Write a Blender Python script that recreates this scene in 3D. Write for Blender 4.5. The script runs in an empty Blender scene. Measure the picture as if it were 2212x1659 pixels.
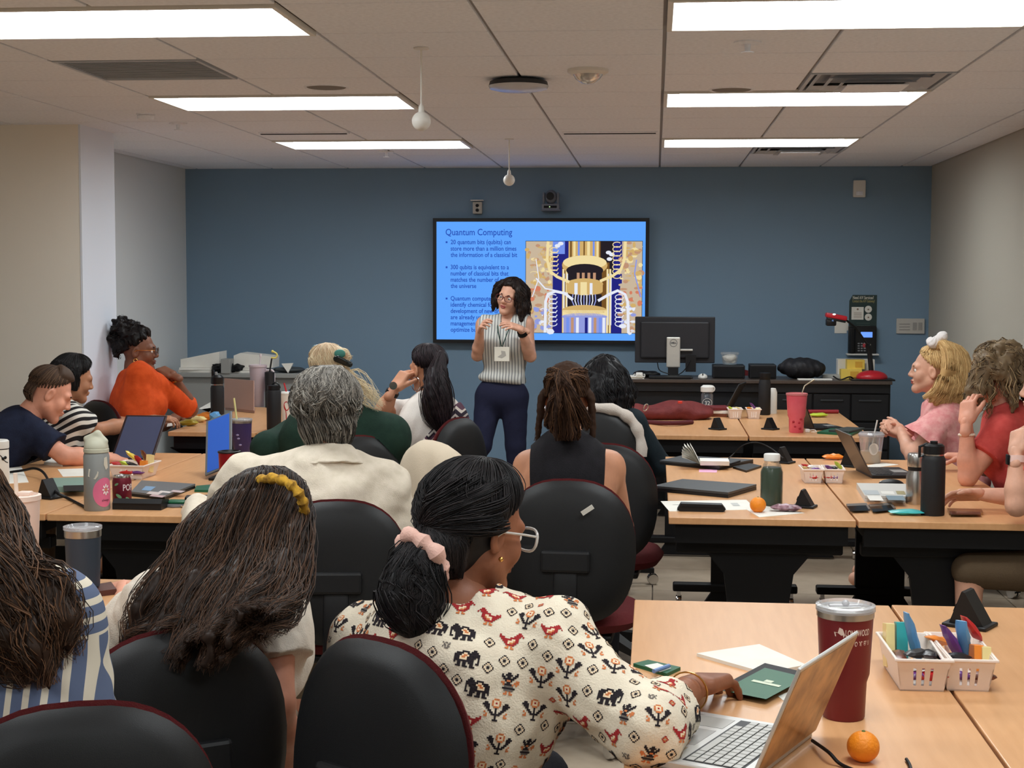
import bpy, bmesh, math, random
import numpy as np
from mathutils import Vector, Matrix
from mathutils.bvhtree import BVHTree

# ---------------------------------------------------------------- camera, world, exposure
FOC = 3250.0                       # focal length in pixels of the 2212 x 1659 frame
CAMP = np.array([0.0, 0.0, 1.65])
PITCH = math.atan(228 / FOC); YAW = math.atan(309 / FOC * math.cos(PITCH)); ROLL = 0.003
scn = bpy.context.scene
cd = bpy.data.cameras.new('camera'); cam = bpy.data.objects.new('camera', cd)
scn.collection.objects.link(cam); scn.camera = cam
cd.sensor_width = 36; cd.lens = 36 * FOC / 2212; cd.clip_start = 0.05
cam.matrix_world = (Matrix.Translation(CAMP) @ Matrix.Rotation(YAW, 4, 'Z')
                    @ Matrix.Rotation(math.pi / 2 - PITCH, 4, 'X') @ Matrix.Rotation(ROLL, 4, 'Z'))
w = bpy.data.worlds.new('world'); scn.world = w; w.use_nodes = True
w.node_tree.nodes['Background'].inputs[0].default_value = (0.5, 0.5, 0.5, 1)
w.node_tree.nodes['Background'].inputs[1].default_value = 0.3
scn.view_settings.view_transform = 'Standard'; scn.view_settings.look = 'None'
scn.view_settings.exposure = 0.0; scn.view_settings.gamma = 1.0; scn.view_settings.use_curve_mapping = False
scn.cycles.max_bounces = 10; scn.cycles.diffuse_bounces = 7; scn.cycles.glossy_bounces = 3
scn.cycles.transmission_bounces = 6; scn.cycles.transparent_max_bounces = 8
scn.cycles.sample_clamp_indirect = 6.0
LAMP = 17.0                        # radiance of the ceiling lights' diffusers
COL = scn.collection
random.seed(7); RNG = np.random.default_rng(7)

def ray(u, v):
    x = (u - 1106) / FOC; y = -(v - 829.5) / FOC
    c, s = math.cos(ROLL), math.sin(ROLL); x, y = c * x - s * y, s * x + c * y
    f = np.array([-math.sin(YAW) * math.cos(PITCH), math.cos(YAW) * math.cos(PITCH), -math.sin(PITCH)])
    r = np.array([math.cos(YAW), math.sin(YAW), 0]); up = np.cross(r, f)
    return f + x * r + y * up
def onY(u, v, Y): d = ray(u, v); return CAMP + d * (Y / d[1])
def onZ(u, v, z): d = ray(u, v); return CAMP + d * ((z - CAMP[2]) / d[2])
A = np.array
def nrm(v): v = np.asarray(v, float); return v / (np.linalg.norm(v) + 1e-12)

# ---------------------------------------------------------------- materials
def lin(c):
    c = [x / 255 for x in c[:3]]
    return tuple(x / 12.92 if x <= .04045 else ((x + .055) / 1.055) ** 2.4 for x in c) + (1.0,)
MATS = {}
def mat(name, col, rough=.55, metal=0., spec=.4, var=None, vscale=20., bump=0., bscale=60., alpha=1., trans=0., ior=1.45, emit=None, estr=1., sheen=0., coat=0., stretch=None):
    if name in MATS: return MATS[name]
    m = bpy.data.materials.new(name); m.use_nodes = True; nt = m.node_tree; b = nt.nodes['Principled BSDF']
    b.inputs['Base Color'].default_value = lin(col); b.inputs['Roughness'].default_value = rough
    b.inputs['Metallic'].default_value = metal; b.inputs['Specular IOR Level'].default_value = spec
    b.inputs['IOR'].default_value = ior
    if alpha < 1: b.inputs['Alpha'].default_value = alpha
    if trans: b.inputs['Transmission Weight'].default_value = trans
    if sheen: b.inputs['Sheen Weight'].default_value = sheen
    if coat: b.inputs['Coat Weight'].default_value = coat
    if emit: b.inputs['Emission Color'].default_value = lin(emit); b.inputs['Emission Strength'].default_value = estr
    if var or bump:
        tc = nt.nodes.new('ShaderNodeTexCoord'); src = tc.outputs['Object']
        if stretch:
            mp = nt.nodes.new('ShaderNodeMapping'); mp.inputs['Scale'].default_value = stretch
            nt.links.new(src, mp.inputs[0]); src = mp.outputs[0]
    if var:
        n = nt.nodes.new('ShaderNodeTexNoise'); n.inputs['Scale'].default_value = vscale; n.inputs['Detail'].default_value = 4
        nt.links.new(src, n.inputs['Vector'])
        rp = nt.nodes.new('ShaderNodeValToRGB'); rp.color_ramp.elements[0].color = lin(col); rp.color_ramp.elements[1].color = lin(var)
        rp.color_ramp.elements[0].position = .35; rp.color_ramp.elements[1].position = .68
        nt.links.new(n.outputs['Fac'], rp.inputs[0]); nt.links.new(rp.outputs[0], b.inputs['Base Color'])
    if bump:
        n2 = nt.nodes.new('ShaderNodeTexNoise'); n2.inputs['Scale'].default_value = bscale; n2.inputs['Detail'].default_value = 5
        nt.links.new(src, n2.inputs['Vector'])
        bp = nt.nodes.new('ShaderNodeBump'); bp.inputs['Strength'].default_value = bump; bp.inputs['Distance'].default_value = .01
        nt.links.new(n2.outputs['Fac'], bp.inputs['Height']); nt.links.new(bp.outputs[0], b.inputs['Normal'])
    MATS[name] = m; return m
def emat(name, col, s=1.):
    if name in MATS: return MATS[name]
    m = bpy.data.materials.new(name); m.use_nodes = True; nt = m.node_tree; nt.nodes.clear()
    e = nt.nodes.new('ShaderNodeEmission'); o = nt.nodes.new('ShaderNodeOutputMaterial')
    e.inputs[0].default_value = lin(col); e.inputs[1].default_value = s
    nt.links.new(e.outputs[0], o.inputs[0]); MATS[name] = m; return m
def stripes(name, c1, c2, axis, period, duty=.5, rough=.8, rot=(0, 0, 0), zig=None):
    """cloth with woven stripes across one object axis; zig=(amplitude, period) bends them into a zigzag"""
    m = bpy.data.materials.new(name); m.use_nodes = True; nt = m.node_tree; b = nt.nodes['Principled BSDF']
    N = nt.nodes.new; L = nt.links.new
    tc = N('ShaderNodeTexCoord'); mp = N('ShaderNodeMapping'); mp.inputs['Rotation'].default_value = rot
    L(tc.outputs['Object'], mp.inputs[0]); sp = N('ShaderNodeSeparateXYZ'); L(mp.outputs[0], sp.inputs[0])
    def M(op, a, bb=None, c=None):
        n = N('ShaderNodeMath'); n.operation = op
        for i, x in enumerate((a, bb, c)):
            if x is None: continue
            if isinstance(x, (int, float)): n.inputs[i].default_value = x
            else: L(x, n.inputs[i])
        return n.outputs[0]
    v = sp.outputs['XYZ'.index(axis)]
    if zig:
        o = sp.outputs['XYZ'.index('X' if axis != 'X' else 'Y')]
        v = M('ADD', v, M('MULTIPLY', M('PINGPONG', M('DIVIDE', o, zig[1] / 2), 1.), zig[0]))
    fr = M('FRACT', M('ADD', M('DIVIDE', v, period), 100.))
    rp = N('ShaderNodeValToRGB'); rp.color_ramp.interpolation = 'CONSTANT'
    cols = c2 if isinstance(c2[0], (tuple, list)) else [c2]
    rp.color_ramp.elements[0].color = lin(c1); rp.color_ramp.elements[0].position = 0
    n = len(cols)
    rp.color_ramp.elements[1].position = duty; rp.color_ramp.elements[1].color = lin(cols[0])
    for i in range(1, n):
        e = rp.color_ramp.elements.new(duty + (1 - duty) * i / n); e.color = lin(cols[i])
    L(fr, rp.inputs[0]); L(rp.outputs[0], b.inputs['Base Color']); b.inputs['Roughness'].default_value = rough
    b.inputs['Specular IOR Level'].default_value = .2
    MATS[name] = m; return m
def hairmat(name, dark, light, rough=.42, spec=.35):
    rough, spec = max(rough, .5), spec * .6
    """hair: colour runs between two tones along a per-strand attribute"""
    m = bpy.data.materials.new(name); m.use_nodes = True; nt = m.node_tree; b = nt.nodes['Principled BSDF']
    at = nt.nodes.new('ShaderNodeAttribute'); at.attribute_name = 'tone'
    rp = nt.nodes.new('ShaderNodeValToRGB'); rp.color_ramp.elements[0].color = lin(dark); rp.color_ramp.elements[1].color = lin(light)
    nt.links.new(at.outputs['Fac'], rp.inputs[0]); nt.links.new(rp.outputs[0], b.inputs['Base Color'])
    b.inputs['Roughness'].default_value = rough; b.inputs['Specular IOR Level'].default_value = spec
    MATS[name] = m; return m

# ---------------------------------------------------------------- object helpers (world coordinates in, stored relative to the root)
ORG = {}
def tag(o, label=None, cat=None, group=None, kind=None):
    if label: o['label'] = label
    if cat: o['category'] = cat
    if group: o['group'] = group
    if kind: o['kind'] = kind
    return o
def empty(name, loc=(0, 0, 0), label=None, cat=None, group=None, kind=None, parent=None):
    o = bpy.data.objects.new(name, None); o.empty_display_size = .1; COL.objects.link(o)
    org = A(loc, float); ORG[o] = org
    if parent: o.parent = parent; o.location = Vector(org - ORG[parent])
    else: o.location = Vector(org)
    return tag(o, label, cat, group, kind)
def link(name, me, parent=None, org=None):
    o = bpy.data.objects.new(name, me); COL.objects.link(o)
    if org is None: org = ORG[parent] if parent else A((0., 0, 0))
    ORG[o] = A(org, float)
    if parent: o.parent = parent; o.location = Vector(ORG[o] - ORG[parent])
    else: o.location = Vector(ORG[o])
    return o
def mk(name, V, Fc, mats, parent=None, org=None, smooth=False, mi=None, angle=None):
    V = np.asarray(V, float)
    if org is None: org = ORG[parent] if parent else A((0., 0, 0))
    V = V - A(org)
    me = bpy.data.meshes.new(name)
    if isinstance(Fc, np.ndarray) and Fc.ndim == 2:
        nf, k = Fc.shape
        me.vertices.add(len(V)); me.vertices.foreach_set('co', V.astype(np.float32).ravel())
        me.loops.add(nf * k); me.loops.foreach_set('vertex_index', Fc.astype(np.int32).ravel())
        me.polygons.add(nf); me.polygons.foreach_set('loop_start', np.arange(0, nf * k, k, dtype=np.int32))
        me.polygons.foreach_set('loop_total', np.full(nf, k, dtype=np.int32))
        me.update(calc_edges=True)
    else:
        me.from_pydata(V.tolist(), [], Fc)
    for m in (mats if isinstance(mats, (list, tuple)) else [mats]): me.materials.append(m)
    if mi is not None: me.polygons.foreach_set('material_index', np.asarray(mi, dtype=np.int32))
    if smooth:
        me.polygons.foreach_set('use_smooth', np.ones(len(me.polygons), dtype=bool))
        if angle: me.set_sharp_from_angle(angle=math.radians(angle))
    me.update()
    return link(name, me, parent, org)

class MB:
    """collects shapes; build() makes one mesh object"""
    def __init__(s): s.V = []; s.F = []; s.M = []
    def add(s, V, F, m=0):
        n = len(s.V); s.V += [tuple(map(float, v)) for v in V]; s.F += [[i + n for i in f] for f in F]; s.M += [m] * len(F); return s
    def box(s, c, d, R=None, m=0, bev=0.):
        c = A(c, float); h = A(d, float) / 2
        if bev > 0:
            bm = bmesh.new(); bmesh.ops.create_cube(bm, size=1)
            for v in bm.verts: v.co = Vector((v.co.x * d[0], v.co.y * d[1], v.co.z * d[2]))
            bmesh.ops.bevel(bm, geom=list(bm.edges), offset=bev, segments=2, affect='EDGES', profile=.5)
            V = [A(v.co) for v in bm.verts]; F = [[v.index for v in f.verts] for f in bm.faces]
            bm.verts.index_update(); F = [[v.index for v in f.verts] for f in bm.faces]; bm.free()
        else:
            V = [A((x, y, z)) * h for z in (-1, 1) for y in (-1, 1) for x in (-1, 1)]
            F = [[0, 2, 3, 1], [4, 5, 7, 6], [0, 1, 5, 4], [2, 6, 7, 3], [0, 4, 6, 2], [1, 3, 7, 5]]
        if R is not None: V = [A(R) @ v for v in V]
        return s.add([v + c for v in V], F, m)
    def lathe(s, prof, c=(0, 0, 0), n=28, m=0, R=None, caps=True, a0=0., a1=2 * math.pi):
        V = []; F = []; full = abs(a1 - a0 - 2 * math.pi) < 1e-6
        cols = n if full else n + 1
        for i in range(cols):
            a = a0 + (a1 - a0) * i / n
            for r, z in prof: V.append(A((r * math.cos(a), r * math.sin(a), z)))
        k = len(prof)
        for i in range(n):
            j = (i + 1) % cols
            for q in range(k - 1):
                F.append([i * k + q, j * k + q, j * k + q + 1, i * k + q + 1])
        if caps and full:
            if prof[0][0] > 1e-5: F.append([i * k for i in range(n)][::-1])
            if prof[-1][0] > 1e-5: F.append([i * k + k - 1 for i in range(n)])
        if R is not None: V = [A(R) @ v for v in V]
        return s.add([v + A(c) for v in V], F, m)
    def tube(s, pts, r, n=8, m=0, caps=True, closed=False):
        P = [A(p, float) for p in pts]; k = len(P)
        rr = r if isinstance(r, (list, tuple, np.ndarray)) else [r] * k
        V = []; F = []; up = A((0, 0, 1.)); prev = None
        for i in range(k):
            t = nrm(P[(i + 1) % k] - P[i - 1]) if closed else nrm(P[min(i + 1, k - 1)] - P[max(i - 1, 0)])
            if prev is None:
                a = np.cross(t, up)
                if np.linalg.norm(a) < .1: a = np.cross(t, A((1., 0, 0)))
            else: a = prev - t * np.dot(prev, t)
            a = nrm(a); b = np.cross(t, a); prev = a
            for j in range(n):
                th = 2 * math.pi * j / n; V.append(P[i] + rr[i] * (math.cos(th) * a + math.sin(th) * b))
        for i in range(k if closed else k - 1):
            i2 = (i + 1) % k
            for j in range(n):
                j2 = (j + 1) % n; F.append([i * n + j, i * n + j2, i2 * n + j2, i2 * n + j])
        if caps and not closed: F.append([j for j in range(n)][::-1]); F.append([(k - 1) * n + j for j in range(n)])
        return s.add(V, F, m)
    def prism(s, poly, o, ex, ey, ez, depth, m=0):
        """polygon in the plane (ex, ey) at o, thickness depth along ez"""
        o, ex, ey, ez = A(o, float), A(ex, float), A(ey, float), A(ez, float); n = len(poly)
        V = [o + ex * x + ey * y for x, y in poly] + [o + ex * x + ey * y + ez * depth for x, y in poly]
        F = [list(range(n))[::-1], [n + i for i in range(n)]] + [[i, (i + 1) % n, n + (i + 1) % n, n + i] for i in range(n)]
        return s.add(V, F, m)
    def sphere(s, c, r, nu=16, nv=10, m=0, R=None):
        r = A(r if isinstance(r, (tuple, list, np.ndarray)) else (r, r, r), float); V = [A((0, 0, -1.)) * r]; F = []
        for j in range(1, nv):
            t = math.pi * j / nv
            for i in range(nu):
                a = 2 * math.pi * i / nu; V.append(A((math.sin(t) * math.cos(a), math.sin(t) * math.sin(a), -math.cos(t))) * r)
        V.append(A((0, 0, 1.)) * r); last = len(V) - 1
        for i in range(nu):
            i2 = (i + 1) % nu; F.append([0, 1 + i2, 1 + i]); F.append([last, last - nu + i, last - nu + i2])
            for j in range(nv - 2):
                a = 1 + j * nu; F.append([a + i, a + i2, a + nu + i2, a + nu + i])
        if R is not None: V = [A(R) @ v for v in V]
        return s.add([v + A(c) for v in V], F, m)
    def build(s, name, mats, parent=None, org=None, smooth=True, angle=35):
        return mk(name, s.V, s.F, mats, parent, org, smooth, s.M, angle)
def rotz(a): c, s = math.cos(a), math.sin(a); return A([[c, -s, 0], [s, c, 0], [0, 0, 1.]])
def rotx(a): c, s = math.cos(a), math.sin(a); return A([[1., 0, 0], [0, c, -s], [0, s, c]])
def roty(a): c, s = math.cos(a), math.sin(a); return A([[c, 0, s], [0, 1., 0], [-s, 0, c]])
def copy_tree(o, parent=None):
    c = o.copy(); COL.objects.link(c); c.parent = parent
    for ch in list(o.children): copy_tree(ch, c)
    return c
def text_geo(body, size=1., align='LEFT', spacing=1., bold=0.):
    """flat outlines of a line of lettering, as (verts2d, faces)"""
    cu = bpy.data.curves.new('t', 'FONT'); cu.body = body; cu.size = size; cu.align_x = align; cu.space_character = spacing
    cu.offset = bold; cu.resolution_u = 3
    o = bpy.data.objects.new('t', cu); COL.objects.link(o)
    dg = bpy.context.evaluated_depsgraph_get(); me = o.evaluated_get(dg).to_mesh()
    V = [(v.co.x, v.co.y) for v in me.vertices]; F = [list(p.vertices) for p in me.polygons]
    o.evaluated_get(dg).to_mesh_clear(); bpy.data.objects.remove(o); bpy.data.curves.remove(cu)
    return V, F
def text_on(mb, body, o, ex, ey, size, m=0, align='LEFT', width=None, bold=0., bend=None):
    V, F = text_geo(body, size, align, bold=bold)
    if not V: return
    if width:
        x0 = min(v[0] for v in V); x1 = max(v[0] for v in V); k = width / (x1 - x0)
        V = [((v[0] - (x0 if align == 'LEFT' else 0)) * k, v[1]) for v in V]
    ex, ey, o = A(ex, float), A(ey, float), A(o, float)
    if bend: mb.add([bend(x, y) for x, y in V], F, m)
    else: mb.add([o + ex * x + ey * y for x, y in V], F, m)
# ---------------------------------------------------------------- the room
YW, H, XL, XR = 11.8, 2.513, -3.745, 2.09
SY0, SY1, SX = 8.33, 8.86, -3.25          # the wall stub on the left
XO, YO = -6.0, -2.2                       # unseen ends of the room
teal = mat('teal_paint', (122, 148, 170), .6, spec=.3, bump=.04, bscale=220)
greyp = mat('grey_paint', (176, 172, 160), .7, spec=.3, bump=.04, bscale=200)
beige = mat('beige_paint', (240, 234, 222), .7, spec=.3, bump=.04, bscale=200)
alcp = mat('alcove_paint', (218, 222, 222), .7, spec=.3)
litp = mat('lit_pale_paint', (226, 232, 242), .7, spec=.3)  # pale coat of the stub's return face, its bright light put into the colour
floorm = mat('floor_tile', (176, 160, 140), .45, spec=.4, var=(164, 148, 128), vscale=9)
grout = mat('floor_joint', (120, 108, 96), .8)
tilem = mat('ceiling_tile', (238, 242, 250), .9, spec=.1, bump=.12, bscale=330, var=(228, 232, 240), vscale=60)
gridm = mat('ceiling_grid', (150, 148, 146), .6)
blackp = mat('black_plastic', (20, 20, 22), .42, spec=.4, bump=.05, bscale=500)
blackm = mat('black_satin', (14, 14, 16), .55, spec=.3)
whitepl = mat('white_plastic', (224, 222, 216), .45)
steel = mat('brushed_steel', (190, 188, 184), .28, 1.)
chrome = mat('chrome', (215, 215, 215), .12, 1.)
slabs = [('floor', (XO, YO, -.12), (XR, YW, -.012), grout), ('wall_back', (XL - .2, YW, 0), (XR + .2, YW + .15, H + .2), teal),
         ('wall_alcove', (XL - .15, SY1, 0), (XL, YW, H + .2), alcp), ('wall_divider', (XO, SY0, 0), (SX - .012, SY1, H + .2), beige),
         ('wall_right', (XR, YO, 0), (XR + .15, YW, H + .2), greyp), ('wall_left', (XO - .15, YO, 0), (XO, SY0, H + .2), beige),
         ('wall_rear', (XO, YO - .15, 0), (XR, YO, H + .2), beige), ('ceiling', (XO, YO, H + .085), (XR, YW, H + .2), gridm),
         ('lit_return_1', (SX - .012, SY0 - .002, 0), (SX, SY1, H), litp), ('baseboard_back', (XL, YW - .012, 0), (XR, YW, .1), blackm),  # first slab: thin panel added to carry the return face's lit colour
         ('baseboard_right', (XR - .012, YO, 0), (XR, YW - .012, .1), blackm), ('baseboard_divider', (XO, SY0 - .012, 0), (SX, SY0 - .002, .1), blackm)]
ST = {}
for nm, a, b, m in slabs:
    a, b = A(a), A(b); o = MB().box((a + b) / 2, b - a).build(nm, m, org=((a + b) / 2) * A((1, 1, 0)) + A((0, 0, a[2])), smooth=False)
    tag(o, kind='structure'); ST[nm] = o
# floor tiles in the part of the floor one can see between the furniture
tproto = None
for i in range(-10, 4):
    for j in range(1, 19):
        cx, cy = .305 + i * .61, .305 + j * .61
        if cy > YW - .3 or (cx < XL + .3 and cy > SY0 - .3): continue
        if cx > XR - .3:
            x0_, x1_ = cx - .302, XR - .015
            if x1_ > x0_ + .05: MB().box(((x0_ + x1_) / 2, cy, -.007), (x1_ - x0_, .604, .013), bev=.002).build('floor_tile', floorm, ST['floor'], smooth=False)
            continue
        if tproto is None:
            tproto = MB().box((cx, cy, -.007), (.604, .604, .013), bev=.002).build('floor_tile', floorm, ST['floor'], org=(cx, cy, 0), smooth=False)
        else:
            o = tproto.copy(); COL.objects.link(o); o.parent = ST['floor']; o.location = Vector(A((cx, cy, 0)) - ORG[ST['floor']])
# ceiling: grid lines, panels, lights
GX = [.025 + .612 * k for k in range(-10, 5)]; GY = [9.96 - .58 * k for k in range(-4, 22)]
lights = [(gx, gy) for gx in (.025, -2.423) for gy in (9.96, 7.64, 5.32, 3.0, .68)]   # right-far corner of each is +1.224, far edge gy
taken = set()
def cell(x, y): return (round((x - .025) / .612), round((9.96 - y) / .58))
for gx, gy in lights: i, j = cell(gx, gy); taken |= {(i, j), (i + 1, j)}
vents = {'grille': (-4, 6), 'diffuser': (1, 5), 'diffuser2': (1, -1)}
taken |= {vents['grille'], vents['diffuser'], vents['diffuser2']}
mb = MB()
for x in GX:
    if not XO < x < XR: continue
    kx = round((x - .025) / .612); cuts = sorted(gy for gx, gy in lights if abs(gx + .612 - x) < .01); ya = YO
    for yb in cuts + [YW + .58]:
        if yb - .58 > ya: mb.box((x, (ya + yb - .58) / 2, H + .016), (.024, yb - .58 - ya, .008))
        ya = yb
for y in GY:
    if YO < y < YW: mb.box(((XO + XR) / 2, y, H + .017), (XR - XO, .024, .008))
mb.build('ceiling_grid', gridm, ST['ceiling'], smooth=False)
cache = {}
for k in range(-10, 5):
    for j in range(-4, 18):
        if (k, j) in taken: continue
        x0, x1 = .025 + .612 * k, .025 + .612 * (k + 1); y1 = 9.96 - .58 * j; y0 = y1 - .58
        if k == -4 and False: pass
        x0, x1 = max(x0, XO), min(x1, XR); y0, y1 = max(y0, YO), min(y1, YW)
        if y0 > SY1 - .1: x0 = max(x0, XL)
        if x1 - x0 < .05 or y1 - y0 < .05: continue
        d = (round(x1 - x0 - .014, 3), round(y1 - y0 - .012, 3)); c = A(((x0 + x1) / 2, (y0 + y1) / 2, H))
        if d not in cache:
            cache[d] = MB().box(c + A((0, 0, .008)), (*d, .016), bev=.003).build('ceiling_panel', tilem, ST['ceiling'], org=c, smooth=False)
        else:
            o = cache[d].copy(); COL.objects.link(o); o.parent = ST['ceiling']; o.location = Vector(c - ORG[ST['ceiling']])
# ceiling lights: white frame, recessed reflector and glowing diffuser
difm = emat('light_diffuser', (245, 252, 255), LAMP); reflm = mat('light_reflector', (236, 234, 226), .5)
def light_proto():
    r = empty('ceiling_light', (0, 0, H)); L, W = 1.212, .568
    m = MB(); t = .018
    for x, y, dx, dy in ((0, -W / 2 + t / 2, L, t), (0, W / 2 - t / 2, L, t), (-L / 2 + t / 2, 0, t, W - 2 * t), (L / 2 - t / 2, 0, t, W - 2 * t)):
        m.box((x, y, H - .001), (dx, dy, .016))
    m.build('frame', whitepl, r, smooth=False)
    m = MB(); d = .055
    m.add([(-L / 2 + t, -W / 2 + t, H), (L / 2 - t, -W / 2 + t, H), (L / 2 - t, W / 2 - t, H), (-L / 2 + t, W / 2 - t, H),
           (-L / 2 + .03, -W / 2 + .04, H + d), (L / 2 - .03, -W / 2 + .04, H + d), (L / 2 - .03, W / 2 - .04, H + d), (-L / 2 + .03, W / 2 - .04, H + d)],
          [[0, 1, 5, 4], [1, 2, 6, 5], [2, 3, 7, 6], [3, 0, 4, 7], [4, 5, 6, 7]])
    m.build('reflector', reflm, r, smooth=False)
    m = MB(); n = 10; V = []; F = []
    for i in range(n + 1):
        a = -1 + 2 * i / n; V += [(-L / 2 + .075, a * (W / 2 - .05), H + .012 + .034 * a * a), (L / 2 - .075, a * (W / 2 - .05), H + .012 + .034 * a * a)]
    for i in range(n): F.append([2 * i, 2 * i + 2, 2 * i + 3, 2 * i + 1])
    m.add(V, F); m.build('diffuser', difm, r)
    return r
lp = light_proto(); names = {(.025, 9.96): 'right-hand recessed ceiling light nearest the blue wall', (.025, 7.64): 'right-hand recessed ceiling light in the middle row beside the square air diffuser',
    (.025, 5.32): 'large bright recessed ceiling light at the top right edge', (-2.423, 9.96): 'left-hand recessed ceiling light nearest the blue wall',
    (-2.423, 7.64): 'left-hand recessed ceiling light in the middle row beside the hanging white microphone', (-2.423, 5.32): 'large bright recessed ceiling light at the top left edge'}
first = True
for gx, gy in lights:
    o = lp if first else copy_tree(lp); first = False
    o.location = Vector((gx + .612, gy - .29, H)); ORG[o] = A((gx + .612, gy - .29, H))
    tag(o, names.get((gx, gy), 'recessed ceiling light over the rear of the room behind the camera'), 'ceiling light', 'recessed ceiling lights')
# air grille and diffusers
ventm = mat('vent_grey', (186, 192, 200), .5); ventd = mat('vent_dark', (150, 156, 164), .6)
def vent(key, label, kind):
    k, j = vents[key]; c = A((.025 + .612 * (k + .5), 9.96 - .58 * (j + .5), H)); r = empty('air_vent', c, label, 'vent')
    MB().box(c + A((0, 0, .03)), (.6, .57, .008)).build('backing', ventd, r, smooth=False)
    m = MB()
    for s in (-1, 1): m.box(c + A((s * .292, 0, .006)), (.016, .57, .02)); m.box(c + A((0, s * .277, .006)), (.568, .016, .02))
    m.build('frame', ventm, r, smooth=False)
    if kind == 'grille':
        for i in range(18): MB().box(c + A((0, -.255 + i * .03, .006)), (.566, .016, .002), R=rotx(.6)).build('slat', ventm, r, smooth=False)
    else:
        for q, (s, z) in enumerate(((.24, .014), (.185, .004), (.13, -.008))):
            m = MB(); V = []
            for zz, e in ((z, 0), (z - .016, .03)):
                V += [c + A((sx * (s + e - .0), sy * (s + e), zz)) for sx, sy in ((-1, -1), (1, -1), (1, 1), (-1, 1))]
            m.add(V, [[i, (i + 1) % 4, 4 + (i + 1) % 4, 4 + i] for i in range(4)]); m.build('cone_ring', ventm, r, smooth=False)
        MB().box(c + A((0, 0, -.03)), (.26, .26, .006), bev=.002).build('centre_plate', tilem, r, smooth=False)
vent('grille', 'grey slatted return air grille in the ceiling near the left lights', 'grille')
vent('diffuser', 'square supply air diffuser with dropped plate beside the middle right light', 'diffuser')
vent('diffuser2', 'square supply air diffuser close to the blue wall behind the far right light', 'diffuser')
# round ceiling loudspeakers
spkm = mat('speaker_grille', (132, 128, 124), .8, bump=.3, bscale=900)
for (u, v), lb in (((705, 188), 'flush round grey ceiling loudspeaker before the left middle light'), ((1580, 193), 'flush round grey ceiling loudspeaker before the right middle light')):
    p = onZ(u, v, H); r = empty('ceiling_speaker', (p[0], p[1], H), lb, 'speaker', 'round ceiling loudspeakers')
    MB().lathe([(.0, -.004), (.085, -.004), (.09, -.001)], p).build('grille', spkm, r); MB().lathe([(.09, -.001), (.1, -.006), (.105, 0)], p, caps=False).build('rim', tilem, r)
# wireless access point, smoke and motion detectors, sprinklers
p = onZ(1120, 186, H - .03); r = empty('ceiling_access_point', (p[0], p[1], H), 'round white wireless access point with dark upper rim on the ceiling', 'access point')
c = A((p[0], p[1], H)); MB().lathe([(.09, 0), (.125, -.012), (.13, -.03)], c, caps=False).build('dark_rim', mat('dark_grey', (52, 54, 58), .5), r)
MB().lathe([(0, -.052), (.09, -.05), (.125, -.042), (.131, -.03)], c, n=40).build('cover', mat('satin_white', (200, 200, 204), .25), r)
p = onZ(1270, 150, H); c = A((p[0], p[1], H)); r = empty('motion_detector', c, 'cone-shaped clear-lensed motion detector on the ceiling by the access point', 'detector')
MB().lathe([(.085, 0), (.085, -.012), (.07, -.022), (.0, -.022)], c).build('base', whitepl, r)
MB().lathe([(.062, -.022), (.05, -.04), (.022, -.058), (0, -.06)], c).build('lens', mat('milky_lens', (206, 204, 200), .15, trans=.4), r)
def knob(u, v, lb, name, cat, prof, m=whitepl, part='body'):
    p = onZ(u, v, H); c = A((p[0], p[1], H)); r = empty(name, c, lb, cat)
    MB().lathe([(.05, 0), (.05, -.006), (.04, -.01), (0, -.01)], c).build('rim', m, r); MB().lathe(prof, c).build(part, m, r)
knob(315, 246, 'small round smoke detector on the ceiling above the beige wall', 'smoke_detector', 'detector', [(.046, -.01), (.042, -.03), (.02, -.036), (0, -.036)], tilem)
for u, v, lb in ((385, 266, 'small pendent sprinkler head above the pale wall stub'), (1615, 90, 'small pendent sprinkler head behind the large right light'), (835, 327, 'small pendent sprinkler head behind the far left light')):
    knob(u, v, lb, 'sprinkler', 'sprinkler', [(.012, -.01), (.01, -.035), (.024, -.037), (.024, -.041), (0, -.042)], tilem, 'head')
# slot bar by the centre line: housing with dark slot and two bright glints
p = onZ(1318, 287, H); c = A((p[0], p[1], H)); r = empty('ceiling_slot_diffuser', c, 'long dark linear slot diffuser set in the ceiling before the screen', 'vent')
MB().box(c + A((0, 0, -.003)), (.56, .19, .012), bev=.003).build('plate', tilem, r); MB().box(c + A((0, -.06, -.01)), (.54, .022, .006)).build('slot', blackm, r)
p = onZ(657, 286, H); c = A((p[0], p[1], H)); r = empty('ceiling_slot_diffuser', c, 'short dark linear slot diffuser before the far left light', 'vent')
MB().box(c + A((0, 0, -.003)), (.54, .07, .012), bev=.003).build('plate', tilem, r); MB().box(c + A((0, -.01, -.01)), (.52, .02, .006)).build('slot', blackm, r)
# hanging microphones
for (ut, vt), (ub, vb), lb in (((910, 103), (910, 262), 'white ball microphone hanging on a thin rod, the nearer and larger one'), ((1100, 300), (1100, 389), 'white ball microphone hanging on a thin rod close to the screen')):
    p = onZ(ut, vt, H); b = onY(ub, vb, p[1]); c = A((p[0], p[1], b[2])); r = empty('hanging_microphone', (p[0], p[1], H), lb, 'microphone', 'hanging ball microphones')
    MB().lathe([(.03, H - .001), (.028, H - .006), (.0, H - .007)], (c[0], c[1], 0)).build('ceiling_cup', whitepl, r)
    MB().tube([c + A((0, 0, .03)), (c[0], c[1], H)], .0035).build('rod', whitepl, r)
    MB().sphere(c, .036, 24, 16).build('ball', whitepl, r); MB().lathe([(.012, .03), (.01, .055), (.004, .065)], c).build('collar', whitepl, r)

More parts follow.
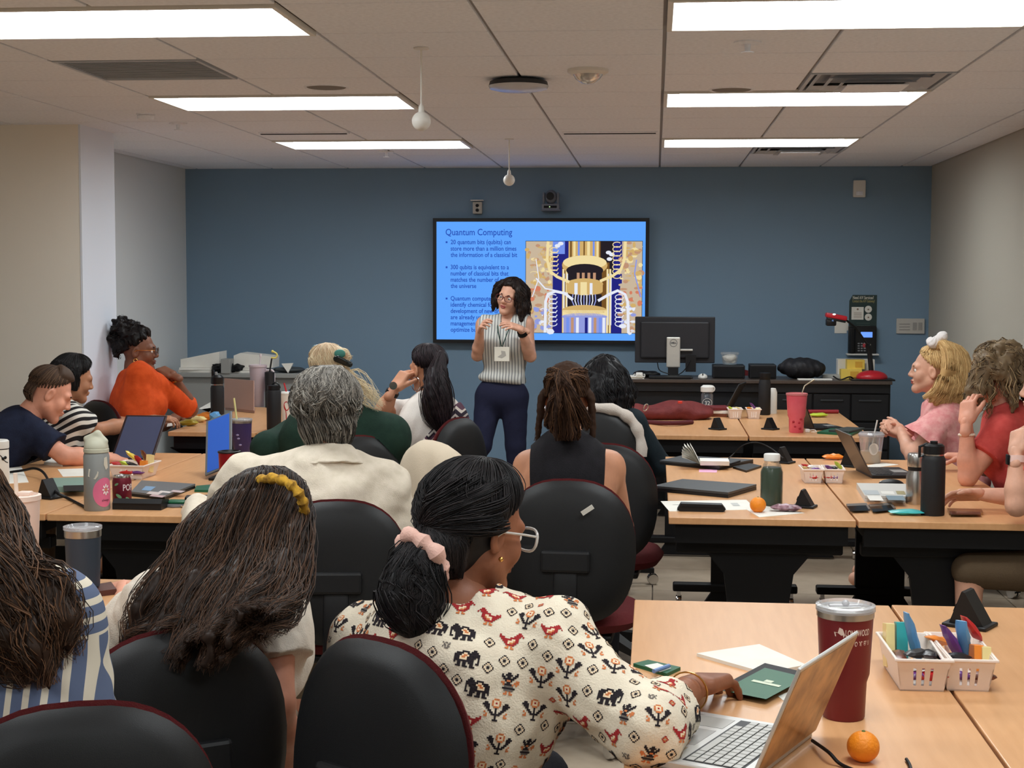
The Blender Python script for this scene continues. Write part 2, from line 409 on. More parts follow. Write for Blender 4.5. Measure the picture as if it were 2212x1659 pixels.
# ---------------------------------------------------------------- the screen
def slide():
    a, b, d = onY(943, 479, YW - .08), onY(1395, 480, YW - .08), onY(943, 733, YW - .08)
    x0, x1, z1, z0 = a[0], b[0], a[2], d[2]; Wd, Hd = x1 - x0, z1 - z0; y = YW - .08
    r = empty('wall_screen', ((x0 + x1) / 2, YW, z0), 'large wall-mounted flat screen showing a blue slide about quantum computing', 'screen')
    t = .028
    MB().box(((x0 + x1) / 2, YW - .05, (z0 + z1) / 2), (Wd + 2 * t, .056, Hd + 2 * t), bev=.004).build('housing', blackm, r, smooth=False)
    MB().box(((x0 + x1) / 2, YW - .011, (z0 + z1) / 2), (.5, .02, .4)).build('wall_mount', blackm, r, smooth=False)
    m = MB()
    for s in (-1, 1):
        m.box(((x0 + x1) / 2 + s * (Wd + t) / 2, y - .001, (z0 + z1) / 2), (t, .012, Hd + 2 * t)); m.box(((x0 + x1) / 2, y - .001, (z0 + z1) / 2 + s * (Hd + t) / 2), (Wd, .012, t))
    m.build('bezel', blackp, r, smooth=False)
    sc = MB().box(((x0 + x1) / 2, y + .001, (z0 + z1) / 2), (Wd, .003, Hd)).build('display', emat('slide_blue', (96, 166, 255), 1.0), r, smooth=False)
    ex, ez = A((1., 0, 0)), A((0, 0, 1.))
    def P(px, py, k): return A((x0 + (px - 943) / 452 * Wd, y - .001 - .0004 * k, z1 - (py - 479) / 254 * Hd))
    ink = emat('slide_ink', (44, 84, 190), .9); u = Wd / 452
    m = MB(); text_on(m, 'Quantum Computing', P(963, 508, 1), ex, ez, 20 * u, width=145 * u, bold=.0006); m.build('slide_title', ink, sc, smooth=False)
    lines = [(523, '20 quantum bits (qubits) can', 131), (537, 'store more than a million times', 143), (550.5, 'the information of a classical bit', 145),
             (577, '300 qubits is equivalent to a', 127), (590.5, 'number of classical bits that', 126), (604, 'matches the number of atoms in', 146), (617.5, 'the universe', 56),
             (644.5, 'Quantum computers can help', 138), (658, 'identify chemical formulas for', 140), (671.5, 'development of new drugs', 120), (685, 'are already used in traffic', 120), (698.5, 'management and to', 90), (712, 'optimize business', 85)]
    for py, s, wd in lines: m = MB(); text_on(m, s, P(974, py + 4, 1), ex, ez, 13.5 * u, width=wd * u, bold=.0007); m.build('text_line', ink, sc, smooth=False)
    for py in (523, 577, 644.5): MB().add([P(963, py - 2, 1), P(967, py - 2, 1), P(967, py + 2, 1), P(963, py + 2, 1)], [[0, 3, 2, 1]]).build('bullet', ink, sc, smooth=False)
    
    # picture of the gilded cryostat: flat print in layers
    E = [emat('pic_%d' % i, c, .95) for i, c in enumerate([(206, 186, 160), (38, 40, 130), (214, 178, 112), (246, 226, 168), (120, 84, 40), (236, 240, 252), (40, 34, 40), (196, 150, 120), (150, 160, 226), (120, 150, 240), (216, 130, 100)])]
    m = MB()
    def R(x0_, y0_, x1_, y1_, c, k): m.add([P(x0_, y0_, k), P(x0_, y1_, k), P(x1_, y1_, k), P(x1_, y0_, k)], [[0, 1, 2, 3]], c)
    def EL(cx, cy, rx, ry, c, k, n=24): m.add([P(cx + rx * math.cos(2 * math.pi * i / n), cy - ry * math.sin(2 * math.pi * i / n), k) for i in range(n)], [list(range(n))[::-1]], c)
    def ST_(pts, wd, c, k):
        pts = [A(p, float) for p in pts]; V = []; n = len(pts)
        for i, p in enumerate(pts):
            t = nrm(pts[min(i + 1, n - 1)] - pts[max(i - 1, 0)]); q = A((-t[1], t[0])) * wd / 2
            V += [P(*(p + q), k), P(*(p - q), k)]
        m.add(V, [[2 * i, 2 * i + 1, 2 * i + 3, 2 * i + 2] for i in range(n - 1)], c)
    R(1137, 520, 1389, 718, 6, 1); R(1138, 521, 1388, 717, 0, 2)
    R(1196, 521, 1232, 717, 1, 3); R(1290, 521, 1345, 717, 1, 3); R(1298, 521, 1326, 600, 6, 4)
    R(1196, 521, 1222, 548, 9, 4)
    rr = random.Random(3)
    for q in range(260):
        left = rr.random() < .5; cx = rr.uniform(1140, 1192) if left else rr.uniform(1342, 1386); cy = rr.uniform(523, 715)
        c = rr.choice([0, 0, 7, 3, 2, 2]) if cy < 620 else rr.choice([10, 10, 7, 0]) if cy < 655 else rr.choice([0, 5, 8, 7, 2])
        EL(cx, cy, rr.uniform(3, 9), rr.uniform(1.5, 7), c, 4 + (q % 3), 7)
    for x in (1206, 1213, 1316, 1323, 1318): EL(x, rr.uniform(525, 560), 6, 4, 5, 6, 12)
    # tower
    R(1230, 521, 1297, 560, 2, 7)
    for x, c, wd in ((1233, 4, 4), (1240, 3, 5), (1250, 9, 4), (1262, 4, 3), (1270, 3, 6), (1282, 9, 4), (1290, 3, 4), (1296, 4, 3)): R(x, 521, x + wd, 560, c, 8)
    R(1216, 566, 1318, 717, 4, 6)
    for x in (1217, 1224, 1312, 1318): R(x, 580, x + 4, 717, 3, 7); R(x + 3, 590, x + 5, 700, 5, 8)
    EL(1265, 572, 49, 22, 2, 8); EL(1265, 566, 47, 15, 3, 9); EL(1265, 583, 40, 14, 6, 10); R(1229, 585, 1302, 618, 6, 9)
    for x in (1248, 1259, 1271, 1283): R(x, 588, x + 6, 612, 7, 11)
    EL(1265, 612, 40, 12, 2, 12); R(1226, 612, 1304, 628, 2, 12); EL(1265, 628, 39, 8, 2, 12); R(1243, 610, 1250, 634, 5, 13); R(1276, 610, 1282, 634, 5, 13); R(1256, 608, 1270, 636, 3, 13)
    R(1228, 634, 1302, 668, 6, 11)
    for i in range(9): ST_([(1240 + i * 6, 634), (1238 + i * 6.4, 648), (1246 + i * 4.6, 666)], 2.2, 5 if i % 2 else 8, 13)
    EL(1265, 668, 48, 11, 2, 14); R(1217, 668, 1313, 680, 3, 14); EL(1265, 682, 49, 8, 8, 14); R(1220, 682, 1312, 717, 8, 13)
    for x, c in ((1226, 9), (1236, 7), (1247, 5), (1258, 8), (1266, 1), (1274, 5), (1285, 7), (1296, 9), (1304, 5)): R(x, 684, x + 6, 717, c, 15)
    # hoses and coils
    ST_([(1186, 521), (1184, 560), (1190, 585), (1206, 597), (1232, 608)], 6, 3, 16); ST_([(1352, 521), (1350, 560), (1342, 582), (1326, 594), (1298, 606)], 6, 3, 16)
    ST_([(1180, 717), (1181, 650), (1186, 634), (1202, 628), (1222, 632), (1240, 646)], 6, 5, 16); ST_([(1360, 717), (1358, 650), (1352, 634), (1336, 626), (1318, 634), (1294, 648)], 6, 5, 16)
    ST_([(1152, 640), (1166, 600), (1160, 560)], 2, 5, 16); ST_([(1386, 640), (1372, 590), (1376, 560)], 3, 8, 16); ST_([(1160, 600), (1180, 622), (1210, 628)], 3, 5, 16)
    for cx, y0_, n_ in ((1199, 540, 6), (1334, 528, 8), (1197, 640, 7), (1340, 640, 7)):
        for i in range(n_):
            cy = y0_ + i * 9.5; ST_([(cx + 9 * math.cos(a), cy + 5.5 * math.sin(a)) for a in np.linspace(0, 5.6, 14)], 1.8, 3 if y0_ < 600 else 5, 16)
    m.build('slide_picture', E, sc, smooth=False)
slide()

# ---------------------------------------------------------------- tables
wood = mat('wood_laminate', (216, 164, 116), .32, spec=.45, var=(208, 155, 107), vscale=3.5, stretch=(14, 1.2, 8), coat=.05)
edgem = mat('table_edge', (60, 44, 36), .5)
TZ = .74
def table(x0, x1, y0, y1, label):
    r = empty('folding_table', ((x0 + x1) / 2, (y0 + y1) / 2, 0), label, 'table', 'wood-topped training tables'); cx, cy = (x0 + x1) / 2, (y0 + y1) / 2
    MB().box((cx, cy, TZ - .0135), (x1 - x0, y1 - y0, .027), bev=.003).build('tabletop', wood, r, smooth=False)
    m = MB()
    for s in (-1, 1): m.box((cx, cy + s * ((y1 - y0) / 2 - .05), TZ - .065), (x1 - x0 - .05, .04, .076)); m.box((cx + s * ((x1 - x0) / 2 - .05), cy, TZ - .055), (.03, y1 - y0 - .14, .056))
    m.build('under_frame', blackm, r, smooth=False)
    for s in (-1, 1):
        yy = cy + s * ((y1 - y0) / 2 - .16)
        l = MB().box((cx, yy, TZ - .135), (x1 - x0 - .06, .06, .05), bev=.008)
        pr = [(-.30, 0), (.30, 0), (.2, -.05), (.135, -.13), (.12, -.24), (.12, -.56), (.16, -.62), (-.16, -.62), (-.12, -.56), (-.12, -.24), (-.135, -.13), (-.2, -.05)]
        l.prism(pr, (cx, yy - .02, TZ - .11), (1, 0, 0), (0, 0, 1), (0, 1, 0), .04)
        lo = l.build('leg', blackm, r, smooth=False)
        f = MB().box((cx, yy, .1), (.62, .07, .04), bev=.008)
        f.build('foot', blackm, lo, smooth=False)
        for q in (-1, 1):
            MB().lathe([(.0, -.014), (.026, -.014), (.03, -.008), (.03, .008), (.026, .014), (0, .014)], (cx + q * .28, yy, .03), R=roty(math.pi / 2), n=16).box((cx + q * .28, yy, .07), (.02, .03, .03)).build('caster', chrome, lo)
    return r
table(-.05, .66, 2.42, 4.24, 'wood-topped table nearest the camera holding the silver laptop and maroon tumbler')
table(.668, 1.378, 2.42, 4.25, 'wood-topped table in the lower right corner beyond the dark seam from the maroon tumbler')
table(.06, .765, 5.74, 7.72, 'wood-topped table with green juice bottle and closed laptop')
table(.773, 1.48, 5.73, 7.72, 'wood-topped table with black and steel bottles where people rest their elbows')
table(-.165, .545, 8.79, 10.62, 'wood-topped table under the maroon bag near the instructor desk')
table(.553, 1.262, 8.79, 10.62, 'wood-topped table with the pink tumbler before the instructor desk')
table(-2.325, -1.62, 5.55, 7.57, 'wood-topped table with grey bottle, soda can and stickered laptop')
table(-3.04, -2.333, 5.55, 7.57, 'wood-topped table at the left edge where the man in navy leans')
table(-2.325, -1.62, 8.62, 10.35, 'wood-topped table with paper cup and black bottles by the far left')
table(-2.86, -2.333, 8.62, 10.35, 'wood-topped table where the woman in orange rests her elbow')
table(-2.19, -1.475, 2.5, 4.36, 'wood-topped table at lower left carrying the dark blue tumbler')
table(-2.905, -2.198, 2.5, 4.36, 'wood-topped table in the lower left corner behind the striped shirt')

# ---------------------------------------------------------------- swivel chairs
maroon = mat('maroon_fabric', (92, 36, 36), .9, spec=.2, bump=.25, bscale=400, var=(90, 28, 32), vscale=80)
shellm = mat('chair_shell', (22, 22, 23), .46, spec=.35, bump=.12, bscale=700)
creamf = mat('cream_fabric', (222, 206, 182), .9, bump=.2, bscale=300)
def pillow(hw, hh, n, front, back, curve=0., nr=7, na=40, edge=4., squash=None):
    """rounded cushion: outline a superellipse in (x, z), bulging front (+y) and back (-y)"""
    V = []; F = []
    def pt(s, a, side):
        c, sn = math.cos(a), math.sin(a); x = hw * s * abs(c) ** (2 / n) * (1 if c >= 0 else -1); z = hh * s * abs(sn) ** (2 / n) * (1 if sn >= 0 else -1)
        if squash: x *= squash(z / hh)
        t = (1 - s ** edge) ** .5 if s < 1 else 0
        return A((x, (front if side > 0 else -back) * t + curve * x * x, z))
    for side in (1, -1):
        base = len(V); V.append(pt(0, 0, side))
        for i in range(1, nr + 1):
            s = (i / nr) ** .6
            for j in range(na): V.append(pt(s, 2 * math.pi * j / na, side))
        for j in range(na):
            j2 = (j + 1) % na; f = [base, base + 1 + j, base + 1 + j2]; F.append(f[::-1] if side > 0 else f)
            for i in range(nr - 1):
                a = base + 1 + i * na; f = [a + j, a + na + j, a + na + j2, a + j2]; F.append(f[::-1] if side > 0 else f)
    return V, F
def chair_proto(cover=None):
    r = empty('swivel_chair', (0, 0, 0))
    sq = lambda z: 1 - .10 * max(0, z) ** 2 - .05 * max(0, -z)
    tilt = rotx(-.12)
    def put(V, off, R=np.eye(3)): return [R @ A(v) + A(off) for v in V]
    bo = (0, -.235, .715)
    V, F = pillow(.235, .245, 2.7, .008, .042, .55, squash=sq); MB().add(put(V, bo, tilt), F).build('backrest_shell', cover or shellm, r, angle=60)
    V, F = pillow(.234, .248, 2.7, .055, .004, .55, squash=sq); MB().add(put(V, A(bo) + A((0, .014, .003)), tilt), F).build('backrest_cushion', cover or maroon, r, angle=70)
    m = MB(); m.box(tilt @ A((0, -.045, -.03)) + A(bo), (.17, .035, .075), R=tilt, bev=.01); m.build('bracket', blackp, r, smooth=False)
    m = MB(); m.box((0, -.285, .55), (.085, .03, .28), R=rotx(-.1), bev=.01); m.tube([(0, -.285, .42), (0, -.25, .385), (0, -.12, .375)], .03, 8); m.build('back_post', blackp, r, angle=40)
    V, F = pillow(.245, .235, 3., .04, .05, edge=6.); Rs = rotx(math.pi / 2)
    MB().add([A((v[0], v[2] + .02, .455 + (v[1] if v[1] > 0 else v[1] * .9))) for v in V], F[::1]).build('seat_cushion', maroon, r, angle=70)
    MB().box((0, 0, .395), (.3, .3, .03), bev=.01).build('seat_plate', blackp, r, smooth=False)
    MB().lathe([(.05, .385), (.035, .375), (.028, .37), (.028, .25), (.035, .25), (.035, .12), (.05, .1), (.05, .07), (0, .07)], n=20).build('gas_column', blackp, r, angle=40)
    m = MB(); wh = []
    for k in range(5):
        a = 2 * math.pi * k / 5 + .3; d = A((math.cos(a), math.sin(a), 0)); s = A((-d[1], d[0], 0))
        V = [d * .03 + s * w_ + A((0, 0, z)) for w_ in (-.03, .03) for z in (.075, .125)] + [d * .29 + s * w_ + A((0, 0, z)) for w_ in (-.018, .018) for z in (.062, .088)]
        m.add(V, [[0, 1, 3, 2], [4, 6, 7, 5], [0, 4, 5, 1], [2, 3, 7, 6], [1, 5, 7, 3], [0, 2, 6, 4]]); wh.append((d, s))
    b = m.build('star_base', blackp, r, smooth=False)
    for d, s in wh:
        R_ = A([s, d, (0, 0, 1)]).T @ roty(math.pi / 2)
        w_ = MB()
        for q in (-.016, .016): w_.lathe([(0, -.01), (.027, -.01), (.03, 0), (.027, .01), (0, .01)], d * .285 + s * q + A((0, 0, .03)), R=R_, n=14)
        w_.tube([d * .285 + A((0, 0, .03)), d * .285 + A((0, 0, .07))], .008); w_.build('caster', chrome, b)
    return r
CH = chair_proto(); CHfirst = [True]
def chair(x, y, yaw, label):
    """yaw in degrees: 0 faces the blue wall, + turns left"""
    o = CH if CHfirst[0] else copy_tree(CH); CHfirst[0] = False
    o.location = (x, y, 0); o.rotation_euler = (0, 0, math.radians(yaw)); ORG[o] = A((x, y, 0.))
    tag(o, label, 'chair', 'maroon and black swivel chairs'); return o
# ---------------------------------------------------------------- soft-body modelling: blended primitives turned into one continuous surface
def _cone(P, a, b, ra, rb, flat=None, cap=0):
    a, b = A(a, float), A(b, float); ab = b - a; L2 = max(np.dot(ab, ab), 1e-9)
    q = P - a; t = np.clip((q @ ab) / L2, 0, 1); v = q - t[..., None] * ab; r = ra + (rb - ra) * t
    if flat is not None:
        n, k = nrm(flat[0]), flat[1]; v = v + (v @ n)[..., None] * n * (1 / k - 1)
    d = np.linalg.norm(v, axis=-1) - r
    u = ab / math.sqrt(L2)
    if cap & 1: d = np.maximum(d, -(q @ u))
    if cap & 2: d = np.maximum(d, (P - b) @ u)
    return d
def _ell(P, c, r, R):
    q = (P - A(c)) @ R; r = A(r, float); k0 = np.linalg.norm(q / r, axis=-1); k1 = np.linalg.norm(q / (r * r), axis=-1)
    return k0 * (k0 - 1) / np.maximum(k1, 1e-9)
def _box(P, c, h, R, rd):
    q = np.abs((P - A(c)) @ R) - (A(h, float) - rd); return np.linalg.norm(np.maximum(q, 0), axis=-1) + np.minimum(q.max(-1), 0) - rd
class SDF:
    def __init__(s): s.ops = []; s.post = None
    def cone(s, a, b, ra, rb, k=.03, flat=None, cap=0, op='u'):
        a, b = A(a, float), A(b, float); r = max(ra, rb) * (max(1, flat[1]) if flat is not None else 1)
        s.ops.append((op, k, np.minimum(a, b) - r, np.maximum(a, b) + r, lambda P: _cone(P, a, b, ra, rb, flat, cap))); return s
    def chain(s, pts, rad, k=.02, **kw):
        for i in range(len(pts) - 1): s.cone(pts[i], pts[i + 1], rad[i], rad[i + 1], k if i else kw.get('k0', k))
        return s
    def ell(s, c, r, R=np.eye(3), k=.03, op='u'):
        c = A(c, float); e = np.abs(R) @ A(r, float); s.ops.append((op, k, c - e, c + e, lambda P: _ell(P, c, r, R))); return s
    def box(s, c, h, R=np.eye(3), rd=.01, k=.02, op='u'):
        c = A(c, float); e = np.abs(R) @ A(h, float); s.ops.append((op, k, c - e, c + e, lambda P: _box(P, c, h, R, rd))); return s
    def cut(s, p, n, k=.004):
        """remove what lies beyond the plane at p with outward normal n"""
        p, n = A(p, float), nrm(n); s.ops.append(('p', k, None, None, lambda P: (P - p) @ n)); return s
    def mesh(s, vox, noise=None):
        lo = np.min([o[2] for o in s.ops if o[0] == 'u'], 0) - 3 * vox - .01; hi = np.max([o[3] for o in s.ops if o[0] == 'u'], 0) + 3 * vox + .01
        n = np.ceil((hi - lo) / vox).astype(int) + 1; G = np.full(n, 1., np.float32)
        ax = [lo[i] + vox * np.arange(n[i]) for i in range(3)]
        for op, k, a, b, f in s.ops:
            if a is None: i0 = np.zeros(3, int); i1 = n
            else:
                mg = k + 3 * vox; i0 = np.maximum(np.floor((a - mg - lo) / vox).astype(int), 0); i1 = np.minimum(np.ceil((b + mg - lo) / vox).astype(int) + 1, n)
                if (i1 <= i0).any(): continue
            P = np.stack(np.meshgrid(*[ax[i][i0[i]:i1[i]] for i in range(3)], indexing='ij'), -1); d = f(P)
            S = tuple(slice(i0[i], i1[i]) for i in range(3)); g = G[S]
            if op == 'u': h = np.maximum(k - np.abs(g - d), 0) / k; G[S] = np.minimum(g, d) - h * h * k * .25
            elif op == 's': h = np.maximum(k - np.abs(g + d), 0) / k; G[S] = np.maximum(g, -d) + h * h * k * .25
            else: h = np.maximum(k - np.abs(g - d), 0) / k; G[S] = np.maximum(g, d) + h * h * k * .25
        if noise:
            P = np.stack(np.meshgrid(*ax, indexing='ij'), -1); G = G + noise(P)
        return nets(G, lo, vox)
def both(*fs): return lambda P: sum(f(P) for f in fs)
def wrinkle(amp, fr, seed=0, stretch=(1, 1, 1)):
    r = np.random.default_rng(seed); Ds = r.normal(size=(5, 3)) * A(stretch); ph = r.uniform(0, 6.28, 5); W = r.normal(size=(3, 3))
    def f(P):
        q = P * fr; w_ = np.sin(q @ W.T * .7) * .9; q = q + w_; o = 0
        for i in range(5): o = o + np.sin(q @ Ds[i] + ph[i])
        return (amp * o / 2.5).astype(np.float32)
    return f
def nets(G, lo, vox):
    n = A(G.shape); ins = G < 0; c = np.zeros(n - 1, np.int8)
    offs = [(i, j, k) for i in (0, 1) for j in (0, 1) for k in (0, 1)]
    for o in offs: c += ins[o[0]:n[0] - 1 + o[0], o[1]:n[1] - 1 + o[1], o[2]:n[2] - 1 + o[2]]
    act = (c > 0) & (c < 8); I = np.argwhere(act); idx = np.full(n - 1, -1, np.int32); idx[act] = np.arange(len(I))
    val = {o: G[I[:, 0] + o[0], I[:, 1] + o[1], I[:, 2] + o[2]] for o in offs}
    acc = np.zeros((len(I), 3)); cnt = np.zeros(len(I))
    for o in offs:
        for ax in range(3):
            if o[ax]: continue
            o2 = list(o); o2[ax] = 1; a, b = val[o], val[tuple(o2)]; m = (a < 0) != (b < 0)
            t = np.where(m, a / np.where(m, a - b, 1), 0); p = np.tile(A(o, float), (len(I), 1)); p[:, ax] = t
            acc += p * m[:, None]; cnt += m
    V = lo + vox * (I + acc / cnt[:, None]); Q = []
    for ax in range(3):
        a1, a2 = (ax + 1) % 3, (ax + 2) % 3
        s0 = [slice(None)] * 3; s1 = [slice(None)] * 3; s0[ax] = slice(0, -1); s1[ax] = slice(1, None)
        ch = ins[tuple(s0)] != ins[tuple(s1)]; E = np.argwhere(ch)
        ok = (E[:, a1] > 0) & (E[:, a2] > 0) & (E[:, a1] < n[a1] - 1) & (E[:, a2] < n[a2] - 1); E = E[ok]
        u1 = np.zeros(3, int); u1[a1] = 1; u2 = np.zeros(3, int); u2[a2] = 1
        g = lambda e: idx[e[:, 0], e[:, 1], e[:, 2]]
        q = np.stack([g(E - u1 - u2), g(E - u2), g(E), g(E - u1)], 1); fl = ~ins[E[:, 0], E[:, 1], E[:, 2]]; q[fl] = q[fl][:, ::-1]; Q.append(q)
    Q = np.concatenate(Q) if Q else np.zeros((0, 4), int); Q = Q[(Q >= 0).all(1)]
    return V, Q
def joinmesh(parts):
    V = []; Q = []; n = 0
    for v, q in parts: V.append(v); Q.append(q + n); n += len(v)
    return np.concatenate(V), np.concatenate(Q)

def frame(yaw=0., pitch=0., roll=0.):
    """columns: right, forward, up; yaw 0 looks at the blue wall, + turns left; pitch + looks down; roll + tips to the right (degrees)"""
    y, p, r = map(math.radians, (yaw, pitch, roll)); return rotz(y) @ rotx(-p) @ roty(r)

# ---------------------------------------------------------------- hair
def tubes(polys, radii, n=4, tones=None):
    """many tapered strands at once; polys (S, K, 3), radii (S, K)"""
    P = np.asarray(polys, float); S, K, _ = P.shape; T = np.gradient(P, axis=1); T /= np.linalg.norm(T, axis=-1, keepdims=True) + 1e-9
    ref = np.where(np.abs(T[..., 2:3]) > .85, A((1., 0, 0)), A((0, 0, 1.))); B1 = np.cross(T, ref); B1 /= np.linalg.norm(B1, axis=-1, keepdims=True) + 1e-9; B2 = np.cross(T, B1)
    th = 2 * np.pi * np.arange(n) / n; R = np.asarray(radii)[..., None, None]
    V = P[:, :, None, :] + R * (np.cos(th)[None, None, :, None] * B1[:, :, None, :] + np.sin(th)[None, None, :, None] * B2[:, :, None, :])
    V = V.reshape(-1, 3); s = np.arange(S)[:, None, None] * K * n; k = np.arange(K - 1)[None, :, None] * n; j = np.arange(n)[None, None, :]; j2 = (j + 1) % n
    Q = np.stack([s + k + j, s + k + n + j, s + k + n + j2, s + k + j2], -1).reshape(-1, 4)
    tn = np.repeat((np.asarray(tones)[:, None] * np.linspace(.6, 1.5, K)[None, :]).clip(0, 1).ravel(), n)
    return V, Q, tn
def spline(pts, n):
    """smooth curve through points (Catmull-Rom), n samples"""
    P = np.asarray(pts, float); P = np.vstack([2 * P[0] - P[1], P, 2 * P[-1] - P[-2]]); m = len(P) - 3
    t = np.linspace(0, m - 1e-6, n); i = t.astype(int); f = (t - i)[:, None]; p0, p1, p2, p3 = P[i], P[i + 1], P[i + 2], P[i + 3]
    return .5 * (2 * p1 + (p2 - p0) * f + (2 * p0 - 5 * p1 + 4 * p2 - p3) * f ** 2 + (3 * p1 - p0 - 3 * p2 + p3) * f ** 3)
def lock_strands(lock, rad, per, seed=0, wave=.0, wfreq=6., r0=.0016, K=14, flare=1., fly=.1):
    """strands riding on a lock (polyline + radii)"""
    r = np.random.default_rng(seed); C = spline(lock, K); R = np.interp(np.linspace(0, 1, K), np.linspace(0, 1, len(rad)), rad)
    T = np.gradient(C, axis=0); T /= np.linalg.norm(T, axis=1, keepdims=True) + 1e-9
    b1 = np.cross(T, A((.3, .2, 1.))); b1 /= np.linalg.norm(b1, axis=1, keepdims=True) + 1e-9; b2 = np.cross(T, b1)
    out = []; tt = np.linspace(0, 1, K)
    for i in range(per):
        th = r.uniform(0, 6.28); q = r.uniform(.9, 1.2) * (1 + (r.random() < fly) * r.uniform(0, .5) * tt * flare)
        ph, f2 = r.uniform(0, 6.28), wfreq * r.uniform(.7, 1.3)
        a = th + wave * 25 * np.sin(f2 * tt + ph) * .6
        p = C + (R * q)[:, None] * (np.cos(a)[:, None] * b1 + np.sin(a)[:, None] * b2) + wave * (tt ** .7)[:, None] * (np.sin(f2 * 2 * tt + ph)[:, None] * b1 + np.cos(f2 * 1.7 * tt + ph)[:, None] * b2)
        out.append(p)
    return np.array(out), np.outer(np.ones(per), r0 * np.interp(tt, [0, .1, .7, 1], [.8, 1, 1, .25]))
class Hair:
    """locks give the volume (one blended surface) and carry strands"""
    def __init__(s, seed=0): s.sdf = SDF(); s.st = []; s.n = 0; s.seed = seed; s.r = np.random.default_rng(seed)
    def lock(s, pts, rad, per=14, wave=0., wfreq=6., r0=.0016, solid=True, k=.015, tone=None, fly=.1, K=14):
        s.n += 1
        if solid:
            C = spline(pts, max(len(pts) * 2, 6)); R = (.72 if per > 30 else .8) * np.interp(np.linspace(0, 1, len(C)), np.linspace(0, 1, len(rad)), rad); s.sdf.chain(C, R, k)
        if per:
            p, r = lock_strands(pts, rad, per, s.seed * 1000 + s.n, wave, wfreq, r0, K, fly=fly)
            s.st.append((p, r, np.clip((s.r.random(per) ** 1.6 if tone is None else np.clip(s.r.normal(tone, .18, per), 0, 1)), 0, 1)))
    def build(s, parent, mat_, vox=.008, noise=None, name='hair', base_tone=.15, push=False):
        V, Q = s.sdf.mesh(vox, noise); T = np.full(len(V), base_tone)
        if push:                                   # bring buried strands up to the surface
            bv = BVHTree.FromPolygons(V.tolist(), Q.tolist())
            for p, r, _ in s.st:
                f = p.reshape(-1, 3); rr = r.reshape(-1)
                for i in range(len(f)):
                    loc, n, _, d = bv.find_nearest(Vector(f[i]))
                    if loc is not None and (Vector(f[i]) - loc).dot(n) < rr[i] * .4: f[i] = A(loc) + A(n) * rr[i] * (.3 + .5 * ((i * 7) % 5) / 5)
        parts = [(V, Q)]; tn = [T]
        for p, r, t in s.st: v, q, x = tubes(p, r, 4, t); parts.append((v, q)); tn.append(x)
        V, Q = joinmesh(parts); o = mk(name, V, Q, mat_, parent, smooth=True); at = o.data.attributes.new('tone', 'FLOAT', 'POINT'); at.data.foreach_set('value', np.concatenate(tn).astype(np.float32))
        return o

# ---------------------------------------------------------------- people
def skin(name, c, var=None): return mat(name, c, .5, spec=.35, var=var or tuple(int(x * .9) for x in c), vscale=14, bump=.05, bscale=160)
lipm = {}
def head_prims(F, c, R, s=1., jaw=1., cheek=1.):
    T = lambda x, y, z: c + R @ (A((x, y, z)) * s)
    F.ell(T(0, -.016, .034), A((.073, .092, .08)) * s, R, .02); F.ell(T(0, .02, -.028), A((.060, .068, .084)) * s, R, .03)
    for q in (-1, 1):
        F.cone(T(.046 * q * jaw, .0, -.055), T(.012 * q, .062, -.098), .024 * s, .019 * s, .025)
        F.ell(T(.038 * q, .056, -.03), A((.026, .022, .028)) * s * cheek, R, .02)
        F.cone(T(.01 * q, .078, .02), T(.042 * q, .068, .018), .013 * s, .011 * s, .018)
        F.ell(T(.031 * q, .095, -.003), A((.016, .012, .009)) * s, R, .012, op='s')
        F.ell(T(.0755 * q, -.006, -.008), A((.009, .02, .032)) * s, R @ rotz(.35 * q) @ rotx(-.15), .008); F.ell(T(.083 * q, -.002, -.006), A((.006, .01, .018)) * s, R, .006, op='s')
    F.ell(T(0, .071, -.1), A((.019, .016, .016)) * s, R, .02)
    F.cone(T(0, .083, .008), T(0, .1, -.026), .0085 * s, .012 * s, .014)
    for q in (-1, 1): F.ell(T(.012 * q, .092, -.031), A((.009, .01, .008)) * s, R, .008)
    F.ell(T(0, .0865, -.058), A((.024, .012, .0065)) * s, R, .006); F.ell(T(0, .084, -.068), A((.02, .012, .0075)) * s, R, .006); F.ell(T(0, .1, -.0625), A((.022, .012, .0018)) * s, R, .004, op='s')
    return T
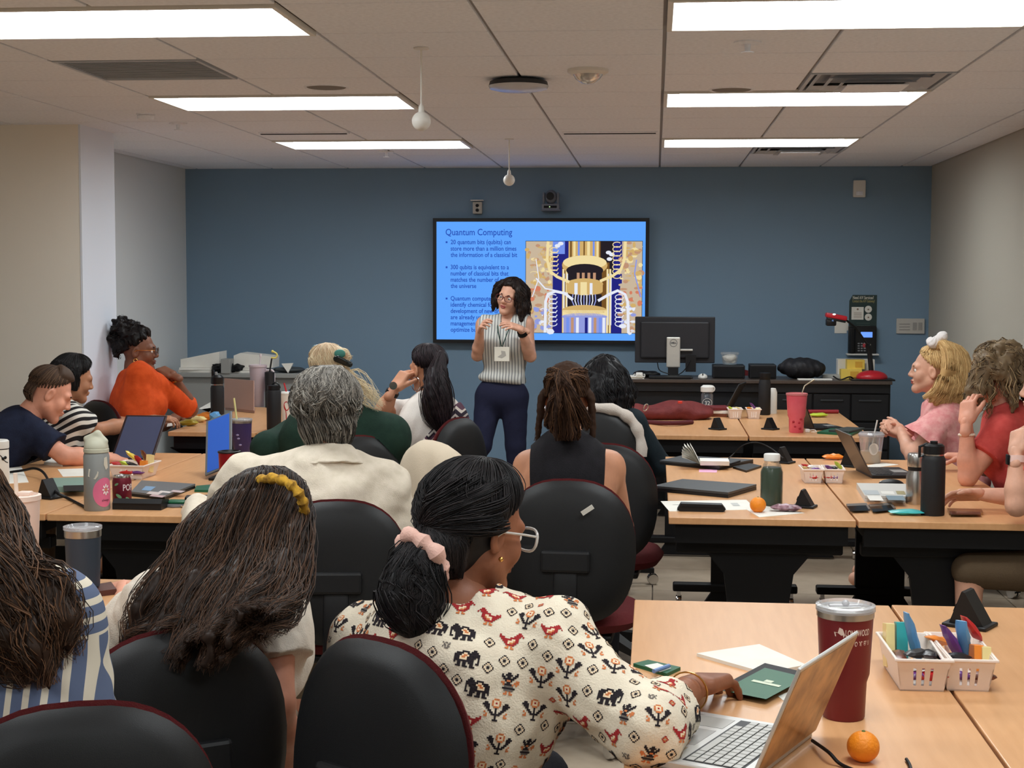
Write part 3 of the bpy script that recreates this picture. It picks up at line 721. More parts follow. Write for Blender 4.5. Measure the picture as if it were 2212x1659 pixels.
def hand_mesh(side, wrist, fdir, dors, curl=.35, spread=.1, s=1., thumb=.3, vox=.0045, curls=None):
    """palm, four fingers and thumb; fdir along the fingers, dors = back of the hand"""
    y = nrm(fdir); z = nrm(A(dors) - y * np.dot(dors, y)); x = np.cross(y, z) * (1 if side == 'L' else -1); R = A([x, y, z]).T
    T = lambda p: A(wrist) + R @ (A(p, float) * s); F = SDF()
    F.cone(T((0, -.05, 0)), T((0, .012, 0)), .0265 * s, .024 * s, .02, flat=(z, .8)); F.box(T((0, .045, 0)), A((.039, .05, .0135)) * s, R, .012 * s, .02); F.ell(T((.022, .03, -.008)), A((.018, .032, .014)) * s, R, .015)
    for i, (bx, by, ln, rd) in enumerate(((.029, .088, .072, .0088), (.01, .093, .08, .0092), (-.0105, .09, .074, .0088), (-.029, .082, .058, .0078))):
        cu = curls[i] if curls else curl * (1 + .12 * i); p = A((bx, by, 0.)); ang = 0.; sp = spread * (1.5 - i) / 1.5
        for q, fr in enumerate((.45, .31, .24)):
            ang += cu * (.8, 1.1, .7)[q]; d = A((math.sin(sp) * math.cos(ang), math.cos(sp) * math.cos(ang), -math.sin(ang))); p2 = p + d * ln * fr
            F.cone(T(p), T(p2), rd * s * (1 - .07 * q), rd * s * (.95 - .09 * q), .004); p = p2
    p = A((.03, .02, -.006)); ang = .75 - thumb * .5
    for q, ln in enumerate((.042, .034, .027)):
        d = nrm(A((math.sin(ang), math.cos(ang), -.25 - thumb * .5 * q))); p2 = p + d * ln; F.cone(T(p), T(p2), (.0135 - .002 * q) * s, (.0115 - .0022 * q) * s, .006); p = p2; ang -= thumb * .55
    return F.mesh(vox * s)
def ik(a, b, l1, l2, pole):
    a, b = A(a, float), A(b, float); d = b - a; L = min(np.linalg.norm(d), (l1 + l2) * .999); u = nrm(d); x = (l1 * l1 - l2 * l2 + L * L) / (2 * L); h = math.sqrt(max(l1 * l1 - x * x, 0))
    p = A(pole, float); p = nrm(p - u * np.dot(p, u)); return a + u * x + p * h
class Person:
    def __init__(s, label, head, pelvis, yaw, skinm, hyaw=None, hpitch=0., hroll=0., hs=1., size=1., sh_w=.165, shrug=0., spine=None, fem=True, twist=None, neckback=.0, seated=True, bulk=1., shoulders=None, sides=(0, 0), neck=.075):
        """head: world point of the head centre; pelvis: world point between the hips"""
        s.size, s.fem, s.bulk, s.hs = size, fem, bulk, hs
        s.hc = A(head, float); s.pv = A(pelvis, float); s.HR = frame(yaw if hyaw is None else hyaw, hpitch, hroll)
        s.R = frame(yaw); s.yaw = yaw; s.seated = seated
        up = nrm(s.hc - s.HR @ A((0, .02, .1)) - s.pv)
        s.neck0 = s.hc + s.HR @ A((0, -.028, -.075)) * hs                     # top of the neck
        d = nrm(s.neck0 - s.pv); s.nb = s.neck0 - (d * .6 + A((0, 0, .4))) * neck * size          # base of the neck
        fw = s.R[:, 1]; s.up = nrm(s.nb - s.pv); s.side = nrm(np.cross(fw, s.up)); s.fw = np.cross(s.up, s.side)
        if shoulders is None:
            s.sh = {q: s.nb + s.side * (sh_w * k * size) - s.up * (.075 - shrug) * size + s.up * sides[i] for i, (q, k) in enumerate((('L', -1), ('R', 1)))}
        else: s.sh = {q: A(p, float) for q, p in zip('LR', shoulders)}
        s.arms = {}; s.parts = []; s.label = label; s.skinm = skinm
        s.base = A((s.pv[0], s.pv[1], 0)); s.hands = []; s.legs = {}
        s.o = None
    def arm(s, side, elbow=None, wrist=None, pole=None, hand=None, **kw):
        """elbow / wrist world points; hand=(finger dir, back-of-hand dir)"""
        S = s.sh[side]; l1, l2 = .285 * s.size, .245 * s.size
        if elbow is None: elbow = ik(S, wrist, l1, l2, pole if pole is not None else A((0, 0, -1.)) - s.fw * .3)
        s.arms[side] = (S, A(elbow, float), A(wrist, float))
        if hand: s.hands.append(hand_mesh(side, A(wrist, float), A(hand[0], float), A(hand[1], float), s=kw.pop('hs', .95 * s.size), **kw))
        return s
    def leg(s, side, knee, ankle): s.legs[side] = (A(knee, float), A(ankle, float))
    def default_legs(s, spread=.1, fwd=.42, foot=0.):
        for q, k in (('L', -1), ('R', 1)):
            if q in s.legs: continue
            sd = s.R[:, 0] * k; f = s.R[:, 1]; hip = s.pv + sd * .09; kn = A((*(hip + sd * (spread - .09 + .02) + f * fwd * s.size)[:2], s.pv[2] + .0)); an = A((*(kn + f * foot)[:2], .09)); s.legs[q] = (kn, an)
    def torso(s, F, e=0., legs=False, arms=None, cap=False, low=None, k=.04):
        """torso primitives inflated by e"""
        b = s.size * s.bulk; U, S_, W_ = s.up, s.side, s.fw; Rt = A([S_, W_, U]).T; Lt = np.linalg.norm(s.nb - s.pv); m = s.pv
        F.ell(m + U * .02, A((.165 * b + e, .115 * b + e, .12 + e)), Rt, k)
        F.ell(m + U * Lt * .38, A((.135 * b + e, .095 * b + e, .17 + e)), Rt, .06)
        F.ell(m + U * Lt * .70, A((.155 * b + e, .108 * b + e, .17 + e)), Rt, .06)
        for q in 'LR':
            F.cone(s.nb - U * .045 - W_ * .01, s.sh[q] - U * .005, .055 * b + e, .044 * b + e, .05)
            F.cone(m + U * Lt * .62 + (s.sh[q] - s.nb) * .5, s.sh[q] - U * .02, .085 * b + e, .046 * b + e, .05)
            if s.fem: F.ell(m + U * Lt * .66 + W_ * .095 * b + S_ * (.07 if q == 'R' else -.07) * b, A((.065, .055, .065)) * b + e, Rt, .04)
    def sleeve(s, F, side, frac, e, k=.03, flare=0., cap=2):
        S, E, W_ = s.arms[side]; b = s.size
        if frac <= 1:
            p = S + (E - S) * frac; F.cone(S, p, .052 * b + e, .052 * b + (.043 - .052) * frac * b + e + flare, k, cap=cap)
        else:
            p = E + (W_ - E) * (frac - 1); F.cone(S, E, .052 * b + e, .044 * b + e, k); F.cone(E, p, .044 * b + e, .044 * b - .014 * (frac - 1) * b + e + flare, .02, cap=cap)
    def legprims(s, F, e=0., to=2., k=.04):
        b = s.size
        for q, kk in (('L', -1), ('R', 1)):
            kn, an = s.legs[q]; hip = s.pv + s.R[:, 0] * kk * .088
            F.cone(hip, kn, .088 * b + e, .056 * b + e, k)
            if to > 1: p = kn + (an - kn) * (to - 1); F.cone(kn, p, .056 * b + e, (.056 - .02 * (to - 1)) * b + e, .02)
    def build(s, vox=.012, hvox=.005, jaw=1., face=True, lips=None, eyes=None, shoes=None, tone=None):
        s.default_legs(); b = s.size; F = SDF(); s.torso(F)
        F.cone(s.neck0, s.nb - s.up * .02, .05 * b, .058 * b, .03)
        for q, (S, E, W_) in s.arms.items():
            F.cone(S, E, .05 * b, .039 * b, .03); mid = E + (W_ - E) * .3; F.cone(E, mid, .039 * b, .041 * b, .02); F.cone(mid, W_, .041 * b, .026 * b, .02)
        s.legprims(F)
        for q in 'LR':
            kn, an = s.legs[q]; F.cone(an, an + s.R[:, 1] * .14 - A((0, 0, .045)), .036, .03, .03); F.cone(an - A((0, 0, .045)), an + s.R[:, 1] * .14 - A((0, 0, .05)), .034, .03, .03)
        hd = SDF(); T = head_prims(hd, s.hc, s.HR, s.hs, jaw); hd.cone(s.hc + s.HR @ A((0, -.022, -.05)), s.neck0 - s.up * .06, .05 * b, .05 * b, .03)
        Vh, Qh = hd.mesh(hvox); parts = [(Vh, Qh), F.mesh(vox)] + s.hands
        V, Q = joinmesh(parts); mi = np.zeros(len(Q), int); mats = [s.skinm]
        if lips:
            mats.append(lips); C = V[Q[:len(Qh)]].mean(1); L = (C - s.hc) @ s.HR / s.hs
            mm = (np.abs(L[:, 0]) < .023) & (L[:, 2] < -.0525) & (L[:, 2] > -.075) & (L[:, 1] > .085) & (np.abs(L[:, 0]) < .025 * (1 - ((L[:, 2] + .063) / .014) ** 2)); mi[:len(Qh)][mm] = 1
        s.o = mk('person', V, Q, mats, None, s.base, True, mi); tag(s.o, s.label, 'person'); s.T = T
        if eyes:
            m = MB(); iris = MB()
            for q in (-1, 1):
                c = T(.031 * q, .0735, -.002); m.sphere(c, .0115 * s.hs, 12, 8); iris.sphere(c + s.HR @ A((0, .0085, 0)) * s.hs, A((.0055, .004, .0055)) * s.hs, 10, 6, R=s.HR)
            m.build('eyes', mat('eye_white', (225, 220, 214), .2), s.o); iris.build('irises', mat('iris_dark', (40, 26, 18), .1), s.o)
        if tone:
            m = MB()
            for q in (-1, 1): m.tube([T(x * q, y, z) for x, y, z in ((.014, .089, .017), (.028, .088, .022), (.044, .073, .016))], [.0025, .0035, .0015], 6)
            m.build('eyebrows', tone, s.o)
        return s.o
    def wear(s, name, F, m, vox=.008, noise=None, label=None):
        V, Q = F.mesh(vox, noise); o = mk(name, V, Q, m, s.o, smooth=True)
        if label: o['label'] = label
        return o
    def pants(s, m, e=.012, to=1.95, vox=.012, name='trousers', noise=None):
        F = SDF(); Lt = np.linalg.norm(s.nb - s.pv); Rt = A([s.side, s.fw, s.up]).T
        F.ell(s.pv + s.up * .02, A((.165 * s.size * s.bulk + e, .115 * s.size * s.bulk + e, .13 + e)), Rt, .04); s.legprims(F, e, to); return s.wear(name, F, m, vox, noise)
    def shoes(s, m):
        F = SDF()
        for q in 'LR':
            kn, an = s.legs[q]; f = s.R[:, 1]; F.cone(A((*an[:2], .045)) - f * .03, A((*(an + f * .15)[:2], .035)), .045, .036, .03); F.cut((0, 0, 0), (0, 0, -1))
        return s.wear('shoes', F, m, .012)
    # hair caps on the head: meridian locks between polar angles
    def on_head(s, th, ph, lift=1.):
        """point on the scalp: th from the crown (0) down, ph around: 0 = face, 90 = right ear, 180 = back (degrees)"""
        t, p = math.radians(th), math.radians(ph); return s.T(math.sin(t) * math.sin(p) * .076 * lift, -.012 + math.sin(t) * math.cos(p) * .096 * lift, .03 + math.cos(t) * .083 * lift)
    def cap(s, Hh, lift=1.06, back=125, side=100, front=52, r=.012, per=0, n=26, solid_r=None, part=0., wave=0., r0=.0016, jitter=0., tone=None):
        """hair lying on the skull from the crown to the hairline"""
        for i in range(n):
            ph = 360 * i / n; c = math.cos(math.radians(ph)); a = (1 - c) / 2
            end = front + (side - front) * min(1, a * 2) if a < .5 else side + (back - side) * (a - .5) * 2
            pts = [s.on_head(t, ph, (lift + (1.0 - lift) * (q / 5) ** 3) * (1 + Hh.r.uniform(-jitter, jitter))) for q, t in enumerate(np.linspace(2, end, 6))]
            Hh.lock(pts, [r, r * 1.15, r * 1.15, r, r * .4], per, wave, r0=r0, tone=tone, k=.007)
    def nape(s, Hh, r=.012, per=20, low=-.1, r0=.0014, wave=.0, w=.062):
        for x in np.linspace(-w, w, 11):
            y = -.1 * math.sqrt(max(0, 1 - (x / .09) ** 2)); Hh.lock([s.T(x, y, .0), s.T(x * 1.02, y * .97 - .004, -.04), s.T(x * .85, y * .75, low)], [r, r, r * .4], per, wave, r0=r0, k=.008)
# ---------------------------------------------------------------- wall fittings
def ink(n, c): return mat(n, c, .6)
paper = mat('white_paper', (234, 231, 222), .7, var=(228, 224, 214), vscale=8)
def wallbox(name, u0, v0, u1, v1, depth, m, label, cat, Y=YW, bev=.006):
    a, b = onY(u0, v0, Y - depth), onY(u1, v1, Y - depth); r = empty(name, ((a[0] + b[0]) / 2, Y, b[2]), label, cat)
    MB().box(((a[0] + b[0]) / 2, Y - depth / 2, (a[2] + b[2]) / 2), (abs(b[0] - a[0]), depth, abs(a[2] - b[2])), bev=bev).build('body', m, r, smooth=False); return r, a, b
r, a, b = wallbox('occupancy_sensor', 1844, 389, 1870, 426, .04, whitepl, 'small white sensor box high on the blue wall near the right corner', 'sensor'); MB().box(((a[0] + b[0]) / 2, YW - .042, b[2] + .03), (.05, .006, .03), bev=.002).build('sensor_window', tilem, r)
r, a, b = wallbox('wall_sensor', 1021, 436, 1041, 462, .05, mat('pale_metal', (190, 186, 176), .4), 'small pale bracketed sensor on the blue wall above the screen', 'sensor')
MB().box(onY(1031, 433, YW - .04), (.1, .06, .008), bev=.002).build('shelf', whitepl, r)
for v in (444, 454): c = onY(1031, v, YW - .052); MB().lathe([(0, 0), (.011, 0), (.013, .004), (.013, .01)], c, R=rotx(math.pi / 2), n=14).build('lens', blackm, r)
# pan-tilt camera
gm = mat('camera_grey', (122, 126, 134), .45); c = onY(1190, 430, YW - .12); r = empty('conference_camera', (c[0], YW, onY(1190, 455, YW - .12)[2]), 'grey pan-tilt conference camera on a small wall shelf above the screen', 'camera')
b0 = onY(1190, 447, YW - .12); MB().box(b0, (.135, .13, .045), bev=.01).build('base', gm, r); MB().box(b0 + A((0, .06, -.026)), (.15, .2, .008)).build('shelf', gm, r)
m = MB(); m.box(b0 + A((-.055, 0, .06)), (.018, .06, .1), bev=.006); m.box(b0 + A((.055, 0, .06)), (.018, .06, .1), bev=.006); m.build('yoke', gm, r)
h_ = b0 + A((0, 0, .075)); MB().sphere(h_, (.046, .05, .056), 20, 14).build('head', gm, r); MB().lathe([(0, .0), (.026, .0), (.03, .006), (.03, .03)], h_ + A((0, -.058, .004)), R=rotx(-math.pi / 2) @ rotx(math.pi), n=20).build('lens', blackp, r)
MB().box(b0 + A((0, -.066, -.002)), (.1, .004, .018)).build('front_window', blackm, r); MB().sphere(b0 + A((-.005, -.068, -.002)), .005, 8, 6).build('status_lamp', emat('green_lamp', (190, 230, 170), 1.), r)
# green poster with attached notes
a, b = onY(1835, 637, YW - .004), onY(1893, 718, YW - .004); W_ = b[0] - a[0]; Hh = a[2] - b[2]; r = empty('poster', ((a[0] + b[0]) / 2, YW, b[2]), 'dark green notice with white card and two white discs on the blue wall', 'poster')
MB().prism([(.12 * W_, 0), (0, -.16 * Hh), (0, -Hh), (W_, -Hh), (W_, 0)][::-1], (a[0], YW - .001, a[2]), (1, 0, 0), (0, 0, 1), (0, -1, 0), .003).build('sheet', mat('poster_green', (44, 62, 60), .6), r, smooth=False)
cr = mat('cream_print', (206, 204, 190), .6); m = MB(); e = A((1., 0, 0)); z = A((0, 0, 1.)); P_ = lambda u, v, k=.0046: A((onY(u, v, YW)[0], YW - k, onY(u, v, YW)[2]))
text_on(m, 'Need A/V Services?', P_(1842, 646), e, z, .034, width=.158, bold=.0008); m.build('headline', cr, r, smooth=False); m = MB(); text_on(m, 'Contact the A/V Gateway!', P_(1841, 653), e, z, .03, width=.17, bold=.0008); m.build('subline', mat('gold_print', (150, 142, 92), .6), r, smooth=False)
c0, c1 = P_(1839.5, 663), P_(1865, 690.5); crd = MB().box((c0 + c1) / 2, (c1[0] - c0[0], .003, c0[2] - c1[2])).build('white_card', paper, r, smooth=False)
m = MB(); m.lathe([(0, 0), (.008, 0), (.008, .001), (0, .001)], P_(1852.5, 668, .0065), R=rotx(math.pi / 2), n=12); [m.box(P_(1852.5, 675 + 2.2 * i, .0062), (.06, .0006, .0025)) for i in range(6)]; m.build('card_print', mat('print_brown', (150, 128, 112), .6), crd, smooth=False)
for v in (668, 685): d = MB().lathe([(0, 0), (.026, 0), (.027, .001), (.027, .003), (0, .003)], P_(1875.5, v, .0045), R=rotx(math.pi / 2), n=24).build('disc', paper, r); MB().box(P_(1875.5, v + .5, .0082), (.012, .0006, .012)).build('disc_print', MATS['print_brown'], d)
m = MB(); [m.box(P_(1864 + i, 698 + 5 * i, .0046), (.1, .0006, .003)) for i in range(4)]; m.build('small_print', mat('print_sage', (84, 104, 96), .6), r, smooth=False)
# wall phone
a, b = onY(1834, 704, YW - .06), onY(1893, 768, YW - .06); r = empty('wall_phone', ((a[0] + b[0]) / 2, YW, b[2]), 'black wall telephone with lit blue display and keypad under the green notice', 'telephone'); cx, cz = (a[0] + b[0]) / 2, (a[2] + b[2]) / 2
MB().box((cx, YW - .03, cz), (b[0] - a[0], .06, a[2] - b[2]), bev=.008).build('body', blackp, r, smooth=False); MB().box((a[0] + .026, YW - .075, cz), (.042, .035, .2), bev=.012).build('handset', blackm, r, smooth=False)
c0 = onY(1872, 723, YW - .062); MB().box(c0, (.088, .004, .042), bev=.002).build('display', emat('lcd_blue', (110, 158, 255), 1.1), r, smooth=False)
for i in range(4):
    for j in range(3): MB().box(onY(1855 + 6.5 * j, 742 + 5.2 * i, YW - .062), (.016, .006, .01), bev=.002).build('key', mat('key_grey', (140, 140, 142), .5), r, smooth=False)
m = MB(); text_on(m, '?', onY(1879, 748, YW - .062), e, z, .025); m.build('mark', cr, r, smooth=False); MB().box(onY(1867, 746, YW - .063), (.024, .006, .03), bev=.005).build('red_button', mat('red_key', (176, 62, 68), .5), r, smooth=False)
s = onY(1863, 765.5, YW - .06); MB().box((s[0], YW - .05, s[2]), (.24, .1, .012), bev=.003).build('shelf', whitepl, r, smooth=False)
# notes taped on the wall, wall panel
for (u0, v0, u1, v1, k), lb in (((1803, 688, 1829, 720, .004), 'larger of two blank notes taped to the blue wall'), ((1824, 690, 1832, 714, .002), 'narrow note half hidden behind the larger taped note')):
    a, b = onY(u0, v0, YW), onY(u1, v1, YW); tag(MB().box(((a[0] + b[0]) / 2, YW - k, (a[2] + b[2]) / 2), (b[0] - a[0], .0015, a[2] - b[2])).build('wall_note', paper, org=((a[0] + b[0]) / 2, YW, b[2]), smooth=False), lb, 'note', 'notes by the document camera')
r, a, b = wallbox('wall_control_panel', 1937, 688, 1997, 721, .02, mat('panel_grey', (196, 192, 184), .5), 'white lighting control panel on the blue wall by the right corner', 'control panel', bev=.003)
for i, (u, v, w_, h_) in enumerate(((1954, 700, 22, 2), (1954, 706, 22, 2), (1954, 712, 22, 2), (1976, 705, 8, 16), (1988, 705, 8, 16))):
    MB().box(onY(u, v, YW - .021), (w_ / 275, .004, h_ / 275), bev=.001).build('button', mat('panel_line', (160, 156, 150), .5), r, smooth=False)

# ---------------------------------------------------------------- instructor desk
DY0, DY1 = 10.72, 11.22; DZ = onY(1600, 821, DY0)[2]; x0, x1, xm = onY(1345, 821, DY0)[0], onY(1928, 823, DY0)[0], onY(1664, 823, DY0)[0]
dark = mat('black_laminate', (26, 26, 28), .5, spec=.35, var=(22, 22, 24), vscale=6); topm = mat('desk_top', (74, 64, 58), .35)
r = empty('instructor_desk', ((x0 + x1) / 2, (DY0 + DY1) / 2, 0), 'long black instructor desk with drawers before the blue wall', 'desk')
MB().box(((x0 + x1) / 2, (DY0 + DY1) / 2, DZ - .012), (x1 - x0, DY1 - DY0, .024), bev=.003).build('desktop', topm, r, smooth=False); MB().box(((x0 + x1) / 2, (DY0 + DY1) / 2 + .01, DZ - .055), (x1 - x0 - .02, DY1 - DY0 - .02, .062)).build('apron', dark, r, smooth=False)
MB().box(((x0 + xm) / 2, DY0 + .06, (DZ - .09) / 2), (xm - x0 - .04, .03, DZ - .09)).build('front_panel', dark, r, smooth=False); MB().box((x0 + .04, (DY0 + DY1) / 2, (DZ - .09) / 2), (.04, DY1 - DY0 - .06, DZ - .09)).build('side_panel', dark, r, smooth=False)
cb = MB().box(((xm + x1) / 2 + .01, (DY0 + DY1) / 2 + .02, (DZ - .09) / 2), (x1 - xm - .03, DY1 - DY0 - .06, DZ - .09)).build('cabinet', dark, r, smooth=False)
for i in range(3):
    for j in range(4):
        wd = (x1 - xm - .05) / 3; c = A((xm + .035 + wd * (i + .5), DY0 + .036, DZ - .19 - j * .2)); dr = MB().box(c, (wd - .012, .02, .186), bev=.003).build('drawer', dark, cb, smooth=False)
        MB().box(c + A((0, -.012, .05)), (wd * .6, .012, .012), bev=.003).build('drawer_handle', mat('handle_dark', (50, 52, 54), .4), cb, smooth=False)
def D(u, v=820, dy=.2): p = onY(u, v, DY0 + dy); return A((p[0], DY0 + dy, DZ))
# monitor seen from the back
Ym = DY0 + .22; a, b = onY(1372, 684, Ym), onY(1544, 785, Ym); r = empty('monitor', (D(1457)[0], Ym, DZ), 'black flat monitor seen from behind on a silver stand', 'monitor'); cx = (a[0] + b[0]) / 2
mk_ = mat('monitor_black', (38, 38, 42), .5); m = MB().box((cx, Ym + .035, (a[2] + b[2]) / 2), (b[0] - a[0], .03, a[2] - b[2]), bev=.006); m.box((cx, Ym + .012, (a[2] + b[2]) / 2), ((b[0] - a[0]) * .86, .03, (a[2] - b[2]) * .8), bev=.012); m.build('housing', mk_, r, smooth=False)
MB().box((cx, Ym + .051, (a[2] + b[2]) / 2), (b[0] - a[0] - .02, .002, a[2] - b[2] - .02)).build('display_glass', blackm, r, smooth=False)
p0, p1 = onY(1440, 728, Ym - .03), onY(1469, 794, Ym - .03); st_ = MB().box(((p0[0] + p1[0]) / 2, Ym - .02, (p0[2] + p1[2]) / 2), (p1[0] - p0[0], .03, p0[2] - p1[2]), bev=.008).build('stand_column', mat('stand_silver', (196, 194, 186), .35, .4), r, smooth=False)
MB().box(((p0[0] + p1[0]) / 2, Ym - .02, (p1[2] + DZ) / 2), (.075, .03, p1[2] - DZ)).build('stand_neck', blackp, r, smooth=False); MB().box(((p0[0] + p1[0]) / 2, Ym - .02, DZ + .006), (.28, .2, .012), bev=.004).build('stand_foot', blackp, r, smooth=False)
c = onY(1455, 741, Ym - .036); m = MB(); m.tube([c + .026 * A((math.cos(t), 0, math.sin(t))) for t in np.linspace(0, 2 * math.pi, 25)[:-1]], .0016, 5, closed=True); text_on(m, 'DELL', c + A((0, -.0005, -.005)), e, z, .018, align='CENTER', bold=.0008); m.build('logo', mat('logo_grey', (70, 74, 78), .4), st_, smooth=False)
q = onY(1483, 756, Ym - .02); MB().box(q, (.09, .014, .014), bev=.003).build('lock_bar', MATS['stand_silver'], r, smooth=False); MB().box(onY(1492, 785, Ym - .01), (.075, .03, .12)).build('cable_box', blackp, r, smooth=False)
for i, pts in enumerate(([(1420, 783), (1425, 800), (1445, 808), (1460, 817)], [(1492, 778), (1478, 800), (1462, 812)])):
    MB().tube(spline([onY(u, v, Ym - .05) for u, v in pts], 12), .004, 6).build('cable', blackm, r)
tag(MB().box(D(1447, dy=.08) + A((0, 0, .011)), (.3, .12, .022), bev=.006).build('keyboard', blackp, org=D(1447, dy=.08)), 'low black keyboard lying before the monitor stand', 'keyboard')
# small things on the desk
def blob(name, c, r_, m, label, cat, amp=.006, fr=60, seed=1, vox=.004, group=None, extra=None):
    F = SDF(); F.ell(A(c) + A((0, 0, r_[2])), r_, k=.01)
    if extra: extra(F)
    F.cut(A(c) + A((0, 0, .0005)), (0, 0, -1), .002); V, Q = F.mesh(vox, wrinkle(amp, fr, seed)); return tag(mk(name, V, Q, m, None, A(c), True), label, cat, group)
mo = empty('computer_mouse', D(1518, dy=.1), 'white computer mouse on the instructor desk right of the monitor', 'mouse')
F = SDF(); F.ell(D(1518, dy=.1) + A((0, 0, .012)), (.034, .055, .026), k=.01); F.cut(D(1518, dy=.1), (0, 0, -1)); V, Q = F.mesh(.004); mk('shell', V, Q, whitepl, mo, smooth=True); MB().box(D(1518, dy=.055) + A((0, 0, .034)), (.008, .02, .012), bev=.003).build('wheel', blackm, mo)
def stack(name, c, dims, n, m, label, cat, rot=0., jit=.01):
    r = empty(name, c, label, cat)
    for i in range(n): MB().box(A(c) + A((random.uniform(-jit, jit), random.uniform(-jit, jit), dims[2] * (i + .5))), (dims[0], dims[1], dims[2] * .9), R=rotz(rot + random.uniform(-.1, .1))).build('sheet', m, r, smooth=False)
    return r
stack('paper_stack', D(1368, dy=.12), (.16, .2, .004), 4, paper, 'small stack of white paper at the left end of the desk', 'paper')
mo = empty('earphone_case', D(1381, dy=.05), 'white folded cable and charger on the papers at the left end of the desk', 'charger'); MB().box(D(1381, dy=.05) + A((0, 0, .03)), (.05, .05, .03), bev=.008).build('plug', whitepl, mo); MB().tube([D(1381, dy=.05) + A((.04 * math.cos(t), .03 * math.sin(t), .022 + .01 * math.sin(3 * t))) for t in np.linspace(0, 6.2, 24)], .003, 6).build('cable', whitepl, mo)
blob('black_pouch', D(1398, dy=.2), (.1, .06, .025), blackm, 'small black pouch beside the papers on the desk', 'pouch', .004)
for (u0, u1, v0), lb in (((1540, 1609, 789), 'black speaker box on the desk with a clear bag on top'), ((1620, 1677, 788), 'black speaker box on the desk next to the black bag')):
    a, b = onY(u0, v0, DY0 + .15), onY(u1, 819, DY0 + .15); r = empty('speaker_box', ((a[0] + b[0]) / 2, DY0 + .25, DZ), lb, 'speaker', 'black boxes on the desk'); hh = a[2] - DZ
    MB().box(((a[0] + b[0]) / 2, DY0 + .25, DZ + hh / 2), (b[0] - a[0], .2, hh), bev=.006).build('box', dark, r, smooth=False); MB().box(((a[0] + b[0]) / 2, DY0 + .148, DZ + hh / 2), ((b[0] - a[0]) * .9, .006, hh * .8), bev=.002).build('front', blackm, r, smooth=False)
    if u0 == 1540: top = DZ + hh; bagx = (a[0] + b[0]) / 2 + .01
r = empty('clear_bag', (bagx, DY0 + .25, top), 'small clear plastic tub of tissues on top of the black box', 'tub'); MB().lathe([(.05, .002), (.06, .07), (.066, .075), (.066, .09), (.06, .09)], (bagx, DY0 + .25, top), n=20).build('tub', mat('clear_plastic', (225, 228, 226), .1, trans=.7, alpha=.6), r); F = SDF(); F.ell((bagx, DY0 + .25, top + .045), (.045, .045, .03), k=.01); V, Q = F.mesh(.005, wrinkle(.006, 90, 4)); mk('tissue', V, Q, paper, r, smooth=True)
blob('black_bag', D(1733, dy=.22), (.17, .12, .075), mat('black_nylon', (30, 30, 34), .6, bump=.3, bscale=80), 'slouched black fabric bag lying on the desk before the chair', 'bag', .008, 28, 3, .007)
tag(MB().box(D(1760, dy=.05) + A((0, 0, .006)), (.24, .05, .012), R=rotz(.1), bev=.003).build('ruler', whitepl, org=D(1760, dy=.05), smooth=False), 'white flat remote lying along the desk edge', 'remote')
tag(MB().box(D(1795, dy=.34) + A((0, 0, .012)), (.14, .16, .024), bev=.003).build('binder', mat('grey_card', (170, 170, 166), .5), org=D(1795, dy=.34), smooth=False), 'grey closed binder lying behind the remote on the desk', 'binder')
# yellow and white cartons
yel = mat('yellow_card', (226, 196, 88), .5); ym2 = mat('amber_print', (206, 160, 60), .5)
for (u0, v0, u1, v1, dy, m_), lb, nm in (((1810, 776, 1889, 812, .36, paper), 'white carton behind the yellow boxes on the desk', 'carton'), ((1830, 777, 1868, 798, .27, yel), 'upper yellow tissue box on the desk', 'tissue_box'), ((1817, 798, 1862, 818, .2, yel), 'lower yellow tissue box on the desk edge', 'tissue_box')):
    a, b = onY(u0, v0, DY0 + dy), onY(u1, v1, DY0 + dy); zz0 = DZ if v1 > 805 else b[2]; r = empty(nm, ((a[0] + b[0]) / 2, DY0 + dy + .05, zz0), lb, 'box')
    MB().box(((a[0] + b[0]) / 2, DY0 + dy + .05, (a[2] + zz0) / 2), (b[0] - a[0], .1, a[2] - zz0), bev=.002).build('carton', m_, r, smooth=False); MB().box(((a[0] + b[0]) / 2 + .02, DY0 + dy - .001, (a[2] + zz0) / 2), ((b[0] - a[0]) * .4, .002, (a[2] - zz0) * .6)).build('print', ym2 if m_ is yel else mat('grey_print', (190, 190, 186), .5), r, smooth=False)
# document camera
redm = mat('red_gloss', (176, 34, 44), .3); c = D(1883, dy=.12); r = empty('document_camera', c, 'red and black document camera with a long bent arm on the desk', 'document camera')
F = SDF(); F.ell(c + A((0, 0, .02)), (.11, .09, .05), k=.02); F.cut(c, (0, 0, -1)); V, Q = F.mesh(.006); mk('base', V, Q, redm, r, smooth=True); MB().box(c + A((0, 0, .006)), (.3, .2, .012), bev=.004).build('foot_plate', blackp, r)
pl = [c + A((.0, .02, .05)), onY(1878, 760, DY0 + .14), onY(1874, 745, DY0 + .13), onY(1848, 707, DY0 + .1), onY(1826, 690, DY0 + .06)]; MB().tube(spline(pl[:3], 6), .018, 10).build('lower_arm', blackp, r); MB().tube(pl[2:], .008, 8).build('upper_arm', blackp, r)
hd = onY(1806, 684, DY0 + .06); MB().box(hd, (.15, .09, .035), R=roty(.18), bev=.012).build('head', redm, r); MB().box(hd + A((-.035, 0, -.04)), (.07, .07, .05), bev=.01).build('lens_block', blackp, r); MB().box(hd + A((.0, 0, -.024)), (.13, .08, .016), R=roty(.18), bev=.004).build('head_base', blackp, r)
MB().sphere(onY(1802, 679, DY0 + .01), (.012, .006, .006), 8, 6).build('lamp', emat('white_lamp', (255, 250, 235), 1.5), r); MB().sphere(onY(1799, 693, DY0 + .015), .008, 8, 6).build('lens', mat('lens_blue', (90, 120, 170), .1), r)
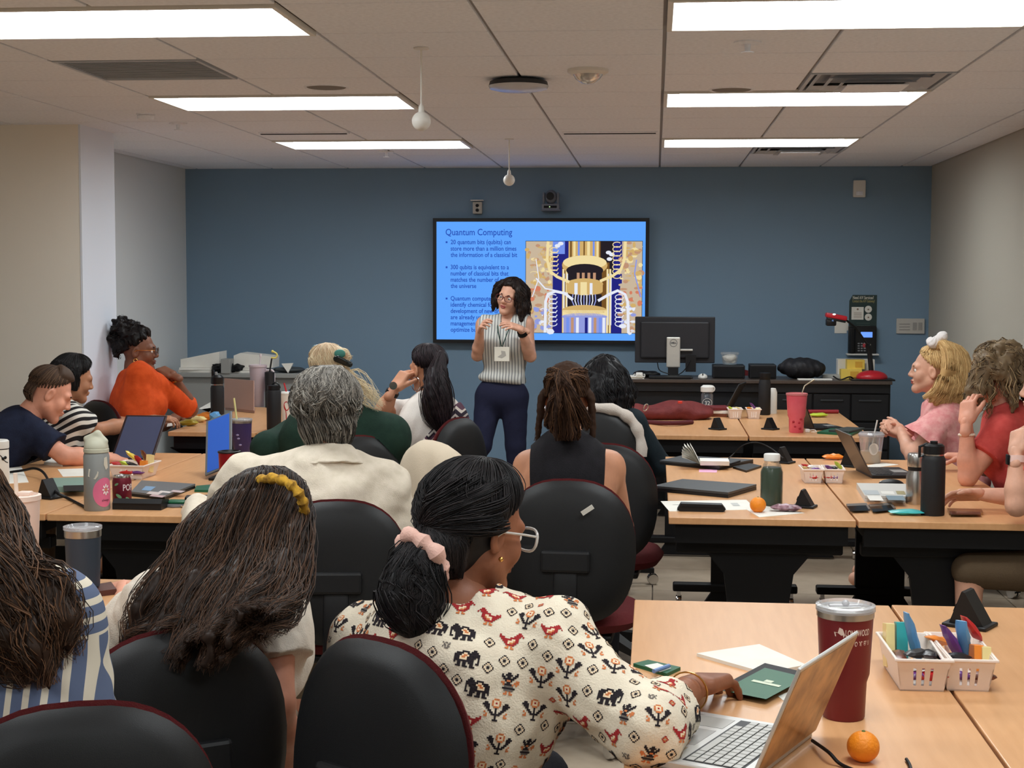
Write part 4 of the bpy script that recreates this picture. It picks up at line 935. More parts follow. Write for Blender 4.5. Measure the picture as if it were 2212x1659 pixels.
for lb, pts in (('black coiled cable trailing over the desk edge', [(1845, 818, .1), (1835, 812, .06), (1815, 818, .04), (1800, 812, .1)]), ('thin black cable behind the document camera', [(1905, 818, .1), (1915, 814, .14), (1900, 812, .2)])):
    tag(MB().tube(spline([D(u, dy=dy) + A((0, 0, .006 + .02 * (v < 815))) for u, v, dy in pts], 20), .005, 6).build('cable', blackm, org=D(pts[0][0], dy=pts[0][2])), lb, 'cable')
# grey side cabinet in the left corner with papers and printer tray
CY = 11.0; a, b = onY(384, 806, CY), onY(652, 806, CY); cz = a[2]; gcm = mat('cabinet_grey', (150, 150, 146), .5); r = empty('side_cabinet', ((a[0] + b[0]) / 2, CY + .3, 0), 'grey low cabinet against the blue wall in the left corner', 'cabinet')
MB().box(((a[0] + b[0]) / 2, CY + .35, cz - .015), (b[0] - a[0], .7, .03), bev=.004).build('top', gcm, r, smooth=False); MB().box(((a[0] + b[0]) / 2, CY + .36, (cz - .03) / 2 + .15), (b[0] - a[0] - .04, .64, cz - .33)).build('body', gcm, r, smooth=False); MB().box(((a[0] + b[0]) / 2, CY + .36, .15), (b[0] - a[0] - .08, .6, .3)).build('plinth', blackm, r, smooth=False)
def C(u, dy=.2): p = onY(u, 800, CY + dy); return A((p[0], CY + dy, cz))
r = stack('paper_pile', C(437), (.28, .3, .02), 2, paper, 'tall skewed pile of white paper on the grey cabinet, left one', 'paper', .05, .02); MB().prism([(0, 0), (.3, 0), (.3, .12), (.0, .06)], C(392, .1) + A((0, -.02, .04)), (1, 0, 0), (0, 0, 1), (0, 1, 0), .2).build('ream', paper, r, smooth=False)
r = stack('paper_pile', C(535), (.3, .28, .02), 2, paper, 'white paper pile on the grey cabinet behind the lilac tumbler', 'paper', -.05, .02); MB().prism([(0, 0), (.3, 0), (.3, .085), (.05, .11), (0, .09)], C(505, .1) + A((0, 0, .04)), (1, 0, 0), (0, 0, 1), (0, 1, 0), .2).build('ream', paper, r, smooth=False)
tag(MB().box(C(503, .05) + A((-.04, 0, .055)), (.07, .12, .11), bev=.004).build('card_box', gcm, org=C(503, .05), smooth=False), 'small grey card box between the paper piles', 'box')
blob('cable_heap', C(490, .06), (.12, .05, .035), blackm, 'heap of black cables and clips on the grey cabinet', 'cables', .012, 70, 6)
tag(MB().prism([(0, .07), (.09, .075), (.05, .0)], C(608, .1) + A((0, 0, .002)), (1, 0, 0), (0, 0, 1), (0, 1, 0), .02).build('paper_scrap', paper, org=C(608, .1), smooth=False), 'white triangular folded paper at the right of the grey cabinet', 'paper')
blob('dark_tray', C(625, .2), (.12, .09, .022), mat('tray_grey', (66, 70, 72), .5), 'dark low tray at the right end of the grey cabinet', 'tray', .002)
# ---------------------------------------------------------------- the people
J = onY
sk_l = skin('skin_light', (222, 168, 142)); sk_p = skin('skin_pink', (226, 160, 134)); sk_m = skin('skin_medium', (182, 126, 94)); sk_b = skin('skin_brown', (128, 82, 60)); sk_t = skin('skin_tan', (200, 142, 110)); sk_d = skin('skin_deep', (146, 92, 66))
liprose = mat('lip_rose', (168, 88, 82), .4); lipbrown = mat('lip_brown', (112, 58, 50), .4)
browd = mat('brow_dark', (36, 26, 22), .8); gold = mat('gold', (226, 176, 96), .25, 1.); silver = mat('silver', (210, 210, 212), .2, 1.)
lensm = mat('lens', (235, 240, 245), .05, trans=1., ior=1.05, alpha=.25)
def cloth(n, c, var=None, rough=.85, bump=.25): return mat(n, c, rough, spec=.2, var=var, vscale=30, bump=bump, bscale=260)
def glasses(p, fm, w=.028, h=.02, up=0., fwd=0., th=.0022, lens=True, temple=None, parent=None):
    r = empty('glasses', p.hc, parent=p.o); m = MB(); l = MB(); T = lambda x, y, z: p.T(x, y + fwd, z + up)
    for q in (-1, 1):
        loop = [T(.033 * q + w * math.copysign(abs(math.cos(a)) ** .7, math.cos(a)), .103 - .1 * (.033 * q + w * math.cos(a)) ** 2 * 8, -.002 + h * math.copysign(abs(math.sin(a)) ** .8, math.sin(a))) for a in np.linspace(0, 2 * math.pi, 21)[:-1]]
        m.tube(loop, th, 6, closed=True); l.add(loop, [list(range(20))])
    m.tube([T(-.007, .104, .003), T(0, .106, .006), T(.007, .104, .003)], th, 6); m.build('rims', fm, r)
    if lens: l.build('lenses', lensm, r)
    for q in (-1, 1): MB().tube([T(.06 * q, .098, .006), T(.07 * q, .06, .006), T(.08 * q, .0, .004), T(.079 * q, -.02, -.012)], th * .9, 6).build('temple', temple or fm, r)
def band(p, name, wrist, elbow, m, r=.03, th=.004, w=.02, off=.03, beads=0):
    d = nrm(A(elbow) - A(wrist)); c = A(wrist) + d * off; a = nrm(np.cross(d, (0.2, .3, 1))); b = np.cross(d, a)
    if beads:
        mb = MB()
        for i in range(beads): t = 2 * math.pi * i / beads; mb.sphere(c + r * (math.cos(t) * a + math.sin(t) * b), th, 8, 6)
        return mb.build(name, m, p.o)
    mb = MB(); n = 24; V = []; F = []
    for i in range(n):
        t = 2 * math.pi * i / n; e = math.cos(t) * a + math.sin(t) * b
        for rr, ww in ((r, -w / 2), (r + th, -w / 2), (r + th, w / 2), (r, w / 2)): V.append(c + e * rr + d * ww)
    for i in range(n):
        j = (i + 1) % n
        for k in range(4): F.append([i * 4 + k, j * 4 + k, j * 4 + (k + 1) % 4, i * 4 + (k + 1) % 4])
    return mb.add(V, F).build(name, m, p.o)
def hoop(p, q, m, r=.012, th=.0016):
    c = p.T(.08 * q, -.004, -.045 - r * .8); x, z = p.HR[:, 1], p.HR[:, 2]
    return MB().tube([c + r * (math.cos(a) * x + math.sin(a) * z) for a in np.linspace(0, 2 * math.pi, 19)[:-1]], th, 6, closed=True).build('earring', m, p.o)
def lap(p, *qs, fw=.3, up=.13, hand=True):
    for q in qs:
        k = -1 if q == 'L' else 1; w_ = p.pv + p.R[:, 1] * fw + p.R[:, 0] * k * .1 + A((0, 0, up)); p.arm(q, wrist=w_, pole=p.R[:, 0] * k - p.R[:, 1] * .6, hand=(p.R[:, 1] - p.R[:, 0] * k * .3, (0, 0, 1)) if hand else None)
def tee(p, m, frac=.55, e=.014, neck=.075, vox=.008, noise=None, name='shirt', flare=.006, drop=0., neckfwd=.02, both=True):
    F = SDF(); p.torso(F, e)
    for q in p.arms: p.sleeve(F, q, frac, e, flare=flare)
    if frac > 0: pass
    F.ell(p.nb + p.up * (.055 - drop) + p.fw * neckfwd, (neck, neck, .075), A([p.side, p.fw, p.up]).T, .006, op='s'); F.cut(p.pv + p.up * -.1, -p.up)
    return p.wear(name, F, m, vox, noise)
def head_from(u, v, Y): return J(u, v, Y)

# 1 presenter ------------------------------------------------------
def presenter():
    Y = 10.6; p = Person('standing woman in striped sleeveless blouse and lanyard speaking before the screen', J(1102, 641, Y), J(1084, 858, Y), 168, sk_l, hyaw=160, hpitch=4, hroll=-14, sh_w=.15, seated=False, shoulders=(J(1136, 697, Y), J(1046, 699, Y)), hs=1.02)
    p.arm('R', J(1031, 768, Y - .02), J(1038, 712, Y - .2), hand=((.25, -.75, .45), (-.8, -.1, .5)), curl=.5, thumb=.6)
    p.arm('L', J(1146, 770, Y - .05), J(1126, 711, Y - .22), hand=((-.75, -.5, .3), (.2, -.5, .8)), curl=.3, thumb=.4)
    p.leg('R', J(1040, 960, Y - .08), J(985, 1075, Y - .02)); p.leg('L', J(1114, 962, Y - .02), J(1117, 1080, Y))
    p.build(hvox=.004, eyes=True, lips=liprose, tone=browd)
    F = SDF(); p.torso(F, .016); F.ell(p.pv + p.up * .13, (.182, .14, .06), A([p.side, p.fw, p.up]).T, .03)
    F.cone(p.nb + p.up * .05 + p.fw * .05, p.pv + p.up * .36 + p.fw * .2, .05, .008, .01, op='s'); F.ell(p.nb + p.up * .06, (.07, .06, .07), k=.006, op='s'); F.cut(p.pv + p.up * .1, -p.up, .02)
    for q in 'LR': F.cut(p.sh[q] + p.side * (.02 if q == 'R' else -.02), p.side * (1 if q == 'R' else -1), .006)
    p.wear('blouse', F, stripes('grey_pinstripe', (202, 202, 196), (96, 100, 104), 'X', .021, .76), .006, wrinkle(.002, 30, 4, (1, 1, .3)))
    p.pants(cloth('navy_twill', (34, 36, 58)), e=.016, to=1.3, vox=.009, noise=wrinkle(.002, 35, 2)); p.shoes(mat('dark_shoe', (30, 28, 28), .5))
    h = Hair(11); p.cap(h, 1.1, 120, 105, 48, .016, 8, 30, jitter=.03)
    for i in range(30):
        ph = 62 + 236 * i / 29; out = 1.24 + .12 * math.sin(i * 1.7); ln = .1 + .04 * math.sin(i * 2.3) + (.03 if ph > 180 else -.005)
        a = p.on_head(35, ph, 1.1); b = p.on_head(75, ph, out); c = p.on_head(105, ph, out + .12); d = c + A((0, 0, -ln)) + (c - p.hc) * .12
        h.lock([a, b, c, (c + d) / 2 + h.r.normal(0, .008, 3), d], [.016, .022, .024, .02, .01], 16, .008, 9, r0=.0022)
    h.build(p.o, hairmat('hair_dark_curly', (22, 16, 15), (62, 44, 36)), .008, wrinkle(.004, 90, 5))
    glasses(p, mat('red_brown_frame', (96, 34, 40), .3), .027, .019)
    band(p, 'smartwatch', *p.arms['L'][:0:-1], blackm, .03, .006, .03, .035)
    # lanyard and name badge
    g = mat('lanyard_green', (36, 66, 58), .7); b = J(1084, 748, Y - .22)
    m = MB(); m.tube(spline([p.nb + p.side * -.055 + p.up * .035 - p.fw * .01, p.nb - p.side * .045 + p.fw * .11 - p.up * .07, b - p.side * .004], 10), .004, 6); m.tube(spline([p.nb + p.side * .055 + p.up * .035 - p.fw * .01, p.nb + p.side * .045 + p.fw * .11 - p.up * .07, b + p.side * .004], 10), .004, 6); m.build('lanyard', g, p.o)
    R = A([(1, 0, 0), (0, 1, 0), (0, 0, 1.)]); c = J(1084, 765, Y - .225); bd = MB().box(c, (.105, .004, .1), bev=.002).build('name_badge', mat('badge_white', (232, 228, 214), .3), p.o, smooth=False)
    MB().prism([(-.03, -.02), (.0, -.028), (.03, -.01), (.024, .02), (-.005, .024), (-.002, .0)], c + A((0, -.0025, 0)), (1, 0, 0), (0, 0, 1), (0, -1, 0), .0006).build('badge_print', mat('badge_grey', (176, 172, 164), .5), bd)
presenter()

# 2 woman in orange ------------------------------------------------
def orange():
    Y = 8.75; p = Person('woman in orange top with glasses and dark curly updo resting chin on hand', J(300, 757, Y), A((-3.0, 8.42, .52)), -58, sk_b, hyaw=-80, hpitch=2, hs=1.06, sh_w=.17, size=1.08)
    p.arm('R', J(412, 884, Y + .12), J(372, 810, Y - .04), hand=(J(338, 792, Y) - J(372, 810, Y - .04), (.4, -.4, .8)), curl=.75, thumb=.5)
    p.arm('L', wrist=J(392, 900, Y + .55), pole=(0, 0, -1), hand=((1, -.3, 0), (0, 0, 1)))
    p.build(hvox=.004, eyes=True, lips=lipbrown, tone=browd)
    F = SDF(); p.torso(F, .02)
    for q in 'LR': p.sleeve(F, q, .98, .02, flare=.004)
    F.ell(p.nb + p.up * .05 + p.fw * .02, (.075, .075, .06), k=.006, op='s'); F.cut(p.pv - p.up * .1, -p.up); p.wear('top', F, cloth('orange_knit', (214, 84, 34), (200, 72, 26)), .009, wrinkle(.004, 22, 3))
    F = SDF(); F.ell(p.nb + p.up * .0 + p.fw * .012, (.078, .078, .035), k=.01); F.ell(p.nb + p.up * .05 + p.fw * .02, (.068, .068, .07), k=.004, op='s'); p.wear('neckband', F, mat('black_knit', (24, 22, 22), .9), .006)
    p.pants(cloth('dark_denim', (40, 42, 52)))
    h = Hair(12); p.cap(h, 1.12, 122, 92, 46, .018, 6, 28, jitter=.05)
    for i in range(44):
        d = nrm(h.r.normal(size=3) + A((0, -.3, .3))); c0 = A((0, -.075, .09)); a = p.T(*(c0 * .6)); b = p.T(*(c0 + d * .055)); c = p.T(*(c0 + d * .085 + h.r.normal(0, .012, 3)))
        h.lock([a, b, c], [.03, .028, .014], 9, .01, 12, r0=.0022)
    for i in range(14):
        a = p.on_head(85 + 4 * (i % 3), 135 + 6.5 * i, 1.1); h.lock([a, a + A((-.015, 0, -.03)), a + A((-.02, 0, -.06)) + h.r.normal(0, .01, 3)], [.012, .01, .005], 8, .01, 12, r0=.002)
    h.build(p.o, hairmat('hair_black_coil', (14, 11, 12), (46, 34, 30)), .009, wrinkle(.006, 80, 6))
    glasses(p, mat('tortoise', (70, 44, 30), .3), .028, .02, temple=gold); hoop(p, 1, gold, .011, .003); band(p, 'bracelet', *p.arms['R'][:0:-1], gold, .031, .004, .012, .03); 
orange()

# 3 striped tee ----------------------------------------------------
def striped():
    Y = 7.8; p = Person('woman with straight black bob and black and white striped tee at the far left table', J(160, 818, Y), A((-3.26, 7.58, .5)), -40, sk_m, hyaw=-55, hpitch=14, sh_w=.165)
    p.arm('R', J(205, 930, Y - .05), J(335, 905, Y + .45), hand=((1, .3, .0), (0, -.2, 1)), curl=.5); p.arm('L', wrist=J(300, 912, Y + .7), pole=(-1, 0, -1))
    p.build(); F = SDF(); p.torso(F, .018)
    for q in 'LR': p.sleeve(F, q, .6, .018, flare=.012)
    F.ell(p.nb + p.up * .05 + p.fw * .02, (.07, .07, .06), k=.006, op='s'); F.cut(p.pv - p.up * .1, -p.up)
    p.wear('tee', F, stripes('black_white_stripe', (226, 222, 212), (40, 38, 40), 'Z', .034, .5, rot=(.25, .5, 0)), .008, wrinkle(.003, 28, 8)); p.pants(cloth('black_cotton', (30, 30, 34)))
    h = Hair(13); p.cap(h, 1.1, 125, 108, 50, .014, 34, 36, r0=.0014)
    for i in range(20):
        ph = 90 + 180 * i / 19; a = p.on_head(70, ph, 1.12); b = p.on_head(105, ph, 1.22); h.lock([a, b, b + A((0, 0, -.06)) - (b - p.hc) * .05], [.018, .02, .012], 14, .001, r0=.0018)
    h.build(p.o, hairmat('hair_black', (12, 11, 12), (44, 40, 40), .35), .008, push=True); hoop(p, 1, gold, .006)
striped()

# 4 man in navy ----------------------------------------------------
def navy():
    Y = 7.1; p = Person('man with short brown hair in navy polo shirt leaning over the left table', J(108, 848, Y), A((-3.42, 6.9, .53)), -75, sk_p, hyaw=-62, hpitch=28, fem=False, sh_w=.19, size=1.08, hs=1.1, shoulders=(J(40, 915, Y + .3), J(62, 930, Y - .12)))
    p.arm('R', J(140, 985, Y - .12), J(238, 990, Y + .02), hand=((1, .2, -.1), (0, -.3, 1)), curl=.5); p.arm('L', J(120, 990, Y + .36), J(225, 985, Y + .3), hand=((1, 0, 0), (0, 0, 1)))
    p.build(jaw=1.12, tone=browd); F = SDF(); p.torso(F, .02)
    for q in 'LR': p.sleeve(F, q, .72, .022, flare=.012)
    F.ell(p.nb + p.up * .06 + p.fw * .02, (.066, .066, .06), k=.006, op='s'); F.cut(p.pv - p.up * .1, -p.up); p.wear('polo_shirt', F, cloth('navy_pique', (32, 38, 58), (26, 30, 48)), .008, wrinkle(.004, 20, 9))
    F = SDF(); F.cone(p.neck0 - p.up * .055, p.nb - p.up * .01, .066, .088, k=.01, cap=3); F.ell(p.nb + p.up * .06 + p.fw * .03, (.062, .068, .1), k=.004, op='s'); p.wear('collar', F, MATS['navy_pique'], .006)
    p.pants(cloth('khaki', (120, 104, 84)))
    h = Hair(14); p.cap(h, 1.0, 122, 98, 44, .007, 40, 44, r0=.0012); p.nape(h, .006, 24, -.07, .0011)
    for i in range(30):
        ph = -80 + 160 * i / 29; h.lock([p.on_head(4, ph, 1.03), p.on_head(24, ph, 1.06), p.on_head(44, ph, 1.07)], [.011, .013, .008], 16, .002, r0=.0013)
    h.build(p.o, hairmat('hair_brown_short', (58, 43, 34), (112, 86, 66), .6), .007)
navy()

# 5 person in dark green -------------------------------------------
def green():
    Y = 6.75; p = Person('person with thin blonde hair, hair clip and glasses on top wearing a dark green top', J(706, 803, Y), A((-1.42, 6.6, .55)), 35, sk_p, hyaw=25, hpitch=2, sh_w=.2, size=1.1, bulk=1.25, shoulders=(J(668, 925, Y + .15), J(838, 940, Y - .12)))
    lap(p, 'L', 'R'); p.build(); F = SDF(); p.torso(F, .03)
    for q in 'LR': p.sleeve(F, q, 1.2, .026)
    F.ell(p.nb + p.up * .06 + p.fw * .02, (.07, .07, .07), k=.006, op='s'); F.cut(p.pv - p.up * .12, -p.up); p.wear('top', F, cloth('dark_green_knit', (34, 56, 46), (28, 48, 40)), .01, wrinkle(.004, 16, 10)); p.pants(cloth('black_cotton', (30, 30, 34)))
    h = Hair(15); p.cap(h, 1.06, 124, 98, 40, .011, 44, 36, r0=.0013, wave=.004, jitter=.03, tone=.55); p.nape(h, .01, 20)
    for i in range(16):
        a = p.on_head(40 + 3 * i, 150 - 3 * i, 1.08); b = p.on_head(60, 130, 1.22); h.lock([a, (a + b) / 2 + h.r.normal(0, .012, 3), b + h.r.normal(0, .02, 3)], [.008, .012, .006], 10, .006, 10, tone=.7)
    for i in range(26):
        a = p.on_head(85 + i % 9 * 4, 100 + 4 * i, 1.08); e = J(790 + h.r.uniform(0, 40), 845 + h.r.uniform(0, 45), Y - .1 - .05 * h.r.random()); h.lock([a, a + A((.03, -.03, -.04)), (a + e) / 2 + h.r.normal(0, .02, 3), e], [.008, .008, .006, .002], 7, .012, 9, solid=False, tone=.75, r0=.0012)
    h.build(p.o, hairmat('hair_blonde_thin', (176, 136, 102), (226, 212, 178), .5), .007, push=True); p.o['label'] = p.label
    F = SDF(); c = J(741, 781, Y - .13); F.cone(c + A((-.03, 0, .012)), c + A((.03, 0, -.012)), .015, .014, .01); F.cone(c + A((-.02, -.01, .02)), c + A((.02, -.012, .0)), .008, .008, .005); p.wear('hair_clip', F, mat('dark_clip', (26, 32, 32), .25), .004)
    F = SDF(); c = J(734, 764, Y - .11); F.ell(c, (.026, .012, .02), k=.01); p.wear('hair_tie', F, mat('teal_tie', (66, 128, 116), .6), .004)
    q = p.HR; old = p.HR; p.HR = frame(25, -58, 0); oT = p.T; p.T = lambda x, y, z: p.hc + p.HR @ A((x * 1.05, y * 1.02, z)) ; glasses(p, mat('clear_blue_frame', (150, 186, 204), .1, trans=.5), .03, .022, up=.045); p.HR = old; p.T = oT
green()

# 6 grey hair, white shirt -----------------------------------------
def white_shirt():
    Y = 5.2; p = Person('person with thick short grey hair in a cream linen shirt seen from behind', J(705, 892, Y), A((-1.08, 5.02, .52)), 12, sk_p, hyaw=14, hpitch=3, hroll=-3, fem=False, sh_w=.21, size=1.12, hs=1.12, bulk=1.16, shoulders=(J(528, 1040, Y + .02), J(822, 1048, Y - .03)))
    p.arm('L', J(458, 1160, Y + .12), J(420, 1100, Y + .5), hand=((-.3, 1, 0), (0, 0, 1))); p.arm('R', J(880, 1215, Y - .02), J(790, 1200, Y + .35), hand=((-.5, 1, 0), (0, 0, 1)))
    p.build(jaw=1.1); F = SDF(); p.torso(F, .03)
    for q in 'LR': p.sleeve(F, q, 1.9, .03)
    F.ell(p.nb + p.up * .07 + p.fw * .02, (.075, .075, .07), k=.006, op='s'); F.cut(p.pv - p.up * .12, -p.up)
    linen = cloth('cream_linen', (226, 214, 196), (214, 202, 182)); p.wear('shirt', F, linen, .008, both(wrinkle(.011, 13, 12, (1.2, 1, 1.8)), wrinkle(.0035, 42, 5, (.5, .5, 1.4))))
    F = SDF(); F.cone(p.nb + p.up * .05, p.nb - p.up * .03, .082, .15, k=.01, cap=3); F.cone(p.nb + p.up * .1, p.nb - p.up * .1, .07, .08, k=.004, cap=3, op='s'); p.wear('collar', F, linen, .006, wrinkle(.002, 40, 3))
    p.pants(cloth('khaki', (120, 104, 84)))
    h = Hair(16); p.cap(h, 1.2, 132, 104, 50, .012, 44, 40, r0=.0015, wave=.006, jitter=.05); p.nape(h, .018, 30, -.1, .0015, .004, .074)
    for i in range(110):
        ph = 60 + 240 * h.r.random(); t0 = h.r.uniform(0, 78); sw = h.r.uniform(-25, 35)
        h.lock([p.on_head(t0, ph, 1.26), p.on_head(t0 + 22, ph + sw * .5, 1.34), p.on_head(t0 + 44, ph + sw, 1.3)], [.01, .016, .007], 12, .004, 8, solid=t0 < 60, r0=.0015)
    h.build(p.o, hairmat('hair_grey', (58, 54, 50), (176, 170, 160), .5), .008, wrinkle(.004, 50, 7), base_tone=.3, push=True)
white_shirt()

# 7 ponytail woman -------------------------------------------------
def ponytail():
    Y = 7.6; p = Person('woman with long dark ponytail and hoop earring in white and zigzag top', J(922, 797, Y), A((-1.09, 7.5, .53)), 42, sk_t, hyaw=48, hpitch=4, sh_w=.17, bulk=1.15, shoulders=(J(886, 895, Y + .13), J(958, 900, Y - .1)))
    p.arm('L', J(824, 892, Y - .06), J(853, 838, Y - .08), hand=(J(880, 800, Y - .04) - J(853, 838, Y - .08), (-.3, -.6, .8)), curl=.8, thumb=.5, hs=1.05); lap(p, 'R')
    p.build(lips=lipbrown); tee(p, cloth('white_jersey', (226, 218, 210)), .7, .02, flare=.012, noise=wrinkle(.003, 26, 14))
    F = SDF(); p.torso(F, .03); F.cut(J(905, 960, Y - .2), (-.75, 0, .66)); F.cut(J(960, 868, Y), (0, 0, 1)); F.cut(p.pv - p.up * .1, -p.up)
    p.wear('zigzag_vest', F, stripes('zigzag_knit', (44, 34, 46), [(206, 196, 186), (92, 60, 76), (44, 34, 46), (176, 168, 160)], 'Z', .075, .3, zig=(.026, .05)), .007); p.pants(cloth('dark_denim', (40, 42, 52)))
    h = Hair(17); p.cap(h, 1.06, 126, 96, 46, .012, 40, 36, r0=.0014); p.nape(h, .012, 20, -.08); a = p.on_head(70, 180, 1.15)
    for i in range(16):
        o = h.r.normal(0, .018, 3); h.lock([a, J(944, 815, Y - .18) + o * .6, J(948, 860, Y - .2) + o * 1.2, J(951, 900, Y - .2) + o * 1.2, J(953, 925 + 12 * h.r.random(), Y - .2) + o * .4], [.02, .034, .038, .03, .01], 26, .003, r0=.0017)
    h.build(p.o, hairmat('hair_espresso', (22, 16, 20), (52, 40, 44), .35), .008, push=True); hoop(p, -1, silver, .035, .002)
    band(p, 'wristwatch', *p.arms['L'][:0:-1], blackm, .03, .005, .02, .03)
    W_ = J(850, 833, Y - .13); MB().lathe([(0, 0), (.017, 0), (.02, .003), (.02, .009), (0, .009)], W_, R=rotx(math.pi / 2)).build('watch_case', silver, p.o)
ponytail()

# 8 dreadlocks -----------------------------------------------------
def locs():
    Y = 5.5; p = Person('woman with brown locs tied back wearing a black sleeveless top', J(1226, 855, Y), A((-.3, 5.3, .53)), 0, sk_t, hyaw=-4, hpitch=2, sh_w=.175, shoulders=(J(1143, 1004, Y), J(1316, 1004, Y)))
    p.arm('L', J(1118, 1140, Y + .08), J(1160, 1150, Y + .38), hand=((.3, 1, 0), (0, 0, 1))); p.arm('R', J(1345, 1140, Y + .08), J(1300, 1150, Y + .38), hand=((-.3, 1, 0), (0, 0, 1)))
    p.build(); F = SDF(); p.torso(F, .016); F.ell(p.nb + p.up * .065 + p.fw * .02, (.085, .075, .085), k=.006, op='s'); F.cut(p.pv - p.up * .1, -p.up)
    for q in 'LR': F.cut(p.sh[q] + p.side * (-.012 if q == 'R' else .012), p.side * (1 if q == 'R' else -1) - p.up * .05, .006)
    p.wear('tank_top', F, cloth('black_rib', (30, 28, 32), (24, 23, 26)), .007, wrinkle(.003, 22, 15)); p.pants(cloth('black_cotton', (30, 30, 34)))
    h = Hair(18)
    for i in range(40):
        ph = 9 * i; end = 108 if 80 < ph < 280 else 60; tie = p.on_head(62, 180, 1.28); a = p.on_head(end, ph, 1.05); b = p.on_head((end + 50) / 2 * .9, ph * .6 + 72 if ph <= 180 else ph * .6 + 72, 1.12)
        h.lock([a, b, (b + tie) / 2 + (b - p.hc) * .08, tie], [.0085, .0105, .0095, .008], 7, .003, 20, r0=.0014, k=.003)
    p.cap(h, 1.03, 112, 98, 46, .01, 0, 30)
    for i in range(34):
        f = i / 33; u = 1178 + 96 * ((i * 13) % 34) / 33; v = 900 + 62 * h.r.random() * (1 - abs(u - 1228) / 90) + (30 if abs(u - 1225) < 28 else 0)
        tie = p.on_head(62, 180, 1.3) + h.r.normal(0, .01, 3); e = J(u, min(v, 952), Y - .16 - .04 * h.r.random()); mid = (tie + e) / 2 + A((0, -.045, .03)) + h.r.normal(0, .01, 3)
        h.lock([tie, tie + A((0, -.03, .01)) + (e - tie) * .15, mid, e + A((0, 0, .03)), e], [.008, .009, .009, .008, .004], 6, .003, 20, r0=.0014, k=.002)
    for i in range(8):
        s_ = 1 if i % 2 else -1; a = p.on_head(100, 180 - s_ * 80, 1.1); h.lock([a, a + A((s_ * .012, -.01, -.04)), a + A((s_ * .012 + h.r.normal(0, .01), -.02, -.1 - .02 * i % 3))], [.007, .007, .004], 6, .003, 20)
    h.build(p.o, hairmat('hair_locs', (34, 22, 18), (112, 80, 58), .75, .2), .0042, wrinkle(.0015, 200, 3)); hoop(p, -1, silver, .028, .0018); hoop(p, 1, silver, .028, .0018)
locs()

# 9 black long hair behind -----------------------------------------
def blackhair():
    Y = 8.2; p = Person('person with long loose black hair seated at the table beyond the woman with locs', J(1306, 822, Y), A((-.3, 8.02, .52)), -8, sk_b, hyaw=-10, sh_w=.165)
    lap(p, 'L', 'R'); p.build(); tee(p, cloth('dark_teal_top', (28, 38, 44)), 1.4, .02, noise=wrinkle(.003, 24, 17)); p.pants(cloth('black_cotton', (30, 30, 34)))
    h = Hair(19); p.cap(h, 1.12, 120, 105, 48, .018, 10, 30, jitter=.04)
    for i in range(30):
        ph = 75 + 210 * i / 29; a = p.on_head(40, ph, 1.12); b = p.on_head(90, ph, 1.32); e = b + A((h.r.normal(0, .02) + .02, -.03, -.2 - .07 * h.r.random())); h.lock([a, b, (b + e) / 2 + (b - p.hc) * .15 + h.r.normal(0, .012, 3), e], [.02, .028, .028, .012], 14, .01, 9, r0=.002)
    h.build(p.o, hairmat('hair_jet', (13, 12, 14), (36, 33, 36), .45), .009, wrinkle(.005, 50, 8))
blackhair()

